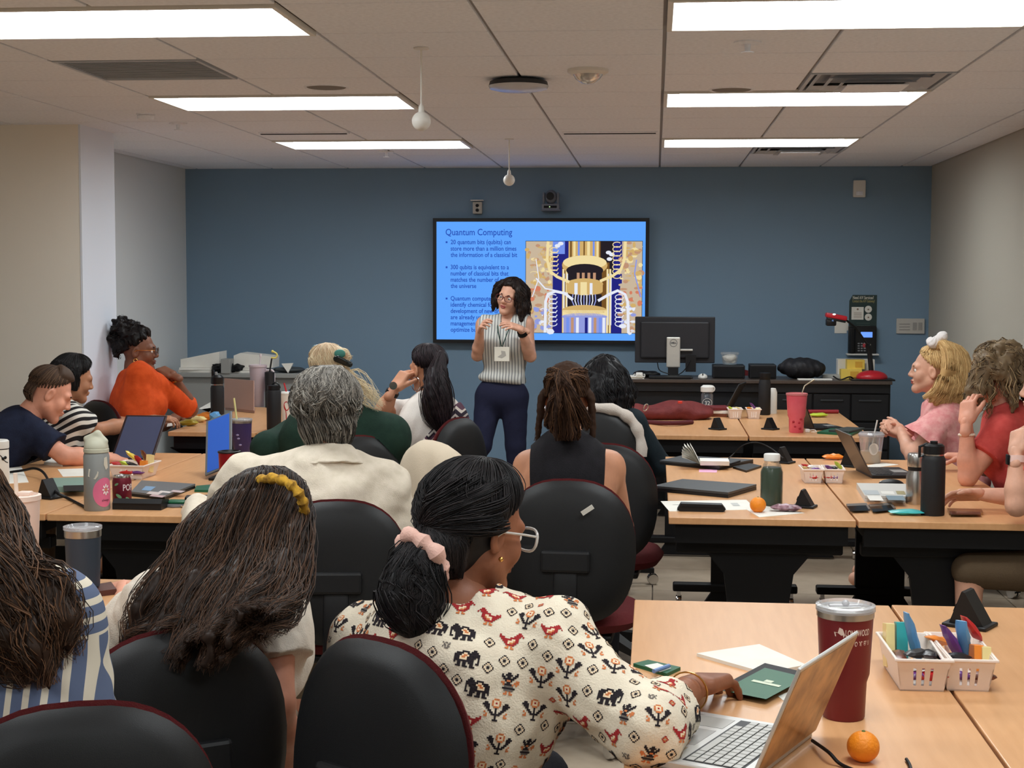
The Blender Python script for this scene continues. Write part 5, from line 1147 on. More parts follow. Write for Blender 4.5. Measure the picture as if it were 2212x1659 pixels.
# 10 blonde woman --------------------------------------------------
def blonde():
    Y = 8.2; p = Person('blonde woman with white bow in her long hair and pink flutter-sleeve blouse', J(2010, 800, Y), A((1.66, 8.15, .54)), 78, sk_l, hyaw=84, hpitch=-2, sh_w=.165, hs=1.03, shoulders=(J(2030, 912, Y - .15), J(2020, 908, Y + .16)))
    p.arm('L', J(1972, 985, Y - .17), J(1945, 930, Y + .02), hand=((-.8, .3, .3), (-.2, -.7, .6)), curl=.9); p.arms['L'] = p.arms['L']; p.arm('R', J(1985, 985, Y + .2), J(1940, 935, Y + .1), hand=((-.8, -.3, .3), (-.2, .7, .6)), curl=.9)
    sh = p.sh; p.build(hvox=.004, eyes=True, lips=liprose, tone=mat('brow_blonde', (150, 112, 80), .8)); pk = cloth('pink_print_cloth', (222, 142, 142), (236, 176, 172))
    F = SDF(); p.torso(F, .018); F.ell(p.nb + p.up * .06 + p.fw * .03, (.08, .08, .07), k=.006, op='s'); F.cut(p.pv - p.up * .1, -p.up); p.wear('blouse', F, pk, .008, wrinkle(.003, 26, 19))
    for q in 'LR':
        S, E, _ = p.arms[q]; d = nrm(E - S); a = nrm(np.cross(d, p.side)); b = np.cross(d, a); V = []; Fc = []; n = 40
        for i in range(n):
            t = 2 * math.pi * i / n; e = math.cos(t) * a + math.sin(t) * b
            for f_, r_ in ((-.045, .05), (.0, .078), (.06, .095), (.13, .12 + .014 * math.sin(7 * t))): V.append(S + d * f_ + e * r_)
        for i in range(n):
            j = (i + 1) % n
            for k in range(3): Fc.append([i * 4 + k, j * 4 + k, j * 4 + k + 1, i * 4 + k + 1])
        MB().add(V, Fc).build('flutter_sleeve', pk, p.o)
    p.pants(cloth('pink_skirt', (210, 140, 140)), to=1.6)
    h = Hair(20); p.cap(h, 1.05, 120, 100, 44, .011, 26, 36, r0=.0015)
    for i in range(26):
        f = i / 25; top = J(2038 + 38 * f, 745 + 14 * f, Y - .1 + .06 * f); a = J(2026, 748, Y - .05); e = J(2000 + 78 * f + h.r.normal(0, 5), 860 + 20 * math.sin(f * 3) + h.r.normal(0, 5), Y - .17 + .1 * f)
        m1 = J(2044 + 46 * f, 790 + 10 * f, Y - .14 + .1 * f); m2 = J(2024 + 66 * f, 840, Y - .16 + .1 * f); h.lock([a, top, m1, m2, e], [.012, .02, .022, .022, .008], 26, .004, 5, r0=.0016)
    h.build(p.o, hairmat('hair_golden', (178, 138, 86), (240, 208, 150), .4), .008, push=True)
    F = SDF(); c = J(2024, 736, Y - .06)
    for s_ in (-1, 1): F.ell(c + A((s_ * .024, 0, .004 + .014 * s_)), (.036, .022, .03), roty(-.6 * s_), .02)
    F.ell(c, (.013, .016, .013), k=.006); p.wear('hair_bow', F, cloth('white_satin', (236, 232, 230), rough=.5), .004, wrinkle(.003, 120, 2))
blonde()

# 11 curly woman in coral ------------------------------------------
def coral():
    Y = 7.0; p = Person('woman with curly ash-blonde hair and coral shirt holding a raised hand before her face', J(2146, 812, Y), A((1.72, 6.95, .54)), 80, sk_p, hyaw=78, hpitch=6, sh_w=.175, hs=1.03, shoulders=(J(2165, 935, Y - .16), J(2190, 930, Y + .18)), bulk=1.1)
    p.arm('L', J(2090, 1032, Y - .22), J(2088, 910, Y - .2), hand=(J(2094, 845, Y - .14) - J(2088, 910, Y - .2), (-.7, -.7, .2)), curl=.55, thumb=.6, hs=1.02); p.arm('R', J(2130, 1010, Y + .25), J(2085, 985, Y + .3), hand=((-1, .2, 0), (0, 0, 1)))
    p.build(hvox=.005, eyes=True, lips=liprose); tee(p, cloth('coral_jersey', (206, 84, 78), (194, 72, 68)), .5, .02, flare=.012, noise=wrinkle(.003, 24, 21)); p.pants(cloth('dark_denim', (40, 42, 52)))
    h = Hair(21); p.cap(h, 1.16, 118, 100, 52, .022, 8, 28, jitter=.05)
    for i in range(84):
        ph = 60 + 250 * h.r.random(); t0 = h.r.uniform(10, 95); a = p.on_head(t0, ph, 1.15); b = p.on_head(t0 + 18, ph, 1.4); e = b + A((0, 0, -.05 - .17 * h.r.random())) + (b - p.hc) * .25 + h.r.normal(0, .012, 3); h.lock([a, b, (b + e) / 2 + h.r.normal(0, .012, 3), e], [.018, .022, .018, .008], 14, .012, 11, r0=.0022)
    h.build(p.o, hairmat('hair_ash_curl', (78, 62, 46), (176, 150, 112), .5), .009, wrinkle(.006, 70, 9), base_tone=.25)
    glasses(p, blackm, .028, .022, lens=False); band(p, 'bead_bracelet', *p.arms['L'][:0:-1], mat('pearl', (232, 214, 196), .25), .032, .0065, off=.06, beads=22)
coral()

# 12 watch arm person ----------------------------------------------
def watcharm():
    Y = 5.9; p = Person('person at the right edge with pink watch band propping chin on hand', J(2268, 838, Y + .05), A((1.78, 5.95, .54)), 85, sk_l, hyaw=75, sh_w=.17, shoulders=(J(2262, 985, Y - .12), J(2290, 975, Y + .2)))
    p.arm('L', J(2196, 1092, Y - .2), J(2196, 975, Y - .16), hand=(J(2206, 890, Y - .08) - J(2196, 975, Y - .16), (-.8, -.6, .1)), curl=.9, thumb=.5); p.arm('R', J(2235, 1078, Y + .12), J(2118, 1068, Y + .14), hand=((-1, .05, -.05), (.1, .6, .8)), curl=.3, thumb=.2)
    p.default_legs(.14, .56); p.build(); tee(p, cloth('coral_cotton', (214, 96, 84)), .5, .02, noise=wrinkle(.003, 24, 23)); p.pants(cloth('olive_shorts', (92, 76, 58)), to=.72, name='shorts'); p.shoes(mat('dark_shoe', (30, 28, 28), .5))
    h = Hair(22); p.cap(h, 1.1, 125, 108, 50, .016, 14, 30)
    for i in range(16): ph = 85 + 190 * i / 15; b = p.on_head(100, ph, 1.2); h.lock([p.on_head(60, ph, 1.1), b, b + A((0, 0, -.12))], [.018, .02, .01], 12, .004)
    h.build(p.o, hairmat('hair_brown_mid', (62, 44, 32), (120, 92, 66)), .01); band(p, 'watch_band', *p.arms['L'][:0:-1], mat('pink_band', (236, 196, 184), .5), .031, .005, .026, .03)
    c = p.arms['L'][2] + nrm(p.arms['L'][1] - p.arms['L'][2]) * .03 + A((-.034, -.008, 0)); MB().box(c, (.01, .032, .038), bev=.003).build('watch_case', blackm, p.o)
watcharm()

# 13 striped shirt at the left edge --------------------------------
def leftedge():
    Y = 2.66; p = Person('woman with long wavy brown hair in blue and white striped shirt at the left edge', J(-100, 1145, Y), A((-1.04, 2.52, .52)), 22, sk_t, hyaw=30, hpitch=12, sh_w=.18, bulk=1.05, shoulders=(J(-130, 1310, Y + .02), J(118, 1330, Y - .08)))
    lap(p, 'L', fw=.32, up=.2); p.arm('R', J(165, 1560, Y + .05), J(60, 1530, Y + .3), hand=((-.5, 1, 0), (0, 0, 1))); p.build(); F = SDF(); p.torso(F, .028)
    for q in 'LR': p.sleeve(F, q, 1.5, .028)
    F.ell(p.nb + p.up * .06 + p.fw * .02, (.075, .075, .07), k=.006, op='s'); F.cut(p.pv - p.up * .1, -p.up); yoke = p.nb[2] - .03
    sv = stripes('blue_white_stripe', (98, 110, 138), (226, 216, 196), 'X', .03, .62); shz = stripes('blue_white_yoke', (98, 110, 138), (226, 216, 196), 'Z', .03, .62)
    o = p.wear('shirt', F, sv, .006, wrinkle(.004, 24, 25)); o.data.materials.append(shz); n = len(o.data.polygons); c = np.zeros(n * 3); o.data.polygons.foreach_get('center', c); c = c.reshape(-1, 3); o.data.polygons.foreach_set('material_index', ((c[:, 2] > yoke).astype(np.int32)))
    p.pants(cloth('dark_denim', (40, 42, 52)))
    h = Hair(23); p.cap(h, 1.12, 122, 105, 48, .02, 24, 34, r0=.0016, jitter=.03)
    for i in range(46):
        f = i / 45; ph = 100 + 170 * f; a = p.on_head(55, ph, 1.15); b = p.on_head(100, ph, 1.3)
        if f < .45: g = f / .45; e = J(158 - 50 * g + h.r.normal(0, 10), 1320 + 120 * h.r.random() + 60 * g, Y - .13 - .05 * h.r.random()); m1 = J(10 + 30 * (1 - g), 1225 + 20 * g, Y - .13)
        else: g = (f - .45) / .55; e = J(105 - 170 * g + h.r.normal(0, 14), 1500 - 60 * g - 60 * h.r.random(), Y - .2); m1 = J(60 - 150 * g, 1280, Y - .18)
        h.lock([a, b, m1 + h.r.normal(0, .012, 3), (m1 + e) / 2 + h.r.normal(0, .02, 3), e], [.018, .026, .026, .022, .007], 60, .012, 9, r0=.0013, fly=.35, K=20)
    h.build(p.o, hairmat('hair_brown_wave', (30, 20, 15), (112, 78, 54), .42), .009, wrinkle(.002, 45, 10))
leftedge()

# 14 white tee, long dark hair -------------------------------------
def longhair():
    Y = 3.55; p = Person('woman with very long dark wavy hair and yellow headband in white tee bending over table', J(566, 1150, Y), A((-1.06, 3.22, .5)), 30, sk_p, hyaw=28, hpitch=34, sh_w=.19, shoulders=(J(336, 1296, Y + .02), J(592, 1316, Y - .22)), hs=1.06)
    p.arm('L', J(270, 1420, Y + .2), J(268, 1270, Y + .68), hand=(J(205, 1268, Y + .8) - J(268, 1270, Y + .68), (0, -.2, 1)), curl=.3); p.arm('R', J(598, 1520, Y - .3), J(622, 1700, Y - .1), hand=((-.1, 1, -.3), (1, 0, .2)))
    p.build(vox=.009); F = SDF(); p.torso(F, .024)
    for q in 'LR': p.sleeve(F, q, .52, .026, flare=.02)
    F.ell(p.nb + p.up * .06 + p.fw * .02, (.075, .075, .07), k=.006, op='s'); F.cut(p.pv - p.up * .1, -p.up); p.wear('tee', F, cloth('white_cotton', (228, 218, 204), (220, 208, 194)), .006, both(wrinkle(.007, 20, 27), wrinkle(.003, 50, 3, (1, 1, .5))))
    p.pants(cloth('slate_denim', (66, 78, 84), (56, 66, 74)), e=.02, noise=wrinkle(.005, 26, 5)); p.shoes(mat('dark_shoe', (30, 28, 28), .5))
    h = Hair(24); p.cap(h, 1.1, 125, 110, 55, .017, 30, 40, r0=.0013, jitter=.02)
    for i in range(64):
        f = (i + .5) / 64; ph = 95 + 170 * (1 - f) ; a = p.on_head(25, ph, 1.12); b = p.on_head(70, ph, 1.22)
        eu = 250 + 320 * f + h.r.normal(0, 10); ev = 1465 - 40 * math.sin(f * 3.1) + h.r.normal(0, 18) - (70 * (f > .8)) - 60 * h.r.random() ** 3; e = J(eu, ev, 3.1 - .19 * min(1, f * 1.8))
        m1 = J(405 + 245 * f, 1165 + 30 * f, 3.3); m2 = J(325 + 285 * f, 1310, 3.14 - .09 * f)
        h.lock([a, b, m1 + h.r.normal(0, .008, 3), m2 + h.r.normal(0, .016, 3), e], [.018, .024, .022, .018, .005], 64, .011, 10, r0=.0011, fly=.3, K=20)
    h.build(p.o, hairmat('hair_dark_wave', (26, 19, 16), (92, 64, 46), .4), .008, wrinkle(.002, 50, 11))
    m = MB(); m.tube(spline([J(560, 1038, 3.46), J(598, 1034, 3.42), J(634, 1052, 3.4), J(654, 1084, 3.41), J(656, 1116, 3.45)], 24), [.012 + .003 * math.sin(i * 1.9) for i in range(24)], 10); m.build('headband', mat('mustard_cloth', (214, 164, 52), .8, var=(120, 84, 30), vscale=60), p.o)
    # bag strap over the left shoulder
    m = MB(); pts = spline([J(352, 1236, 3.38), J(318, 1290, 3.3), J(282, 1360, 3.22), J(262, 1430, 3.2)], 12); V = []; Fc = []
    for q in pts: V += [q + A((-.014, 0, 0)), q + A((.014, 0, .004)), q + A((.014, .004, .004)), q + A((-.014, .004, 0))]
    for i in range(len(pts) - 1):
        for k in range(4): Fc.append([i * 4 + k, i * 4 + (k + 1) % 4, i * 4 + 4 + (k + 1) % 4, i * 4 + 4 + k])
    m.add(V, Fc).build('bag_strap', mat('grey_strap', (70, 68, 72), .8), p.o)
longhair()

# 15 printed kurta -------------------------------------------------
MOTIF = dict(
 elephant=["..aa..........", ".aaaa.aaaa....", "aaaaaaaccaaaa.", "aaaaaacbbcaaaa", "a.aaaaacbbcaaa", "a..aaaaccccaaa", "a..aaaaaaaaaaa", "aa.aaa.aa.aa.a", "...aa..aa.aa..", "..aaa.aaa.aaa."],
 bird=["..........dd..", ".........dddd.", "d.......dddd.d", "ddd...ddddd...", ".ddddddccdd...", "..dddcccbdd...", "...ddcbbdd....", "....ddddd.....", ".....b.b......", "....bb.bb....."],
 diamond=["...aa...", "..acca..", ".ac..ca.", "ac.aa.ca", "ac.aa.ca", ".ac..ca.", "..acca..", "...aa..."],
 tree=["......bbb......", ".....bcccb.....", ".aa..bcdcb..aa.", "aaaa.bcccb.aaaa", ".aaa..bbb..aaa.", "..aa...a...aa..", "...aa..a..aa...", ".b..aa.a.aa..b.", "..b..aaaaa..b..", ".bb....a....bb.", ".......a.......", "......aaa......"],
 small=["..dd..", ".dbbd.", "db..bd", ".dbbd.", "..dd.."],
 glyph=["e.ee.e", "ee..e.", ".e.ee.", "ee.e.e", ".eee.."],
 dancer=["...aa...a.", "a.aaaa.aa.", "aa.aa.aa..", ".aaaaaa...", "..abba..bb", "bb.aa..bbb", ".baaaab.b.", "..eeeee...", ".aaaaaaa..", "..eeeee...", "...b.b....", "..bb.bb..."])
def kurta():
    Y = 3.1; p = Person('woman with glasses and black ponytail in a cream tunic printed with elephants and birds', J(1030, 1142, Y), A((-.42, 2.95, .5)), -36, sk_d, hyaw=-46, hpitch=14, hs=1.1, sh_w=.19, size=1.05, bulk=1.1, shoulders=(J(800, 1392, Y + .08), J(1192, 1392, Y - .12)), neckback=.02)
    W_ = onZ(1502, 1482, .80); E_ = onZ(1388, 1572, .80) ; p.arm('R', E_, W_, hand=(onZ(1590, 1452, .77) - W_, (-.15, -.1, 1)), curl=.32, thumb=.35, vox=.0035, hs=1.22, spread=.16)
    lap(p, 'L', fw=.3, up=.2); p.build(vox=.008, hvox=.0045, eyes=True, lips=lipbrown, tone=browd)
    F = SDF(); p.torso(F, .03)
    p.sleeve(F, 'R', 1.4, .03, flare=.0); p.sleeve(F, 'L', 1.5, .03)
    F.ell(p.nb + p.up * .035 - p.fw * .02, (.1, .1, .075), A([p.side, p.fw, p.up]).T, .008, op='s'); F.cut(p.pv - p.up * .16, -p.up)
    V, Q = F.mesh(.006, both(wrinkle(.007, 15, 31), wrinkle(.0028, 46, 8, (1, 1, .5)))); o = mk('tunic', V, Q, cloth('cream_cotton', (232, 220, 198), (226, 212, 190)), p.o, smooth=True)
    # block print: cells laid on the cloth
    bv = BVHTree.FromPolygons([tuple(v) for v in V], Q.tolist()); r = np.random.default_rng(5); m = MB(); pal = 'abcde'; done = []
    C = V[Q].mean(1); N = np.cross(V[Q[:, 2]] - V[Q[:, 0]], V[Q[:, 3]] - V[Q[:, 1]]); N /= np.linalg.norm(N, axis=1, keepdims=True) + 1e-9
    see = np.where(((CAMP - C) * N).sum(1) > 0)[0]; r.shuffle(see)
    for kinds, sp, cs in ((('elephant', 'tree', 'bird', 'tree', 'elephant', 'bird', 'dancer'), .054, .0036), (('diamond',), .033, .0028), (('glyph', 'small', 'diamond'), .026, .0026)):
        k = 0
        for f in see:
            c = C[f]
            if done and (np.linalg.norm(A([d[0] for d in done]) - c, axis=1) < (A([d[1] for d in done]) + sp) / 2).any(): continue
            n = N[f]; up = A((0, 0, 1.)) + p.fw * .25; t2 = up - n * np.dot(up, n)
            if np.linalg.norm(t2) < .25: t2 = p.fw - n * np.dot(p.fw, n)
            t2 = nrm(t2); t1 = np.cross(t2, n); done.append((c, sp)); art = MOTIF[kinds[k % len(kinds)]]; k += 1; flip = r.random() < .3
            gh, gw = len(art), max(map(len, art)); grid = {}
            def vtx(i, j):
                if (i, j) not in grid:
                    q = c + t1 * ((i - gw / 2) * cs * (-1 if flip else 1)) + t2 * ((gh / 2 - j) * cs); loc, nn, _, _ = bv.find_nearest(Vector(q)); 
                    nn = A(nn); nn = nn if np.dot(nn, n) > 0 else -nn; grid[(i, j)] = len(m.V); m.V.append(tuple(A(loc) + nn * .0011))
                return grid[(i, j)]
            for j, row in enumerate(art):
                for i, ch in enumerate(row):
                    if ch == '.': continue
                    m.F.append([vtx(i, j), vtx(i, j + 1), vtx(i + 1, j + 1), vtx(i + 1, j)]); m.M.append(pal.index(ch))
    pr = m.build('block_print', [cloth('print_' + n_, c_) for n_, c_ in (('black', (42, 36, 40)), ('orange', (206, 122, 74)), ('cream', (240, 214, 180)), ('red', (162, 46, 48)), ('grey', (112, 104, 98)))], p.o, smooth=False); pr['kind'] = 'stuff'
    p.pants(cloth('black_cotton', (30, 30, 34)))
    h = Hair(25); p.cap(h, 1.1, 132, 98, 46, .015, 70, 48, r0=.0011); p.nape(h, .012, 40, -.095, .0011, 0., .06); tie = J(920, 1196, Y - .12)
    h.sdf.cone(p.T(0, -.03, .0), tie, .088, .03, .03); h.sdf.cone(p.T(0, -.045, -.05), tie, .06, .03, .03)
    for i in range(60):
        t0, p0 = (30, 80 + 3.4 * i); t0 = 25 + 75 * abs(math.sin(i * 1.3)); pts = [p.on_head(t0 + (118 - t0) * f, p0 + (184 - p0) * f ** 1.4, 1.13 + .03 * math.sin(f * 3)) for f in (0, .25, .5, .75, .95)]
        h.lock(pts + [tie], [.012, .015, .015, .014, .014, .016], 46, .002, r0=.0012, solid=False)
    for i in range(18):
        o_ = h.r.normal(0, .014, 3); h.lock([tie, J(900, 1225, Y - .15) + o_, J(886, 1275, Y - .16) + o_ * 1.3, J(888, 1320, Y - .17) + o_, J(895, 1352 + 8 * h.r.random(), Y - .17) + o_ * .5], [.02, .034, .036, .026, .009], 30, .005, 6, r0=.0013)
    for i in range(6): h.lock([J(890, 1215, Y - .14), J(862 - 4 * i, 1212 + 10 * i, Y - .15), J(850 - 3 * i, 1225 + 12 * i, Y - .15)], [.014, .016, .005], 16, .006, r0=.0012)
    h.build(p.o, hairmat('hair_black_silk', (12, 11, 13), (52, 47, 48), .32), .007, push=True)
    a0 = nrm(J(890, 1225, Y - .15) - tie); b1 = nrm(np.cross(a0, (0, 1, .2))); b2 = np.cross(a0, b1)
    MB().tube([tie + a0 * .012 + (.05 + .004 * math.sin(5 * t)) * (math.cos(t) * b1 + math.sin(t) * b2) for t in np.linspace(0, 2 * math.pi, 37)[:-1]], [.017 + .004 * math.sin(9 * t) for t in np.linspace(0, 2 * math.pi, 37)[:-1]], 10, closed=True).build('scrunchie', cloth('blush_velvet', (228, 186, 172), (212, 164, 150)), p.o)
    glasses(p, mat('clear_frame', (226, 222, 216), .12, trans=.35), .03, .022, th=.0032); MB().sphere(p.T(.084, .004, -.046), .0055, 10, 8).build('earring', gold, p.o); band(p, 'bangle', *p.arms['R'][:0:-1], gold, .04, .003, .004, .05)
    hd = nrm(onZ(1590, 1452, .77) - W_); c = W_ + hd * .118 + A((.0, -.012, -.004)); MB().tube([c + .0115 * (math.cos(t) * A((0.5, -.86, 0)) + math.sin(t) * A((0, 0, 1.))) for t in np.linspace(0, 2 * math.pi, 17)[:-1]], .0018, 6, closed=True).build('ring', gold, p.o)
    MB().tube(spline([p.nb + p.side * s_ * .062 + p.up * .012 - p.fw * f_ for s_, f_ in ((-1, -.01), (-.6, .045), (0, .066), (.6, .045), (1, -.01))], 16), .0012, 5).build('necklace', gold, p.o)
kurta()

# ---------------------------------------------------------------- chairs in use and empty
chair(-1.0, 2.5, 22, 'maroon-edged swivel chair of the striped-shirt woman in the lower left corner')
chair(-1.1, 3.2, 34, 'swivel chair of the long-haired woman in white tee').scale = (1, 1, .95)
chair(-.40, 2.96, -36, 'swivel chair of the woman in the printed tunic')
chair(-1.06, 5.02, 8, 'swivel chair of the grey-haired person in the cream shirt').scale = (1, 1, .96)
bch = chair(-.28, 5.33, -3, 'swivel chair with white barcode sticker on its back')
chair(-.2, 6.48, -4, 'empty black swivel chair pulled up beside the table with the juice bottle')
chair(-.78, 6.43, -50, 'swivel chair draped with a cream cardigan').scale = (1, 1, .95)
chair(-1.14, 7.45, 65, 'swivel chair of the woman with the ponytail')
chair(-.28, 8.05, -8, 'swivel chair with a grey hoodie under the black-haired person')
chair(-1.42, 6.62, 35, 'swivel chair under the person in dark green')
chair(1.68, 8.15, 78, 'swivel chair of the blonde woman'); chair(1.72, 6.95, 80, 'swivel chair of the woman in coral'); chair(1.73, 5.95, 85, 'swivel chair at the right edge under the person with the watch')
chair(-2.98, 8.3, -38, 'swivel chair of the woman in orange'); chair(-3.24, 7.56, -40, 'swivel chair of the woman in striped tee'); chair(-3.42, 6.9, -75, 'swivel chair of the man in navy')
chair(.62, 11.42, 180, 'black-backed swivel chair behind the instructor desk')
# sticker on the back of one chair
st = MB().box(onY(1269, 1102, 5.03) + A((0, .0, 0)), (.045, .004, .016), R=roty(-.6)); 
# cardigan over the chair back: thick cloth following the back
F = SDF(); c0 = A((-.96, 6.279, .68)); Rz = rotz(math.radians(-50))
V, Q = pillow(.275, .285, 2.6, .1, .075, .5); V = [Rz @ (rotx(-.12) @ A(v)) + c0 for v in V]
mb = MB().add(V, Q); mb.V = [tuple(A(v) + A((0, .006 * math.sin(v[0] * 60 + v[2] * 9), 0))) for v in mb.V]
tag(mb.build('cardigan', creamf, org=(-.96, 6.28, .45), angle=80), 'cream knitted cardigan draped over an empty chair back', 'cardigan')
Rz = rotz(math.radians(-8)); hp = [Rz @ (rotx(-.12) @ A((.245 * math.copysign(abs(math.cos(t)) ** .74, math.cos(t)), .005 + .55 * .06 * math.cos(t) ** 2, .262 * abs(math.sin(t)) ** .74))) + A((-.313, 7.817, .715)) for t in np.linspace(.02, 2.3, 22)]
tag(MB().tube(hp, [.03 + .005 * math.sin(i * 1.7) for i in range(22)], 10).build('hoodie', mat('hoodie_grey', (196, 186, 176), .9, bump=.3, bscale=200), org=(-.31, 7.82, .8), angle=80), 'pale grey hoodie rolled over the top of a black chair back', 'hoodie')
# ---------------------------------------------------------------- things on the tables
def Tb(u, v, z=TZ): p = onZ(u, v, z); return A((p[0], p[1], z))
def S(c): return c[1] / FOC                   # metres per pixel at that depth
clearpl = mat('clear_plastic', (225, 228, 226), .1, trans=.7, alpha=.6); clid = mat('clear_lid', (222, 222, 226), .08, trans=.6, alpha=.7)
def lathe_thing(name, c, label, cat, parts, group=None):
    r = empty(name, c, label, cat, group)
    for nm, prof, m in parts: MB().lathe(prof, c, n=32).build(nm, m, r, angle=40)
    return r
def straw(r, c, p0, p1, m, rad=.004): return MB().tube([A(c) + A(p0), A(c) + A(p1)], rad, 8).build('straw', m, r)
def wrap(c, rad, a0, z0):
    """bend flat lettering round a cylinder; a0 = azimuth where x = 0"""
    return lambda x, y: A(c) + A((rad(z0 + y) * math.cos(a0 + x / .05), rad(z0 + y) * math.sin(a0 + x / .05), z0 + y))
def tumbler(c, h, rt, rb, m, label, lid=clid, step=.36, rim=None, group=None):
    zs = h * step; r = lathe_thing('tumbler', c, label, 'tumbler', [('body', [(0, 0), (rb * .95, 0), (rb, .004), (rb * 1.06, zs * .9), (rb + (rt - rb) * .55, zs * 1.1), (rt, h * .94), (rt, h * .95)], m)], group)
    if rim: MB().lathe([(rt, h * .9), (rt + .0012, h * .9), (rt + .0012, h * .97), (rt - .003, h * .97)], c, n=32).build('steel_rim', rim, r)
    MB().lathe([(rt + .001, h * .95), (rt + .0035, h * .955), (rt + .0035, h), (rt - .004, h + .002), (rt - .01, h - .008), (0, h - .009)], c, n=32).build('lid', lid, r, angle=40)
    return r
def quad(name, pts, thick, m, label, cat, z=TZ, group=None, R=None):
    P = [Tb(*p, z) for p in pts]; c = sum(P) / len(P); V = P + [p + A((0, 0, thick)) for p in P]; n = len(P)
    F = [list(range(n)), [n + i for i in range(n)][::-1]] + [[i, n + i, n + (i + 1) % n, (i + 1) % n] for i in range(n)]
    o = mk(name, V, F, m, None, c); bm = bmesh.new(); bm.from_mesh(o.data); bmesh.ops.recalc_face_normals(bm, faces=bm.faces); bm.to_mesh(o.data); bm.free(); return tag(o, label, cat, group)
def inset(o_pts, z, f0, f1, g0, g1):
    """sub-rectangle of a table quad in its own (s, t) coordinates"""
    P = [Tb(*p, z) for p in o_pts]; q = lambda s, t: (P[0] * (1 - s) + P[1] * s) * (1 - t) + (P[3] * (1 - s) + P[2] * s) * t; return [q(f0, g0), q(f1, g0), q(f1, g1), q(f0, g1)]
def decal(name, P, m, parent, up=.0008):
    V = [p + A((0, 0, up)) for p in P]; return mk(name, V, [list(range(len(V)))], m, parent)
def wrapper(name, c, L, W_, Hh, rot, m, label, cat, seed=0, group=None, tilt=0.):
    """crinkled sweet wrapper: puffed middle, flat crimped ends"""
    r = random.Random(seed); V = []; F = []; n, k = 9, 8; R = rotz(rot) @ roty(tilt)
    for i in range(n):
        s = -1 + 2 * i / (n - 1); pf = (1 - abs(s) ** 3) * .9 + .1
        for j in range(k): t = 2 * math.pi * j / k; V.append(A(c) + R @ A((s * L / 2, W_ / 2 * math.cos(t) * (.75 + .25 * pf + r.uniform(-.12, .12)), Hh / 2 * math.sin(t) * pf * (1 + r.uniform(-.25, .25)))) + A((0, 0, Hh / 2)))
    for i in range(n - 1):
        for j in range(k): F.append([i * k + j, i * k + (j + 1) % k, i * k + k + (j + 1) % k, i * k + k + j])
    F += [list(range(k))[::-1], [(n - 1) * k + j for j in range(k)]]
    return tag(mk(name, V, F, m, None, A(c), True, None, 30), label, cat, group)
foil = {n: mat('foil_' + n, c, .3, spec=.6) for n, c in dict(red=(190, 40, 40), yellow=(236, 206, 70), orange=(240, 140, 50), purple=(110, 60, 130), black=(36, 34, 36), teal=(60, 170, 170), blue=(90, 150, 200), lime=(190, 210, 70), cream=(236, 216, 150), brown=(110, 60, 40), pink=(232, 150, 180), olive=(170, 150, 50), white=(230, 226, 220)).items()}
baskm = mat('basket_white', (236, 222, 212), .45)
def basket(c, wd, dp, h, rot, label, items, group, scale=1., boxes=()):
    r = empty('snack_basket', c, label, 'basket', 'white slotted snack baskets'); t = .003; R = rotz(rot); tp = lambda v: A((v[0] * (.8 + .2 * v[2] / h), v[1] * (.84 + .16 * v[2] / h), v[2]))
    def bx(m, cc, dd):
        b = MB().box(cc, dd); m.add([R @ tp(A(v)) + A(c) for v in b.V], b.F)
    m = MB(); bx(m, (0, 0, t / 2), (wd, dp, t)); bx(m, (-wd / 2 + t / 2, 0, h / 2), (t, dp, h)); bx(m, (wd / 2 - t / 2, 0, h / 2), (t, dp, h))
    for s in (-1, 1):
        y = s * (dp / 2 - t / 2); bx(m, (0, y, h * .09), (wd - 2 * t, t, h * .18)); bx(m, (0, y, h * .87), (wd - 2 * t, t, h * .26))
        xs = [-wd / 2, -wd * .2, -wd * .14, -wd * .03, wd * .03, wd * .14, wd * .2, wd / 2]
        for a, b in ((0, 1), (2, 3), (4, 5), (6, 7)): bx(m, ((xs[a] + xs[b]) / 2, y, h * .46), (abs(xs[b] - xs[a]), t, h * .56))
    m.build('tray', baskm, r, smooth=False)
    m = MB(); q = .006
    for cc, dd in (((0, -dp / 2 - q / 3, h), (wd + 2 * q, q, .007)), ((0, dp / 2 + q / 3, h), (wd + 2 * q, q, .007)), ((-wd / 2 - q / 3, 0, h), (q, dp, .007)), ((wd / 2 + q / 3, 0, h), (q, dp, .007))):
        b = MB().box(cc, dd, bev=.002); m.add([R @ A(v) + A(c) for v in b.V], b.F)
    m.build('rim', baskm, r, smooth=False)
    for i, (col, x, y, z, L, rt, tl) in enumerate(items):
        wrapper('snack_packet', A(c) + R @ A((x * wd, y * dp, z * h)), L * scale, .032 * scale, .02 * scale, rot + rt, foil[col], '%s snack packet in %s' % (col, group) if [q[0] for q in items].count(col) == 1 else '%s snack packet%s in %s' % (col, (' at the front slots', ' at the back', ' on top')[0 if y < -.35 else 1 if y > .05 else 2], group), 'snack', i + int(abs(c[0]) * 1000), 'snacks in the baskets', tl)
    for i, (col, x, y, z, d) in enumerate(boxes):
        tag(MB().box(A(c) + R @ A((x * wd, y * dp, z * h)), A(d) * scale, R=R @ rotx(-.2), bev=.001).build('snack_bar', foil[col], org=A(c) + R @ A((x * wd, y * dp, z * h)), smooth=False), '%s boxed snack bar upright in %s' % (col, group), 'snack', 'snacks in the baskets')
pbm = mat('power_box_face', (58, 64, 78), .35); pbk = mat('power_box_side', (18, 18, 20), .5)
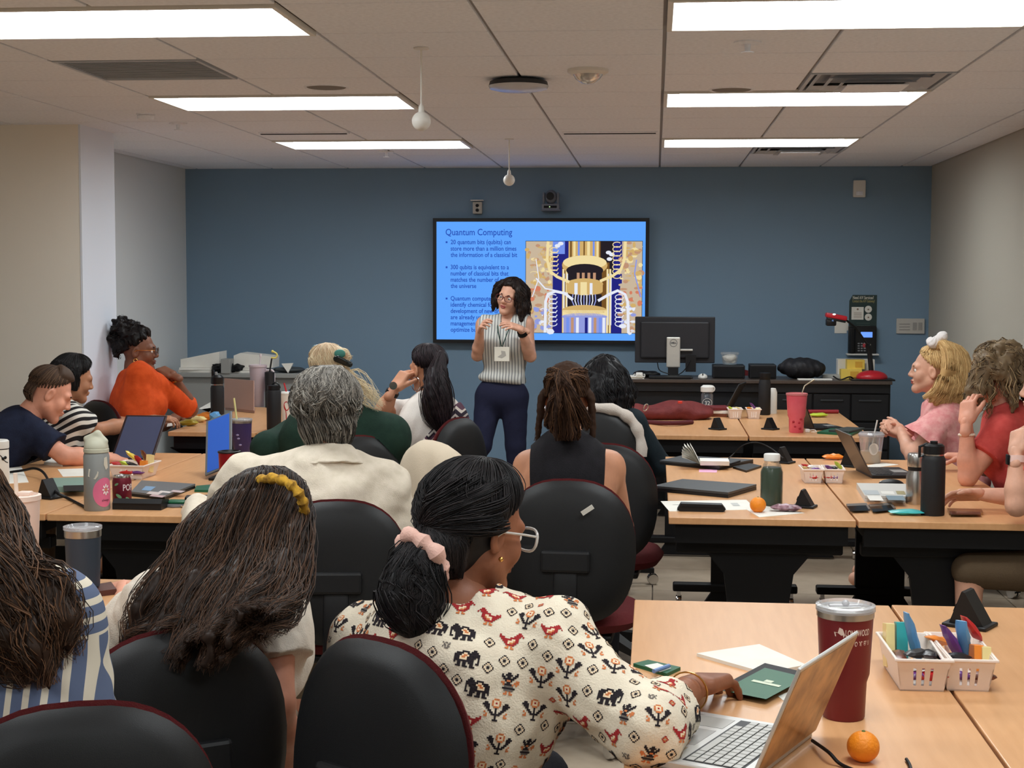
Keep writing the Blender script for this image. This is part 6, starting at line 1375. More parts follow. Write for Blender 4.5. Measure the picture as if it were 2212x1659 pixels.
def power_box(u, v, k, rot, label):
    """wedge-shaped table power outlet on its plate"""
    c = Tb(u, v); r = empty('power_outlet_box', c, label, 'power outlet', 'black wedge power outlets'); R = rotz(rot)
    q = MB().box((0, 0, .005), (.125 * k, .1 * k, .01), bev=.003); MB().add([R @ A(p) + c for p in q.V], q.F).build('plate', pbk, r, smooth=False)
    tri = [(-.045, .01), (.05, .01), (-.004, .098), (-.012, .1)]; V = [R @ (A((x * k, s * .036 * k, z * k))) + c for s in (-1, 1) for x, z in tri]
    MB().add(V, [[0, 1, 2, 3], [7, 6, 5, 4], [0, 4, 5, 1], [1, 5, 6, 2], [2, 6, 7, 3]]).build('wedge', pbk, r, smooth=False); V2 = [V[0] , V[3], V[7], V[4]]; n = R @ A((-.95, 0, .3)) * .001
    MB().add([p + n for p in V2], [[0, 1, 2, 3]]).build('face', pbm, r, smooth=False)
    for s in (-.4, .4):
        f0 = R @ A((-.032 * k, s * .04 * k, .05 * k)) + c; MB().box(f0 + n * 2, (.004, .018 * k, .022 * k), R=R @ roty(.33)).build('socket', pbk, r, smooth=False)
def slab(r, nm, o, ax, ay, az, d, m, bev=.002):
    """box spanned by axes at corner o"""
    R = A([ax, ay, az]).T; b = MB().box(A(d) / 2, d, bev=bev); return MB().add([R @ A(v) + A(o) for v in b.V], b.F).build(nm, m, r, smooth=False)
def laptop(hf, dirw, dird, W_, Dp, ang, body, label, keys=False, screen=None, lidm=None, th=.016, z=TZ, key=None, ll=1.):
    """hf: hinge corner, dirw: along the hinge, dird: hinge to front edge; ang: opening in degrees"""
    w_, d = nrm(dirw), nrm(dird); up = A((0, 0, 1.)); hf = A(hf, float); r = empty('laptop', hf + w_ * W_ / 2 + d * Dp / 2, label, 'laptop')
    if np.dot(np.cross(w_, d), up) < 0: hf = hf + w_ * W_; w_ = -w_
    slab(r, 'base', hf, w_, d, up, (W_, Dp, th), body, .003); a = math.radians(ang); ld = d * math.cos(a) + up * math.sin(a); ln = -np.cross(w_, ld); Ld = Dp * ll
    o = hf + up * th; lid = slab(r, 'lid', o - ln * .007, w_, ld, ln, (W_, Ld, .007), lidm or body, .002)
    slab(lid, 'screen', o + w_ * .008 + ld * .012 + ln * 0, w_, ld, ln, (W_ - .016, Ld - .02, .0008), screen or mat('screen_dark', (18, 18, 22), .12), 0.)
    kb = slab(r, 'keyboard_deck', o + w_ * W_ * .06 + d * Dp * .1, w_, d, up, (W_ * .88, Dp * .46, .0006), mat('deck_dark', (46, 46, 48), .5), 0.)
    slab(r, 'trackpad', o + w_ * W_ * .34 + d * Dp * .62, w_, d, up, (W_ * .32, Dp * .31, .0006), mat('trackpad_grey', (150, 148, 144), .35), 0.)
    if keys:
        km = key or mat('key_silver', (176, 174, 168), .4); base = None; ku = W_ * .88 / 15
        for i in range(6):
            row = [(1, 1)] * 14 if i < 5 else [(1, 1), (1, 1), (1, 1), (5, 1), (1, 1), (1, 1), (1, 1), (1, 1)]; x = .1
            for q, (kw, _) in enumerate(row):
                oo = o + w_ * (W_ * .06 + (x + .06) * ku) + d * (Dp * .115 + i * Dp * .072) + up * .0008; slab(r, 'key', oo, w_, d, up, (ku * (kw * 1.05 - .14), Dp * .06, .0018), km, .0004); x += kw * 1.055
    return r, hf, w_, d, up, o, ld, ln

# ---- nearest table
c = Tb(1822, 1548); h = 246 * S(c); mar = mat('maroon_powder', (112, 30, 36), .35, spec=.4)
r = tumbler(c, h, 60 * S(c), 45 * S(c), mar, 'tall maroon tumbler with clear lid and white university lettering', rim=steel)
rf = lambda z: (.0488 + (.0582 - .0488) * min(1, max(0, (z / h - .36) / .6))) + .0007
cream = mat('cream_ink', (224, 206, 196), .5); m = MB(); aC = math.atan2(CAMP[1] - c[1], CAMP[0] - c[0]) 
for body, z0, sz, a0, wd in (('LONGWOOD', h * .77, .019, .02, .05), ('LONGWOOD.EDU', h * .68, .0145, -.2, .062), ('1.800.281.4677', h * .60, .0135, -.05, .054)): text_on(m, body, c, (1, 0, 0), (0, 0, 1), sz, width=wd, bold=.0003, bend=wrap(c, rf, aC + a0 , z0))
m.add([wrap(c, rf, aC - .2, h * .765)(x, y) for x, y in ((-.008, 0), (.008, -.002), (.01, .004), (.006, .016), (.0, .019), (-.003, .008), (-.01, .009))], [list(range(7))]); m.build('lettering', cream, r, smooth=False)
MB().box(c + A((0, 0, h - .002)), (.07, .012, .006), R=rotz(.1), bev=.002).sphere(c + A((0, 0, h + .002)), .008, 10, 6).build('lid_slider', clid, r)
# silver laptop
hz = TZ; ff = Tb(1498, 1550, TZ); hf = Tb(1755, 1592, TZ); dd = nrm(ff - hf); ww = A((dd[1], -dd[0], 0)); ww = ww if ww[1] < 0 else -ww; Dp = np.linalg.norm(ff - hf)
alum = mat('laptop_silver', (196, 194, 190), .35, .3)
lap_ = laptop(hf, ww, dd, .33, Dp, 112, alum, 'open silver laptop with mottled tan lid cover beside the woman in the printed tunic', True, ll=.88)
swirl = mat('swirl_skin', (200, 152, 98), .3, var=(128, 88, 54), vscale=16, spec=.5)
r, hf2, w2, d2, up2, o2, ld2, ln2 = lap_
slab(r, 'lid_skin', o2 - ln2 * .0078 + w2 * .005 + ld2 * .005, w2, ld2, ln2, (.32, Dp * .88 - .012, .0008), swirl, 0.)
for nm, s0, t0, sw, tw, m_ in (('sticker', .08, .6, .2, .3, mat('sticker_grey', (160, 158, 152), .3)), ('sticker', .72, .64, .12, .2, mat('sticker_beige', (176, 158, 130), .4)), ('badge', .9, .8, .05, .08, mat('badge_blue', (50, 60, 80), .4))): slab(r, nm, o2 + w2 * .33 * (s0 if np.dot(w2, ww) > 0 else 1 - s0 - sw) + d2 * Dp * t0, w2, d2, up2, (.33 * sw, Dp * tw, .0007), m_, 0.)
cb = onZ(1755, 1600, TZ + .01); tag(MB().tube(spline([cb, onZ(1790, 1625, TZ + .02), onZ(1815, 1650, TZ + .006), onZ(1860, 1670, TZ + .006), onZ(1930, 1700, TZ + .006)], 24), .0035, 8).build('charging_cable', blackm, org=cb), 'black charging cable running from the silver laptop past the orange', 'cable')
orm = mat('orange_peel', (240, 146, 36), .45, bump=.25, bscale=160, var=(232, 130, 26), vscale=12)
def orange_fruit(u, v, px, label):
    c = Tb(u, v); rr = px * S(c); r = empty('orange', c, label, 'orange'); MB().sphere(c + A((0, 0, rr * .95)), (rr, rr, rr * .96), 28, 18).build('peel', orm, r); MB().lathe([(0, 0), (.004, 0), (.0025, .002), (0, .002)], c + A((0, 0, rr * 1.9)), n=8).build('stem_end', mat('stem_green', (96, 110, 50), .7), r)
orange_fruit(1864, 1645, 35, 'orange fruit on the nearest table right of the silver laptop')
green = mat('notebook_green', (30, 92, 62), .45); ctr = [(1560, 1492), (1652, 1443), (1742, 1464), (1655, 1511)]
nb = quad('notebook', ctr, .012, blackm, 'closed green notebook with pale printed crest on the nearest table', 'notebook'); decal('cover', inset(ctr, TZ + .0125, .0, 1, 0, 1), green, nb); decal('pages_edge', inset(ctr, TZ + .0125, .0, 1, .0, 1), green, nb, .0004)
q = inset(ctr, TZ + .0125, .38, .46, .12, .9); m = MB(); P0 = (Tb(*ctr[0], TZ + .014) + Tb(*ctr[3], TZ + .014)) / 2; decal('crest', inset(ctr, TZ + .0125, .46, .53, .2, .85), mat('crest_cream', (206, 214, 190), .5), nb, .0016); decal('crest_emblem', inset(ctr, TZ + .0125, .54, .62, .42, .6), MATS['crest_cream'], nb, .0016)
quad('notepad', [(1505, 1418), (1640, 1398), (1742, 1443), (1652, 1460)], .008, paper, 'glossy white notepad lying under the hand near the green notebook', 'notepad')
nb = quad('folder', [(1368, 1440), (1400, 1432), (1470, 1448), (1440, 1462)], .008, green, 'green folder peeking out left of the hand', 'folder'); quad('card', [(1392, 1438), (1420, 1433), (1450, 1444), (1425, 1452)], .001, paper, 'white card lying on the green folder', 'card', z=TZ + .0085)
tag(MB().tube([Tb(1412, 1450, TZ + .014), Tb(1445, 1438, TZ + .014)], .005, 8).build('pen', mat('pen_blue', (110, 140, 190), .3), org=Tb(1412, 1450)), 'light blue pen lying on the green folder', 'pen')
quad('paper_strip', [(1680, 1504), (1712, 1492), (1722, 1500), (1692, 1514)], .001, paper, 'small white paper strip between green notebook and laptop lid', 'paper')
basket(Tb(1972, 1466), .118, .25, .074, .02, 'white snack basket on the nearest tables left of the seam holding a blue packet', [('black', .1, -.1, .75, .08, .4, 0), ('black', .25, -.2, .78, .07, 1.2, .2), ('brown', -.28, -.05, .6, .1, 1.5, 0), ('blue', .02, .12, 1.1, .12, .4, 1.25), ('red', .2, -.38, .3, .07, .1, 0), ('purple', -.1, -.38, .3, .07, 0, 0), ('pink', .05, -.36, .62, .08, 0, 0)], 'the nearest left-hand basket', boxes=(('cream', -.36, .3, .8, (.02, .05, .1)), ('teal', -.12, .3, .85, (.026, .03, .1))))
basket(Tb(2072, 1466), .112, .25, .074, -.02, 'white snack basket on the nearest tables right of the seam holding a tall red packet', [('black', -.2, -.2, .7, .08, .3, 0), ('purple', -.12, .05, .9, .11, .5, 1.0), ('blue', .1, .05, 1.0, .11, 1, 1.2), ('red', .3, .2, 1.3, .075, .3, .9), ('orange', -.3, .3, .8, .09, .8, .3), ('purple', -.2, -.38, .3, .07, 0, 0), ('brown', .25, -.38, .3, .07, 0, 0)], 'the nearest right-hand basket', boxes=(('orange', .28, -.1, .75, (.02, .07, .06)), ('cream', .42, -.12, .72, (.02, .08, .06))))
power_box(2095, 1352, .95, -.55, 'black wedge power outlet on the nearest right-hand table')
tag(MB().tube(spline([Tb(1958, 1640, TZ + .004), Tb(1966, 1655, TZ + .004), Tb(1972, 1690, TZ + .004)], 8), .0035, 6).build('cord', blackm, org=Tb(1960, 1650)), 'short end of a black cord at the bottom right table edge', 'cord')

# ---- middle right table
c = Tb(1666, 1091); k = S(c); juice = mat('green_juice', (38, 58, 40), .25); r = lathe_thing('juice_bottle', c, 'clear bottle of dark green juice with a white cap', 'bottle', [('juice', [(0, .002), (22 * k, .002), (23 * k, .008), (23 * k, 72 * k), (19 * k, 82 * k), (0, 82 * k)], juice), ('glass', [(0, 0), (24 * k, 0), (24.5 * k, 4 * k), (24.5 * k, 72 * k), (19 * k, 88 * k), (16 * k, 92 * k), (16 * k, 98 * k)], mat('thin_clear', (230, 236, 230), .05, trans=.9, alpha=.35)), ('cap', [(16.5 * k, 96 * k), (17.5 * k, 97 * k), (17.5 * k, 109 * k), (16 * k, 111 * k), (0, 111 * k)], whitepl)])
orange_fruit(1637, 1107, 17.5, 'orange fruit on the napkin before the green juice bottle')
nap = quad('napkin', [(1612, 1101), (1655, 1094), (1738, 1109), (1640, 1118)], .002, paper, 'white paper napkin under the orange by the juice bottle', 'napkin')
wrapper('candy_wrapper', Tb(1698, 1104, TZ + .003), .12, .05, .028, -.1, mat('wrapper_mauve', (176, 140, 150), .3, var=(90, 50, 60), vscale=40), 'crumpled mauve candy wrapper on the napkin', 'wrapper', 5)
sh = [(1427, 1083), (1612, 1080), (1634, 1101), (1446, 1105)]; o = quad('paper_sheet', sh, .001, paper, 'white printed sheet on the table edge behind the black glasses case', 'paper'); decal('print', inset(sh, TZ + .001, .78, .86, .3, .6), mat('grey_print', (190, 190, 186), .5), o); decal('print', inset(sh, TZ + .001, .1, .6, .35, .38), MATS['grey_print'], o)
c = Tb(1515, 1104); r = empty('glasses_case', c, 'long black glasses case at the front edge of the middle right table', 'case'); k = S(c); MB().prism([(-52, 0), (-44, -3), (46, -3), (52, 2), (44, 10), (-44, 11)], c + A((0, -.02, .006)), (k, 0, 0), (0, 0, k * 1.25), (0, 1, 0), .05).build('case', blackp, r, smooth=False); MB().box(c + A((0, -.0215, .018)), (.16, .002, .002)).build('seam', blackm, r, smooth=False)
def closed(pts, th, m, label, lidm, z=TZ):
    P = [Tb(*p, z) for p in pts]; cc = sum(P) / 4; r = empty('laptop', cc, label, 'laptop')
    for nm, a, b, mm in (('base', 0, th * .55, m), ('lid', th * .6, th, lidm)):
        V = [p + A((0, 0, a)) for p in P] + [p + A((0, 0, b)) for p in P]; MB().add(V, [[3, 2, 1, 0], [4, 5, 6, 7], [0, 1, 5, 4], [1, 2, 6, 5], [2, 3, 7, 6], [3, 0, 4, 7]]).build(nm, mm, r, smooth=False)
    return r
darkl = mat('laptop_charcoal', (62, 64, 66), .4); dk2 = mat('laptop_black', (28, 28, 30), .4); greyl = mat('laptop_grey', (104, 106, 108), .4)
closed([(1411, 1061), (1474, 1046), (1634, 1058), (1573, 1076)], .024, dk2, 'closed charcoal laptop overhanging the left edge of the middle right table', darkl)
closed([(1425, 1003), (1474, 992), (1627, 1001), (1554, 1016)], .02, dk2, 'closed dark laptop under the open white notebook', darkl)
c = Tb(1543, 1003, TZ + .0205); k = S(c); r = empty('paper_notebook', c, 'open white notebook with fanned pages resting on a dark laptop', 'notebook'); MB().box(c + A((0, 0, .012)), (62 * k, .12, .022), bev=.002).build('page_block', paper, r, smooth=False)
for i in range(7):
    a = math.radians(112 + 7 * i); L = .115 - .006 * abs(i - 2); hp = c + A((-31 * k, 0, .006)); d = A((math.cos(a), 0, math.sin(a))); n_ = A((-d[2], 0, d[0])); V = []; 
    for t in np.linspace(0, 1, 5): V += [hp + d * L * t + n_ * .01 * t * t + A((0, s * .058, 0)) for s in (-1, 1)]
    MB().add(V, [[2 * j, 2 * j + 1, 2 * j + 3, 2 * j + 2] for j in range(4)]).build('page', paper, r)
quad('sticky_tab', [(1510, 1014), (1550, 1014), (1548, 1021), (1510, 1020)], .001, mat('pink_note', (226, 170, 200), .6), 'pink sticky note poking out under the dark laptop', 'sticky note')
quad('tablet', [(1583, 1012), (1620, 1005), (1645, 1010), (1612, 1021)], .01, dk2, 'small black tablet between the dark laptop and juice bottle', 'tablet')
tag(MB().tube([Tb(1575, 1003, TZ + .026), Tb(1598, 996, TZ + .03)], .005, 8).build('pen', blackp, org=Tb(1575, 1003)), 'black pen lying beside the open white notebook', 'pen')
tag(MB().tube(spline([Tb(1560, 1000, TZ + .03), onY(1580, 985, 7.6), onY(1605, 962, 7.6), onY(1635, 956, 7.6), onY(1665, 968, 7.55), Tb(1692, 990, TZ + .05)], 24), .003, 6).build('charging_cable', blackm, org=Tb(1560, 1000)), 'thin black cable arching from the power outlet to the dark laptop', 'cable')
power_box(1692, 1000, .8, -.5, 'black wedge power outlet behind the green juice bottle'); power_box(1738, 1096, .72, -.35, 'black wedge power outlet right of the candy wrapper'); power_box(1836, 1008, .8, -.6, 'black wedge power outlet behind the open dark laptop')
its = [('red', -.2, .3, .9, .06, .5, .4), ('cream', -.3, 0, .8, .06, 1.2, .5), ('purple', .2, -.1, .8, .05, .4, 0), ('white', .1, .2, .85, .06, .2, .2), ('red', .1, -.38, .3, .06, 0, 0)]
basket(Tb(1752, 1040), .088, .15, .062, .03, 'white snack basket at the seam of the middle right tables, left one', its, 'the left basket of the middle right table', .8)
basket(Tb(1799, 1040), .088, .15, .062, -.03, 'white snack basket at the seam of the middle right tables, right one', [('purple', -.2, 0, .85, .06, .8, .6), ('lime', .3, .1, 1.0, .07, .6, .8), ('black', 0, .2, .8, .06, 0, 0), ('purple', 0, -.38, .3, .06, 0, 0), ('red', -.25, -.38, .3, .06, 0, 0)], 'the right basket of the middle right table', .8)
wrapper('snack_packet', Tb(1800, 993), .11, .05, .03, .1, foil['orange'], 'torn orange snack packet lying behind the baskets', 'snack', 9)
# open dark laptop facing right
hz_ = Tb(1884, 1034); laptop(hz_, A((-.12, 1, 0)), A((1, .12, 0)), .3, .21, 118, dk2, 'open dark laptop with its back to the baskets', True, lidm=mat('laptop_taupe', (84, 74, 68), .4), key=mat('key_black', (34, 34, 36), .4))
c = Tb(1881, 1000); k = S(c); r = lathe_thing('iced_drink_cup', c, 'clear plastic iced drink cup with a pale logo disc and straw', 'cup', [('cup', [(0, 0), (19 * k, 0), (20 * k, 2 * k), (26 * k, 58 * k), (27 * k, 60 * k)], clearpl), ('drink', [(0, .003), (18 * k, .003), (22 * k, 26 * k), (0, 26 * k)], mat('milky_coffee', (206, 186, 160), .4)), ('lid', [(27.5 * k, 58 * k), (28 * k, 62 * k), (24 * k, 66 * k), (0, 66 * k)], clid)]); straw(r, c, (0, 0, 30 * k), (12 * k, 0, 92 * k), mat('clear_straw', (206, 206, 200), .2), .004)
rf2 = lambda z: (20 + 6 * z / (58 * k)) * k + .001; m = MB(); aC2 = math.atan2(-c[1], -c[0]) + .25; m.add([wrap(c, rf2, aC2, 32 * k)(.022 * math.cos(t), .03 * math.sin(t)) for t in np.linspace(0, 6.28, 17)[:-1]], [list(range(16))]); m.build('logo_disc', whitepl, r)
quad('napkin', [(1868, 1007), (1905, 1000), (1942, 1004), (1890, 1011)], .0015, paper, 'white napkin under the iced drink cup', 'napkin')
c = Tb(1925, 1054); r = empty('computer_mouse', c, 'black computer mouse behind the stickered tablet', 'mouse'); F = SDF(); F.ell(c + A((0, 0, .01)), (.058, .036, .03), k=.01); F.cut(c, (0, 0, -1)); V, Q = F.mesh(.004); mk('shell', V, Q, blackp, r, smooth=True); MB().box(c + A((-.04, 0, .026)), (.02, .008, .01), bev=.003).build('wheel', steel, r)
pts = [(1850, 1056), (1960, 1058), (1975, 1086), (1868, 1084)]; r = closed(pts, .026, mat('laptop_pearl', (206, 204, 198), .4), 'white closed laptop covered with stickers before the steel bottle', mat('laptop_pearl', (206, 204, 198), .4))
for i, (a, b, c_, d, col) in enumerate(((.1, .4, .1, .45, (180, 186, 188)), (.45, .7, .15, .4, (230, 228, 220)), (.5, .85, .5, .85, (120, 140, 150)), (.12, .4, .55, .9, (236, 234, 226)), (.75, .92, .12, .4, (160, 150, 110)))): decal('sticker', inset(pts, TZ + .026, a, b, c_, d), mat('sticker_%d' % i, col, .4), r)
for pts, lb in (([(1828, 1093), (1872, 1091), (1880, 1104), (1836, 1105)], 'dark phone lying left of the other phone on the middle right table'), ([(1876, 1094), (1925, 1090), (1935, 1102), (1885, 1107)], 'black phone with pale rim beside the teal snack pack')):
    o = quad('phone', pts, .009, mat('phone_rim', (130, 122, 116), .3, .5), lb, 'phone'); decal('screen', inset(pts, TZ + .009, .04, .96, .06, .94), mat('screen_dark', (18, 18, 22), .12), o)
wrapper('snack_packet', Tb(1957, 1112), .13, .07, .022, .05, foil['teal'], 'flat teal and white snack packet before the black bottle', 'snack', 12)
o = quad('phone', [(2046, 1103), (2120, 1105), (2124, 1113), (2050, 1113)], .01, mat('gold_case', (176, 136, 96), .3, .6), 'gold-edged phone lying right of the black bottle', 'phone'); decal('screen', inset([(2046, 1103), (2120, 1105), (2124, 1113), (2050, 1113)], TZ + .01, .05, .95, .1, .9), mat('screen_dark', (18, 18, 22), .12), o)
c = Tb(1978, 1088); k = S(c); lathe_thing('steel_bottle', c, 'brushed steel water bottle behind the black bottle', 'bottle', [('body', [(0, 0), (20 * k, 0), (21 * k, 3 * k), (21 * k, 60 * k), (17 * k, 70 * k), (17 * k, 74 * k)], steel), ('band', [(17.5 * k, 72 * k), (18 * k, 73 * k), (18 * k, 79 * k), (17 * k, 80 * k)], blackp), ('cap', [(18.5 * k, 80 * k), (19 * k, 82 * k), (19 * k, 104 * k), (17 * k, 108 * k), (0, 108 * k)], steel)])
c = Tb(2014, 1112); k = S(c); r = lathe_thing('black_bottle', c, 'tall matte black water bottle with handle lid on the middle right table', 'bottle', [('body', [(0, 0), (24 * k, 0), (25 * k, 3 * k), (25 * k, 118 * k), (22 * k, 126 * k), (20 * k, 128 * k)], mat('matte_black', (30, 30, 32), .6)), ('steel_ring', [(20.5 * k, 127 * k), (21.5 * k, 128 * k), (21.5 * k, 131 * k), (20 * k, 131 * k)], steel), ('lid', [(21 * k, 131 * k), (22 * k, 132 * k), (22 * k, 148 * k), (18 * k, 152 * k), (0, 152 * k)], blackp)])
MB().tube([c + A((-20 * k, 0, 128 * k)), c + A((-30 * k, -.006, 124 * k)), c + A((-30 * k, -.006, 146 * k)), c + A((-14 * k, 0, 152 * k))], .006, 8).build('handle', blackp, r); MB().lathe([(8 * k, 152 * k), (8 * k, 158 * k), (0, 158 * k)], c, n=14).build('spout_cap', blackp, r)

# ---- far right table
c = Tb(1440, 905); k = S(c); F = SDF(); bagm = mat('maroon_nylon', (112, 42, 40), .75, var=(98, 34, 34), vscale=20, bump=.4, bscale=50)
for u, w_, h_, rr in ((1375, 36, 22, 0), (1425, 60, 26, 0), (1470, 60, 34, 0), (1510, 40, 24, 0)): p = Tb(u, 905); F.ell(p + A((0, 0, h_ * .55 * k)), (w_ * .8 * k, .11, h_ * k * .62), k=.05)
F.cut(c + A((0, 0, .001)), (0, 0, -1), .004); V, Q = F.mesh(.007, wrinkle(.012, 22, 40)); bag = tag(mk('backpack', V, Q, bagm, None, c, True), 'slumped maroon backpack lying on the far right table', 'backpack')
MB().tube([onY(1395, 880, c[1] - .13) + .022 * A((.6 * math.cos(t) + .3 * math.sin(t), 0, math.sin(t))) for t in np.linspace(0, 6.28, 17)[:-1]], .004, 6, closed=True).build('carabiner', silver, bag); MB().tube(spline([Tb(1360, 905, TZ + .04), Tb(1400, 912, TZ + .012), Tb(1450, 914, TZ + .02), Tb(1495, 912, TZ + .012)], 16), .014, 8).build('strap', mat('maroon_web', (88, 34, 40), .8), bag); MB().box(onY(1469, 869, c[1] - .1), (.03, .01, .016), bev=.004).build('tag', mat('red_tag', (214, 66, 52), .6), bag)
for i, (m_, lb) in enumerate(((foil['brown'], 'brown paperback at the bottom of the small pile by the backpack'), (paper, 'pale book in the middle of the small pile by the backpack'), (mat('maroon_cover', (110, 40, 44), .5), 'maroon book on top of the small pile by the backpack'))): tag(MB().box(Tb(1553, 898) + A((0, 0, .011 + .021 * i)), (.13, .19, .02), R=rotz(.2 * i - .2), bev=.002).build('book', m_, org=Tb(1553, 898) + A((0, 0, .021 * i)), smooth=False), lb, 'book', 'books by the backpack')
basket(Tb(1587, 903), .088, .14, .062, .02, 'white snack basket on the far right table, left one', [('lime', -.3, 0, .9, .05, .4, .6), ('cream', .2, .1, .9, .06, .9, .3), ('white', 0, -.1, .85, .05, 0, 0)], 'the left basket of the far right table', .8)
basket(Tb(1627, 903), .088, .14, .062, .0, 'white snack basket on the far right table, right one', [('purple', .0, .1, 1.1, .08, .4, .8), ('orange', -.3, 0, .9, .05, .8, .3), ('cream', .3, -.1, .85, .05, 0, 0)], 'the right basket of the far right table', .8)
power_box(1550, 928, .72, -.75, 'black wedge power outlet on the far right tables left of the seam'); power_box(1664, 928, .72, -.65, 'black wedge power outlet on the far right tables right of the seam')
c = Tb(1651, 896); k = S(c); lathe_thing('black_bottle', c, 'tall slim black bottle behind the far baskets', 'bottle', [('body', [(0, 0), (12 * k, 0), (13 * k, 2 * k), (13 * k, 68 * k), (11 * k, 76 * k)], MATS['matte_black']), ('cap', [(11 * k, 76 * k), (12 * k, 78 * k), (12 * k, 90 * k), (0, 91 * k)], blackp)])
c = Tb(1668, 893); k = S(c); lathe_thing('thermos', c, 'slim white thermos half hidden by the slim black bottle', 'bottle', [('body', [(0, 0), (10 * k, 0), (10 * k, 45 * k), (7 * k, 54 * k), (0, 55 * k)], whitepl)])
c = Tb(1720, 934); k = S(c); pkm = mat('pink_enamel', (228, 104, 116), .35, var=(216, 84, 100), vscale=9); r = tumbler(c, 84 * k, 22 * k, 15.5 * k, pkm, 'tall pink tumbler with steel straw on the far right table', lid=mat('pink_lid', (206, 120, 122), .3), step=.4); MB().tube([c + A((6 * k, 0, 60 * k)), c + A((12 * k, 0, 88 * k)), c + A((16 * k, 0, 100 * k)), c + A((36 * k, 0, 114 * k))], .004, 8).build('straw', mat('straw_steel', (214, 206, 180), .25, .8), r)
m = MB(); [m.sphere(c + A((x * k, -15.2 * k - .001 * z / 20, z * k)), (.008, .003, .006), 8, 6) for x, z in ((-4, 14), (4, 22), (6, 10), (-8, 24), (8, 30))]; m.build('cherry_print', mat('cherry', (176, 36, 56), .4), r)
c = Tb(1527, 892); k = S(c); r = lathe_thing('clear_bottle', c, 'clear water bottle with white loop lid behind the backpack', 'bottle', [('body', [(0, 0), (13 * k, 0), (13 * k, 40 * k), (9 * k, 46 * k)], mat('smoky_clear', (120, 128, 140), .1, trans=.6, alpha=.7)), ('lid', [(14 * k, 46 * k), (14 * k, 56 * k), (9 * k, 60 * k), (0, 60 * k)], whitepl)]); MB().tube([c + A((8 * k + 8 * k * math.cos(t), 0, 52 * k + 7 * k * math.sin(t))) for t in np.linspace(-1.6, 1.8, 10)], .004, 8).build('loop', whitepl, r)
m = MB(); text_on(m, '32', c + A((0, -13.2 * k, 18 * k)), (1, 0, 0), (0, 0, 1), .04, align='CENTER'); m.tube([c + A((10 * k * math.cos(t), -13.2 * k, 23 * k + 9 * k * math.sin(t))) for t in np.linspace(0, 6.28, 17)[:-1]], .0012, 5, closed=True); m.build('print', whitepl, r)
hz_ = Tb(1556, 889); laptop(hz_ + A((.03, 0, 0)), A((.25, 1, 0)), A((-1, .25, 0)), .26, .2, 118, darkl, 'slim open laptop with bluish screen standing behind the backpack', screen=mat('screen_blue', (40, 60, 96), .2, emit=(40, 70, 130), estr=.15))
hz_ = Tb(1760, 930); laptop(hz_, A((-.3, 1, 0)), A((1, .3, 0)), .26, .19, 112, dk2, 'open black laptop behind the pink tumbler', True, key=mat('key_black', (34, 34, 36), .4))
for i, (pts, m_, lb) in enumerate((([(1765, 937), (1800, 928), (1862, 932), (1840, 942)], green, 'green notebook at the front edge of the far right table'), ([(1790, 933), (1830, 926), (1868, 928), (1835, 936)], mat('dark_cover', (60, 66, 64), .5), 'dark notebook lying on the green notebook at the far right table'))): quad('notebook', pts, .012, m_, lb, 'notebook', z=TZ + .0122 * i)
wrapper('snack_packet', Tb(1768, 901), .12, .07, .03, .3, foil['lime'], 'yellow-green snack bag behind the open black laptop', 'snack', 15); tag(MB().tube([Tb(1740, 889, TZ + .014), Tb(1811, 889, TZ + .014)], .013, 12).build('umbrella_roll', mat('red_roll', (150, 44, 50), .6), org=Tb(1775, 889)), 'rolled red folding umbrella on the far edge of the far right table', 'umbrella')
c = Tb(1744, 934); m = MB(); m.box(c + A((0, 0, .01)), (.03, .03, .02), bev=.006); m.tube(spline([c + A((.0, 0, .012)), c + A((.04, .01, .015)), c + A((.05, -.02, .006)), c + A((.02, -.03, .006))], 14), .0028, 6); tag(m.build('earbuds', whitepl, org=c), 'white earbuds beside the base of the pink tumbler', 'earbuds')

# ---- far left table
bk = MATS['matte_black']; c = Tb(470, 908); k = S(c); r = lathe_thing('black_bottle', c, 'black bottle with flip spout left of the rose laptop', 'bottle', [('body', [(0, 0), (14 * k, 0), (15 * k, 2 * k), (15 * k, 72 * k), (13 * k, 78 * k)], bk), ('ring', [(13 * k, 78 * k), (14 * k, 79 * k), (14 * k, 81 * k), (13 * k, 81 * k)], steel), ('lid', [(13 * k, 81 * k), (14 * k, 83 * k), (14 * k, 96 * k), (9 * k, 101 * k), (0, 101 * k)], blackp)]); MB().box(c + A((-9 * k, 0, 104 * k)), (6 * k, .02, 16 * k), bev=.003).build('spout', blackp, r); MB().box(c + A((-2 * k, 0, 102 * k)), (5 * k, .015, 12 * k), bev=.003).build('spout_tip', mat('grey_tip', (150, 150, 148), .4), r)
c = Tb(592, 928); k = S(c); r = lathe_thing('black_bottle', c, 'black bottle with carry loop beside the paper cup', 'bottle', [('body', [(0, 0), (15 * k, 0), (16 * k, 2 * k), (16 * k, 84 * k), (14 * k, 88 * k)], bk), ('lid', [(13 * k, 88 * k), (14 * k, 89 * k), (14 * k, 98 * k), (0, 100 * k)], blackp)]); MB().tube([c + A((4 * k + 10 * k * math.cos(t), 0, 92 * k + 12 * k * math.sin(t))) for t in np.linspace(0, 3.14, 12)], .005, 8).build('loop', blackp, r)
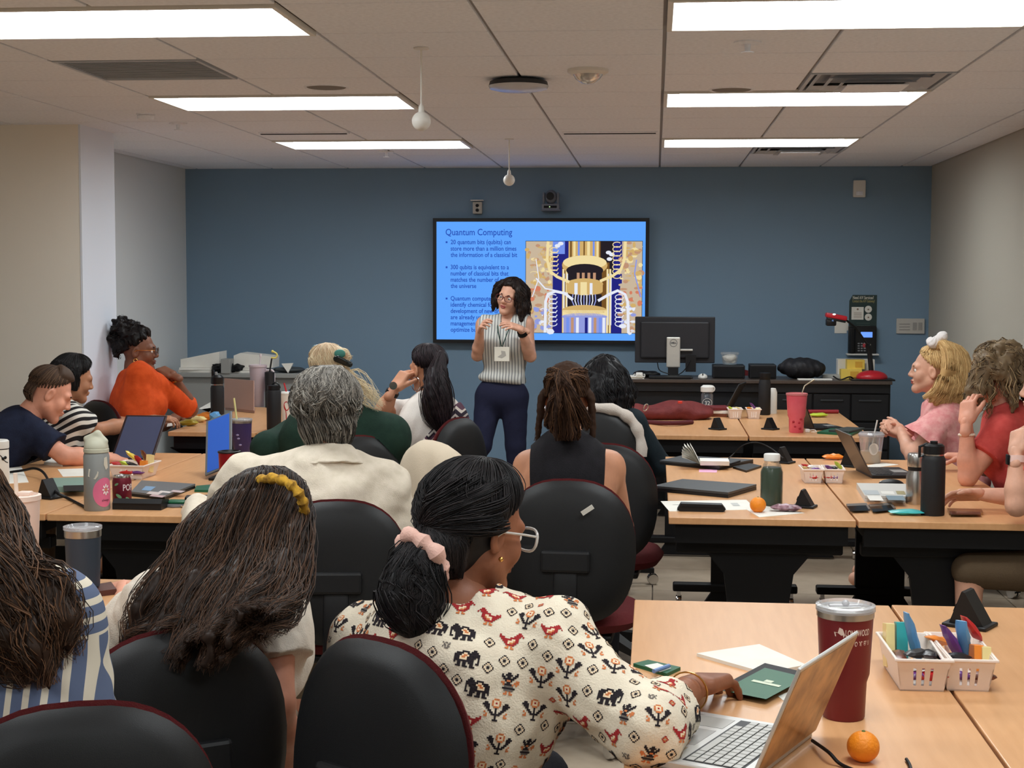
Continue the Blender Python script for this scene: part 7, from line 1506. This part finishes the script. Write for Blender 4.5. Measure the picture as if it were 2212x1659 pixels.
# paper cup with red emblem
c = Tb(622, 917); k = S(c); r = lathe_thing('paper_cup', c, 'white paper cup with red script emblem and red straw', 'cup', [('cup', [(0, 0), (12 * k, 0), (16 * k, 66 * k), (16 * k, 68 * k)], paper), ('lid', [(16.5 * k, 66 * k), (17 * k, 70 * k), (14 * k, 73 * k), (0, 73 * k)], whitepl)]); straw(r, c, (0, 0, 60 * k), (-8 * k, 0, 92 * k), mat('red_straw', (190, 44, 50), .4), .005)
rf3 = lambda z: (12 + 4 * z / (66 * k)) * k + .0012; aC3 = math.atan2(-c[1], -c[0]); m = MB(); B = lambda a0, z0: wrap(c, rf3, aC3 + a0, z0)
m.add([B(-.2, 42 * k)(.022 * math.cos(t), .03 * math.sin(t)) for t in np.linspace(0, 6.28, 17)[:-1]], [list(range(16))]); m.add([B(-.1, 18 * k)(x, y) for x, y in ((-.012, -.012), (.02, 0.002), (-.012, .016))], [[0, 1, 2]])
arc = [B(-.55, 20 * k)(.03 * math.cos(t) * .6, .05 * math.sin(t)) for t in np.linspace(-1.4, 1.4, 10)]; arc2 = [B(-.55, 20 * k)(.02 * math.cos(t) * .6, .045 * math.sin(t)) for t in np.linspace(-1.4, 1.4, 10)]; m.add(arc + arc2, [[i, i + 1, 11 + i, 10 + i] for i in range(9)]); m.build('red_emblem', mat('emblem_red', (186, 36, 48), .5), r)
ph = empty('phone', Tb(631, 912), 'phone with lit blue screen propped upright before the paper cup', 'phone'); cc = onY(629, 868, Tb(631, 912)[1] - .12); Rp = roty(.35) @ rotx(.25); MB().box(cc, (.072, .009, .15), R=Rp, bev=.003).build('case', blackp, ph, smooth=False); MB().box(cc + Rp @ A((0, -.005, 0)), (.064, .001, .135), R=Rp).build('screen', emat('phone_blue', (110, 160, 255), .9), ph, smooth=False); q0 = cc + Rp @ A((0, .02, -.07)); MB().tube([q0, A((q0[0], q0[1] + .03, TZ))], .006).build('stand', blackp, ph)
c = Tb(558, 878); k = S(c); r = tumbler(c, 92 * k, 19 * k, 13 * k, mat('lilac_enamel', (188, 170, 176), .4), 'large lilac tumbler with handle and topped straw behind the rose laptop', lid=mat('lilac_lid', (200, 184, 188), .4), step=.38); straw(r, c, (4 * k, 0, 80 * k), (6 * k, 0, 112 * k), mat('lilac_straw', (214, 202, 204), .4), .005); MB().lathe([(.009, 0), (.009, .02), (0, .02)], c + A((6 * k, 0, 110 * k)), n=12).build('straw_topper', MATS['lilac_straw'], r); MB().tube(spline([c + A((18 * k, 0, 80 * k)), c + A((34 * k, 0, 78 * k)), c + A((34 * k, 0, 50 * k)), c + A((18 * k, 0, 44 * k))], 14), .009, 8).build('handle', MATS['lilac_straw'], r)
c = Tb(583, 880); k = S(c); r = lathe_thing('black_bottle', c, 'black cup with hooked yellow straw behind the lilac tumbler', 'bottle', [('body', [(0, 0), (10 * k, 0), (11 * k, 78 * k), (0, 80 * k)], bk)]); MB().tube([c + A((0, 0, 78 * k)), c + A((5 * k, 0, 108 * k))], .006, 8).build('straw', blackp, r); MB().tube(spline([c + A((4 * k, 0, 110 * k)), c + A((14 * k, 0, 110 * k)), c + A((17 * k, 0, 118 * k)), c + A((8 * k, 0, 124 * k))], 14), .006, 8).sphere(c + A((7 * k, 0, 124 * k)), .01, 10, 8).build('straw_hook', mat('hook_yellow', (222, 206, 110), .4), r)
hl = Tb(486, 886); laptop(hl, Tb(533, 891) - hl, A((-.25, 1, 0)), np.linalg.norm(Tb(533, 891) - hl) * 1.35, .21, 72, mat('laptop_rose', (176, 140, 126), .4, .2), 'rose-coloured open laptop seen from behind on the far left table')
quad('paper_sheet', [(365, 905), (395, 901), (425, 912), (360, 922)], .001, paper, 'white sheet under the hand on the far left table', 'paper'); quad('envelope', [(430, 886), (455, 872), (470, 882), (450, 894)], .012, paper, 'white folded paper left of the black flip-spout bottle', 'paper'); quad('laptop_sleeve', [(402, 893), (460, 884), (475, 892), (420, 900)], .012, greyl, 'grey closed notebook computer by the orange sleeve', 'laptop')
wrapper('snack_packet', Tb(407, 920), .12, .07, .04, .2, foil['olive'], 'crumpled olive snack wrapper on the far left table', 'snack', 21); wrapper('snack_packet', Tb(430, 912), .1, .05, .04, -.3, foil['cream'], 'cream snack wrapper between olive and orange wrappers', 'snack', 22); wrapper('snack_packet', Tb(443, 908), .13, .06, .05, .5, foil['orange'], 'bright orange snack wrapper on the far left table', 'snack', 23); wrapper('snack_packet', Tb(468, 916), .1, .07, .07, .2, foil['blue'], 'light blue snack wrapper standing behind the blue tablet', 'snack', 24, None, .6)

# ---- middle left table
c = Tb(210, 1101); k = S(c); gb = mat('bottle_grey', (140, 142, 140), .5); sage = mat('sage_lid', (188, 186, 166), .5); r = lathe_thing('water_bottle', c, 'grey water bottle with sage lid and pink daisy sticker', 'bottle', [('body', [(0, 0), (27 * k, 0), (28.5 * k, 3 * k), (28.5 * k, 122 * k), (26 * k, 130 * k)], gb), ('collar', [(27 * k, 130 * k), (28 * k, 131 * k), (28 * k, 138 * k), (27 * k, 139 * k)], sage)])
F = SDF(); F.ell(c + A((0, 0, 140 * k)), (27 * k, 27 * k, 26 * k), k=.01); F.cone(c + A((-22 * k, 0, 160 * k)), c + A((4 * k, 0, 172 * k)), 7 * k, 6 * k, .015); F.cone(c + A((4 * k, 0, 172 * k)), c + A((22 * k, 0, 156 * k)), 6 * k, 5 * k, .015); F.cut(c + A((0, 0, 137 * k)), (0, 0, -1)); V, Q = F.mesh(.004); mk('lid', V, Q, sage, r, smooth=True)
aC4 = math.atan2(-c[1], -c[0]); rf4 = lambda z: 28.5 * k + .001; B4 = lambda a0, z0, e=0.: (lambda x, y: c + A(((rf4(0) + e) * math.cos(aC4 + a0 + x / rf4(0)), (rf4(0) + e) * math.sin(aC4 + a0 + x / rf4(0)), z0 + y)))
def disc(nm, a0, z0, rx, ry, m_, e=0., n=28):
    b = B4(a0, z0, e); V = [b(0, 0)] + [b(rx * f * math.cos(t), ry * f * math.sin(t)) for f in (.33, .66, 1.) for t in np.linspace(0, 2 * math.pi, n + 1)[:-1]]; F_ = [[0, 1 + i, 1 + (i + 1) % n] for i in range(n)]
    for q in range(2): F_ += [[1 + q * n + i, 1 + (q + 1) * n + i, 1 + (q + 1) * n + (i + 1) % n, 1 + q * n + (i + 1) % n] for i in range(n)]
    return mk(nm, V, F_, m_, r, smooth=True)
disc('pink_sticker', .62, 42 * k, 27 * k, 33 * k, mat('sticker_pink', (214, 108, 140), .4))
m = MB(); pet = MB()
for i in range(8):
    t = 2 * math.pi * i / 8; b = B4(.72, 48 * k, .0012); ct = (.0115 * math.cos(t), .0155 * math.sin(t)); pet.add([b(ct[0] + .0052 * math.cos(s) * math.cos(t) - .0034 * math.sin(s) * math.sin(t), ct[1] + .0075 * math.cos(s) * math.sin(t) + .0034 * math.sin(s) * math.cos(t)) for s in np.linspace(0, 6.28, 9)[:-1]], [list(range(8))])
pet.build('daisy_petals', mat('petal_white', (236, 230, 226), .5), r); disc('daisy_centre', .72, 48 * k, .004, .004, mat('daisy_gold', (206, 160, 80), .5), .0014, 12); m = MB(); text_on(m, 'always', c, (1, 0, 0), (0, 0, 1), .014, bend=B4(.36, 22 * k, .0012), width=.034); m.build('script', mat('script_dark', (90, 40, 60), .5), r)
m = MB(); b = B4(-.25, 80 * k, .0006); m.add([b(x, y) for x, y in ((-.018, .028), (.02, .016), (.018, .0), (.008, -.014), (-.022, -.002))], [[0, 1, 2, 3, 4]]); m.build('torn_label', mat('label_tan', (206, 198, 182), .7), r); m = MB(); b = B4(.75, 108 * k, .0006); m.add([b(x, y) for x, y in ((-.008, .02), (.006, .024), (.012, -.02), (.0, -.028), (-.01, -.006))], [[0, 1, 2, 3, 4]]); m.build('torn_label', MATS['label_tan'], r)
c = Tb(264, 1088); k = S(c); canm = mat('can_maroon', (108, 28, 44), .35, .3); r = lathe_thing('soda_can', c, 'maroon soda can with green leaves and silver top', 'can', [('body', [(0, 0), (18 * k, 0), (21 * k, 4 * k), (21 * k, 52 * k), (18.5 * k, 60 * k)], canm), ('top', [(18.5 * k, 60 * k), (18.5 * k, 64 * k), (17 * k, 64.5 * k), (16.5 * k, 62 * k), (0, 62 * k)], silver)])
aC5 = math.atan2(-c[1], -c[0]); B5 = lambda a0, z0, e=.0008: (lambda x, y: c + A(((21 * k + e) * math.cos(aC5 + a0 + x / (21 * k)), (21 * k + e) * math.sin(aC5 + a0 + x / (21 * k)), z0 + y)))
m = MB(); text_on(m, 'POPPI', c, (1, 0, 0), (0, 0, 1), 20 * k, bend=B5(.1, 32 * k), width=.06, bold=.0006); m.build('lettering', mat('lettering_pale', (226, 206, 206), .4), r); m = MB()
for a0, z0, s_, t_ in ((-.6, 46, 1, .5), (-.35, 20, 1.4, -.6), (-.8, 10, 1.2, .7), (.1, 8, 1.3, .4), (.6, 14, 1, -.5)): m.add([B5(a0, z0 * k)(s_ * .01 * (math.cos(t) * math.cos(t_) - .45 * math.sin(t) * math.sin(t_)), s_ * .01 * (math.cos(t) * math.sin(t_) + .45 * math.sin(t) * math.cos(t_))) for t in np.linspace(0, 6.28, 11)[:-1]], [list(range(10))])
m.build('leaf_print', mat('leaf_green', (116, 160, 116), .4), r)
c = Tb(299, 1100); k = S(c); r = empty('black_case', c, 'black rectangular case in front of the soda can', 'case'); MB().prism([(0, 0), (.1, 0), (.1, .03), (.02, .042), (0, .026)], c + A((-56 * k, -.02, 0)), (0, 1, 0), (0, 0, 1), (1, 0, 0), 112 * k).build('case', blackp, r, smooth=False); MB().box(c + A((0, -.0212, .025)), (108 * k, .002, .0025)).build('seam', blackm, r, smooth=False)
pts = [(283, 1072), (306, 1047), (422, 1055), (356, 1081)]; r = closed(pts, .02, dk2, 'grey closed laptop with stickers behind the black case', greyl)
for i, (a, b, c_, d, col) in enumerate(((.55, .9, .1, .3, (120, 156, 190)), (.3, .5, .3, .6, (206, 190, 186)), (.15, .3, .45, .8, (190, 160, 160)), (.5, .62, .5, .75, (220, 210, 206)), (.6, .75, .7, .95, (196, 176, 176)))): decal('sticker', inset(pts, TZ + .02, a, b, c_, d), mat('lap_sticker_%d' % i, col, .4), r)
quad('notebook', [(424, 1054), (474, 1050), (468, 1064), (420, 1063)], .01, green, 'small green notebook right of the stickered grey laptop', 'notebook')
c = Tb(382, 1093); r = empty('charging_puck', c, 'round grey charger with a green phone case on top', 'charger'); MB().lathe([(0, 0), (.05, 0), (.052, .004), (.05, .012), (0, .012)], c, n=28).build('puck', greyl, r); MB().box(c + A((0, 0, .018)), (.075, .06, .01), bev=.003).build('green_cover', green, r); tag(MB().box(Tb(425, 1090) + A((0, 0, .018)), (.09, .06, .036), R=rotz(.2), bev=.006).build('charger_brick', blackp, org=Tb(425, 1090), smooth=False), 'black charger brick right of the round grey charger', 'charger')
tag(MB().tube(spline([Tb(388, 1092, TZ + .006), Tb(400, 1096, TZ + .006), Tb(412, 1091, TZ + .012)], 10), .003, 6).build('cable', mat('cable_tan', (176, 140, 110), .5), org=Tb(388, 1092)), 'short tan cable joining the charger and brick', 'cable')
basket(Tb(291, 1030), .165, .2, .062, -.05, 'white snack basket behind the soda can on the middle left table', [('red', -.35, -.2, .85, .07, .2, .2), ('lime', -.12, -.25, .85, .07, 1., .5), ('black', .0, -.2, .85, .07, .5, .3), ('red', .2, -.1, 1.0, .08, 1.2, .9), ('yellow', -.1, .15, 1.25, .09, .4, .7), ('brown', .22, .2, 1.2, .08, .9, 1.1), ('red', .0, -.42, .35, .07, 0, 0), ('purple', .3, -.42, .35, .06, 0, 0)], 'the basket behind the soda can', boxes=(('orange', .33, -.1, .85, (.03, .04, .05)), ('cream', .42, .05, 1.0, (.02, .05, .08))))
def tablet(TL, TR, BR, BL, Yt, Yb, label, scr, rim, stand=True):
    P = [onY(*TL, Yt), onY(*TR, Yt), onY(*BR, Yb), onY(*BL, Yb)]; w_ = nrm(P[1] - P[0] + P[2] - P[3]); dn = nrm(P[3] - P[0] + P[2] - P[1]); W_ = (np.linalg.norm(P[1] - P[0]) + np.linalg.norm(P[2] - P[3])) / 2; L = (np.linalg.norm(P[3] - P[0]) + np.linalg.norm(P[2] - P[1])) / 2; c0 = sum(P) / 4
    dn = nrm(dn - w_ * np.dot(dn, w_)); n_ = np.cross(w_, -dn); o = c0 - w_ * W_ / 2 + dn * L / 2; zl = min(o[2], (o + w_ * W_)[2]); o = o + A((0, 0, TZ + .012 - zl)); c0 = c0 + A((0, 0, TZ + .012 - zl))
    r = empty('tablet', A((c0[0], c0[1], TZ)), label, 'tablet'); slab(r, 'case', o - n_ * -.0, w_, -dn, n_ * 1, (W_, L, .009), rim, .003); slab(r, 'screen', o + n_ * .0092 + w_ * .012 - dn * .012, w_, -dn, n_, (W_ - .024, L - .024, .0008), scr, 0.)
    b0 = o + w_ * W_ / 2; MB().tube([c0 - n_ * .002, A((*(c0 - n_ * .12)[:2], TZ + .004)), A((*(b0 + n_ * .05)[:2], TZ + .004))], .004, 6).build('stand', blackp, r); MB().box(A((*(b0 - n_ * .03)[:2], TZ + .006)), (W_ * .7, .12, .012), R=rotz(math.atan2(w_[1], w_[0])), bev=.003).build('stand_foot', blackp, r); return r
tablet((269, 883), (362, 889), (330, 980), (243, 984), 7.35, 7.12, 'tablet with dark screen propped up beside the man in navy', mat('slate_screen', (66, 70, 92), .15, emit=(58, 62, 92), estr=.12), mat('case_red_black', (40, 22, 24), .5))
tablet((423, 920), (479, 905), (526, 990), (470, 1020), 6.9, 6.6, 'tablet with blue screen tilted on a wire stand', mat('royal_screen', (44, 84, 168), .2, emit=(44, 88, 176), estr=.35), greyl)
c = Tb(523, 990); k = S(c); r = tumbler(c, 88 * k, 22 * k, 18 * k, mat('indigo_powder', (54, 44, 92), .4), 'indigo tumbler with steel rim and pale straw behind the blue tablet', rim=steel, step=.3); MB().tube([c + A((-10 * k, 0, 60 * k)), c + A((-12 * k, 0, 92 * k)), c + A((-17 * k, 0, 134 * k))], .005, 8).build('straw', mat('straw_lemon', (216, 212, 150), .4), r); m = MB(); [m.sphere(c + A((x * k, -21 * k, z * k)), (.008, .003, .005), 8, 5) for x, z in ((-4, 54), (-2, 46), (2, 32))]; m.build('emblem', mat('emblem_pale', (150, 146, 190), .4), r)
c = Tb(496, 1042); k = S(c); tumbler(c, 70 * k, 24 * k, 21 * k, mat('red_metal', (150, 26, 34), .28, .5), 'metallic red tumbler with black lid beside the cream shirt', lid=blackp, step=.2)
power_box(106, 1076, .8, -.4, 'black wedge power outlet at the seam of the middle left tables')
pts = [(112, 1044), (190, 1042), (190, 1062), (116, 1064)]; o = quad('tablet_case', pts, .024, mat('mint_case', (126, 152, 140), .5), 'mint green tablet case lying behind the grey bottle', 'case'); decal('black_inset', inset(pts, TZ + .024, .3, .98, .3, .9), blackm, o)
quad('paper_sheet', [(124, 1014), (185, 1012), (190, 1028), (136, 1030)], .001, paper, 'white paper left of the grey bottle', 'paper'); quad('paper_sheet', [(10, 1012), (46, 1008), (62, 1042), (5, 1046)], .001, paper, 'white paper behind the pink tumbler', 'paper'); quad('paper_stack', [(95, 1004), (110, 994), (140, 1000), (135, 1008)], .012, paper, 'small stack of papers under the arm of the man in navy', 'paper')
tag(MB().tube(spline([Tb(22, 1020, TZ + .01), Tb(50, 1016, TZ + .02), onY(75, 1012, 6.6), onY(95, 1022, 6.5), Tb(118, 1060, TZ + .03), Tb(150, 1078, TZ + .006), Tb(185, 1096, TZ + .006)], 30), .006, 8).build('thick_cable', blackm, org=Tb(118, 1060)), 'thick black cord looping over the power outlet at the left', 'cord')
c = Tb(-4, 1046); k = S(c); r = lathe_thing('white_tumbler', c, 'white bottle with black flower drawing at the left image edge', 'bottle', [('body', [(0, 0), (23 * k, 0), (24.5 * k, 3 * k), (24.5 * k, 80 * k)], paper), ('band', [(25 * k, 80 * k), (25 * k, 82 * k)], blackm), ('lid', [(25 * k, 82 * k), (25.5 * k, 84 * k), (25.5 * k, 98 * k), (22 * k, 101 * k), (0, 101 * k)], whitepl)])
a6 = math.atan2(-c[1], -c[0]); m = MB(); B6 = lambda x, y: c + A(((25 * k) * math.cos(a6 + x / (25 * k)), (25 * k) * math.sin(a6 + x / (25 * k)), y)); m.tube([B6(x * k, y * k) for x, y in ((2, 70), (8, 66), (12, 58), (20, 52), (26, 50))], .002, 5); [m.sphere(B6(x * k, y * k), .007, 8, 6) for x, y in ((2, 70), (12, 60), (18, 62))]; m.build('flower_drawing', blackm, r)

# ---- lower left table
c = Tb(44, 1296); k = S(c); blush = mat('blush_powder', (232, 204, 190), .5); r = tumbler(c, 240 * k, 47 * k, 33 * k, blush, 'large blush pink tumbler with straw at the left', lid=mat('blush_lid', (238, 214, 200), .45), step=.34); straw(r, c, (-2 * k, 0, 200 * k), (-6 * k, 0, 290 * k), mat('blush_straw', (240, 222, 206), .4), .006); MB().box(c + A((-20 * k, -46 * k, 216 * k)), (22 * k, .012, 18 * k), bev=.003).build('lid_tab', MATS['blush_lid'], r); MB().box(c + A((14 * k, 6 * k, 243 * k)), (30 * k, .03, .012), bev=.004).build('slider', MATS['blush_lid'], r)
c = Tb(181, 1280); k = S(c); r = tumbler(c, 152 * k, 40 * k, 31 * k, mat('navy_powder', (50, 60, 72), .45), 'dark blue-grey tumbler with steel rim on the lower left table', rim=None, step=.1)
MB().lathe([(39.5 * k, 128 * k), (40.6 * k, 129 * k), (40.8 * k, 144 * k), (39.5 * k, 145 * k)], c, n=32).build('steel_rim', steel, r); MB().lathe([(29.5 * k, 0), (31.8 * k, .001), (32.2 * k, 12 * k), (31 * k, 12 * k)], c, n=32).build('steel_foot', steel, r)
a7 = math.atan2(-c[1], -c[0]); rr7 = 33.5 * k + .0012; B7 = lambda x, y: c + A((rr7 * math.cos(a7 + x / rr7), rr7 * math.sin(a7 + x / rr7), 24 * k + y)); m = MB(); text_on(m, 'YETI', c, (1, 0, 0), (0, 0, 1), 12 * k, align='CENTER', bend=B7, bold=.0005); w_, h_ = 17 * k, 13 * k
for x0_, y0_, x1_, y1_ in ((-w_, -.004, w_, -.003), (-w_, h_ - .004, w_, h_ - .003), (-w_, -.004, -w_ + .001, h_ - .004), (w_ - .001, -.004, w_, h_ - .004)): m.add([B7(x0_, y0_), B7((x0_ + x1_) / 2, y0_), B7(x1_, y0_), B7(x1_, y1_), B7((x0_ + x1_) / 2, y1_), B7(x0_, y1_)], [[0, 1, 4, 5], [1, 2, 3, 4]])
m.build('logo', mat('logo_sand', (186, 160, 120), .4, .5), r)
pts = [(183, 1278), (240, 1268), (252, 1284), (190, 1292)]; o = quad('phone_wallet', pts, .016, mat('leather_brown', (84, 48, 40), .5), 'brown leather phone wallet under the hand by the dark blue tumbler', 'wallet')
# barcode sticker on the chair back and black tote under the table
so = st.build('barcode_sticker', paper, org=onY(1269, 1102, 5.03), smooth=False); so.parent = bch; so.matrix_parent_inverse = bch.matrix_basis.inverted(); so['label'] = 'white barcode sticker'
c = A((onZ(1470, 1300, .02)[0] - .05, 4.62, 0)); blob('tote_bag', c, (.16, .1, .13), blackm, 'black tote bag standing on the floor behind the nearest table', 'bag', .008, 24, 8, .009)
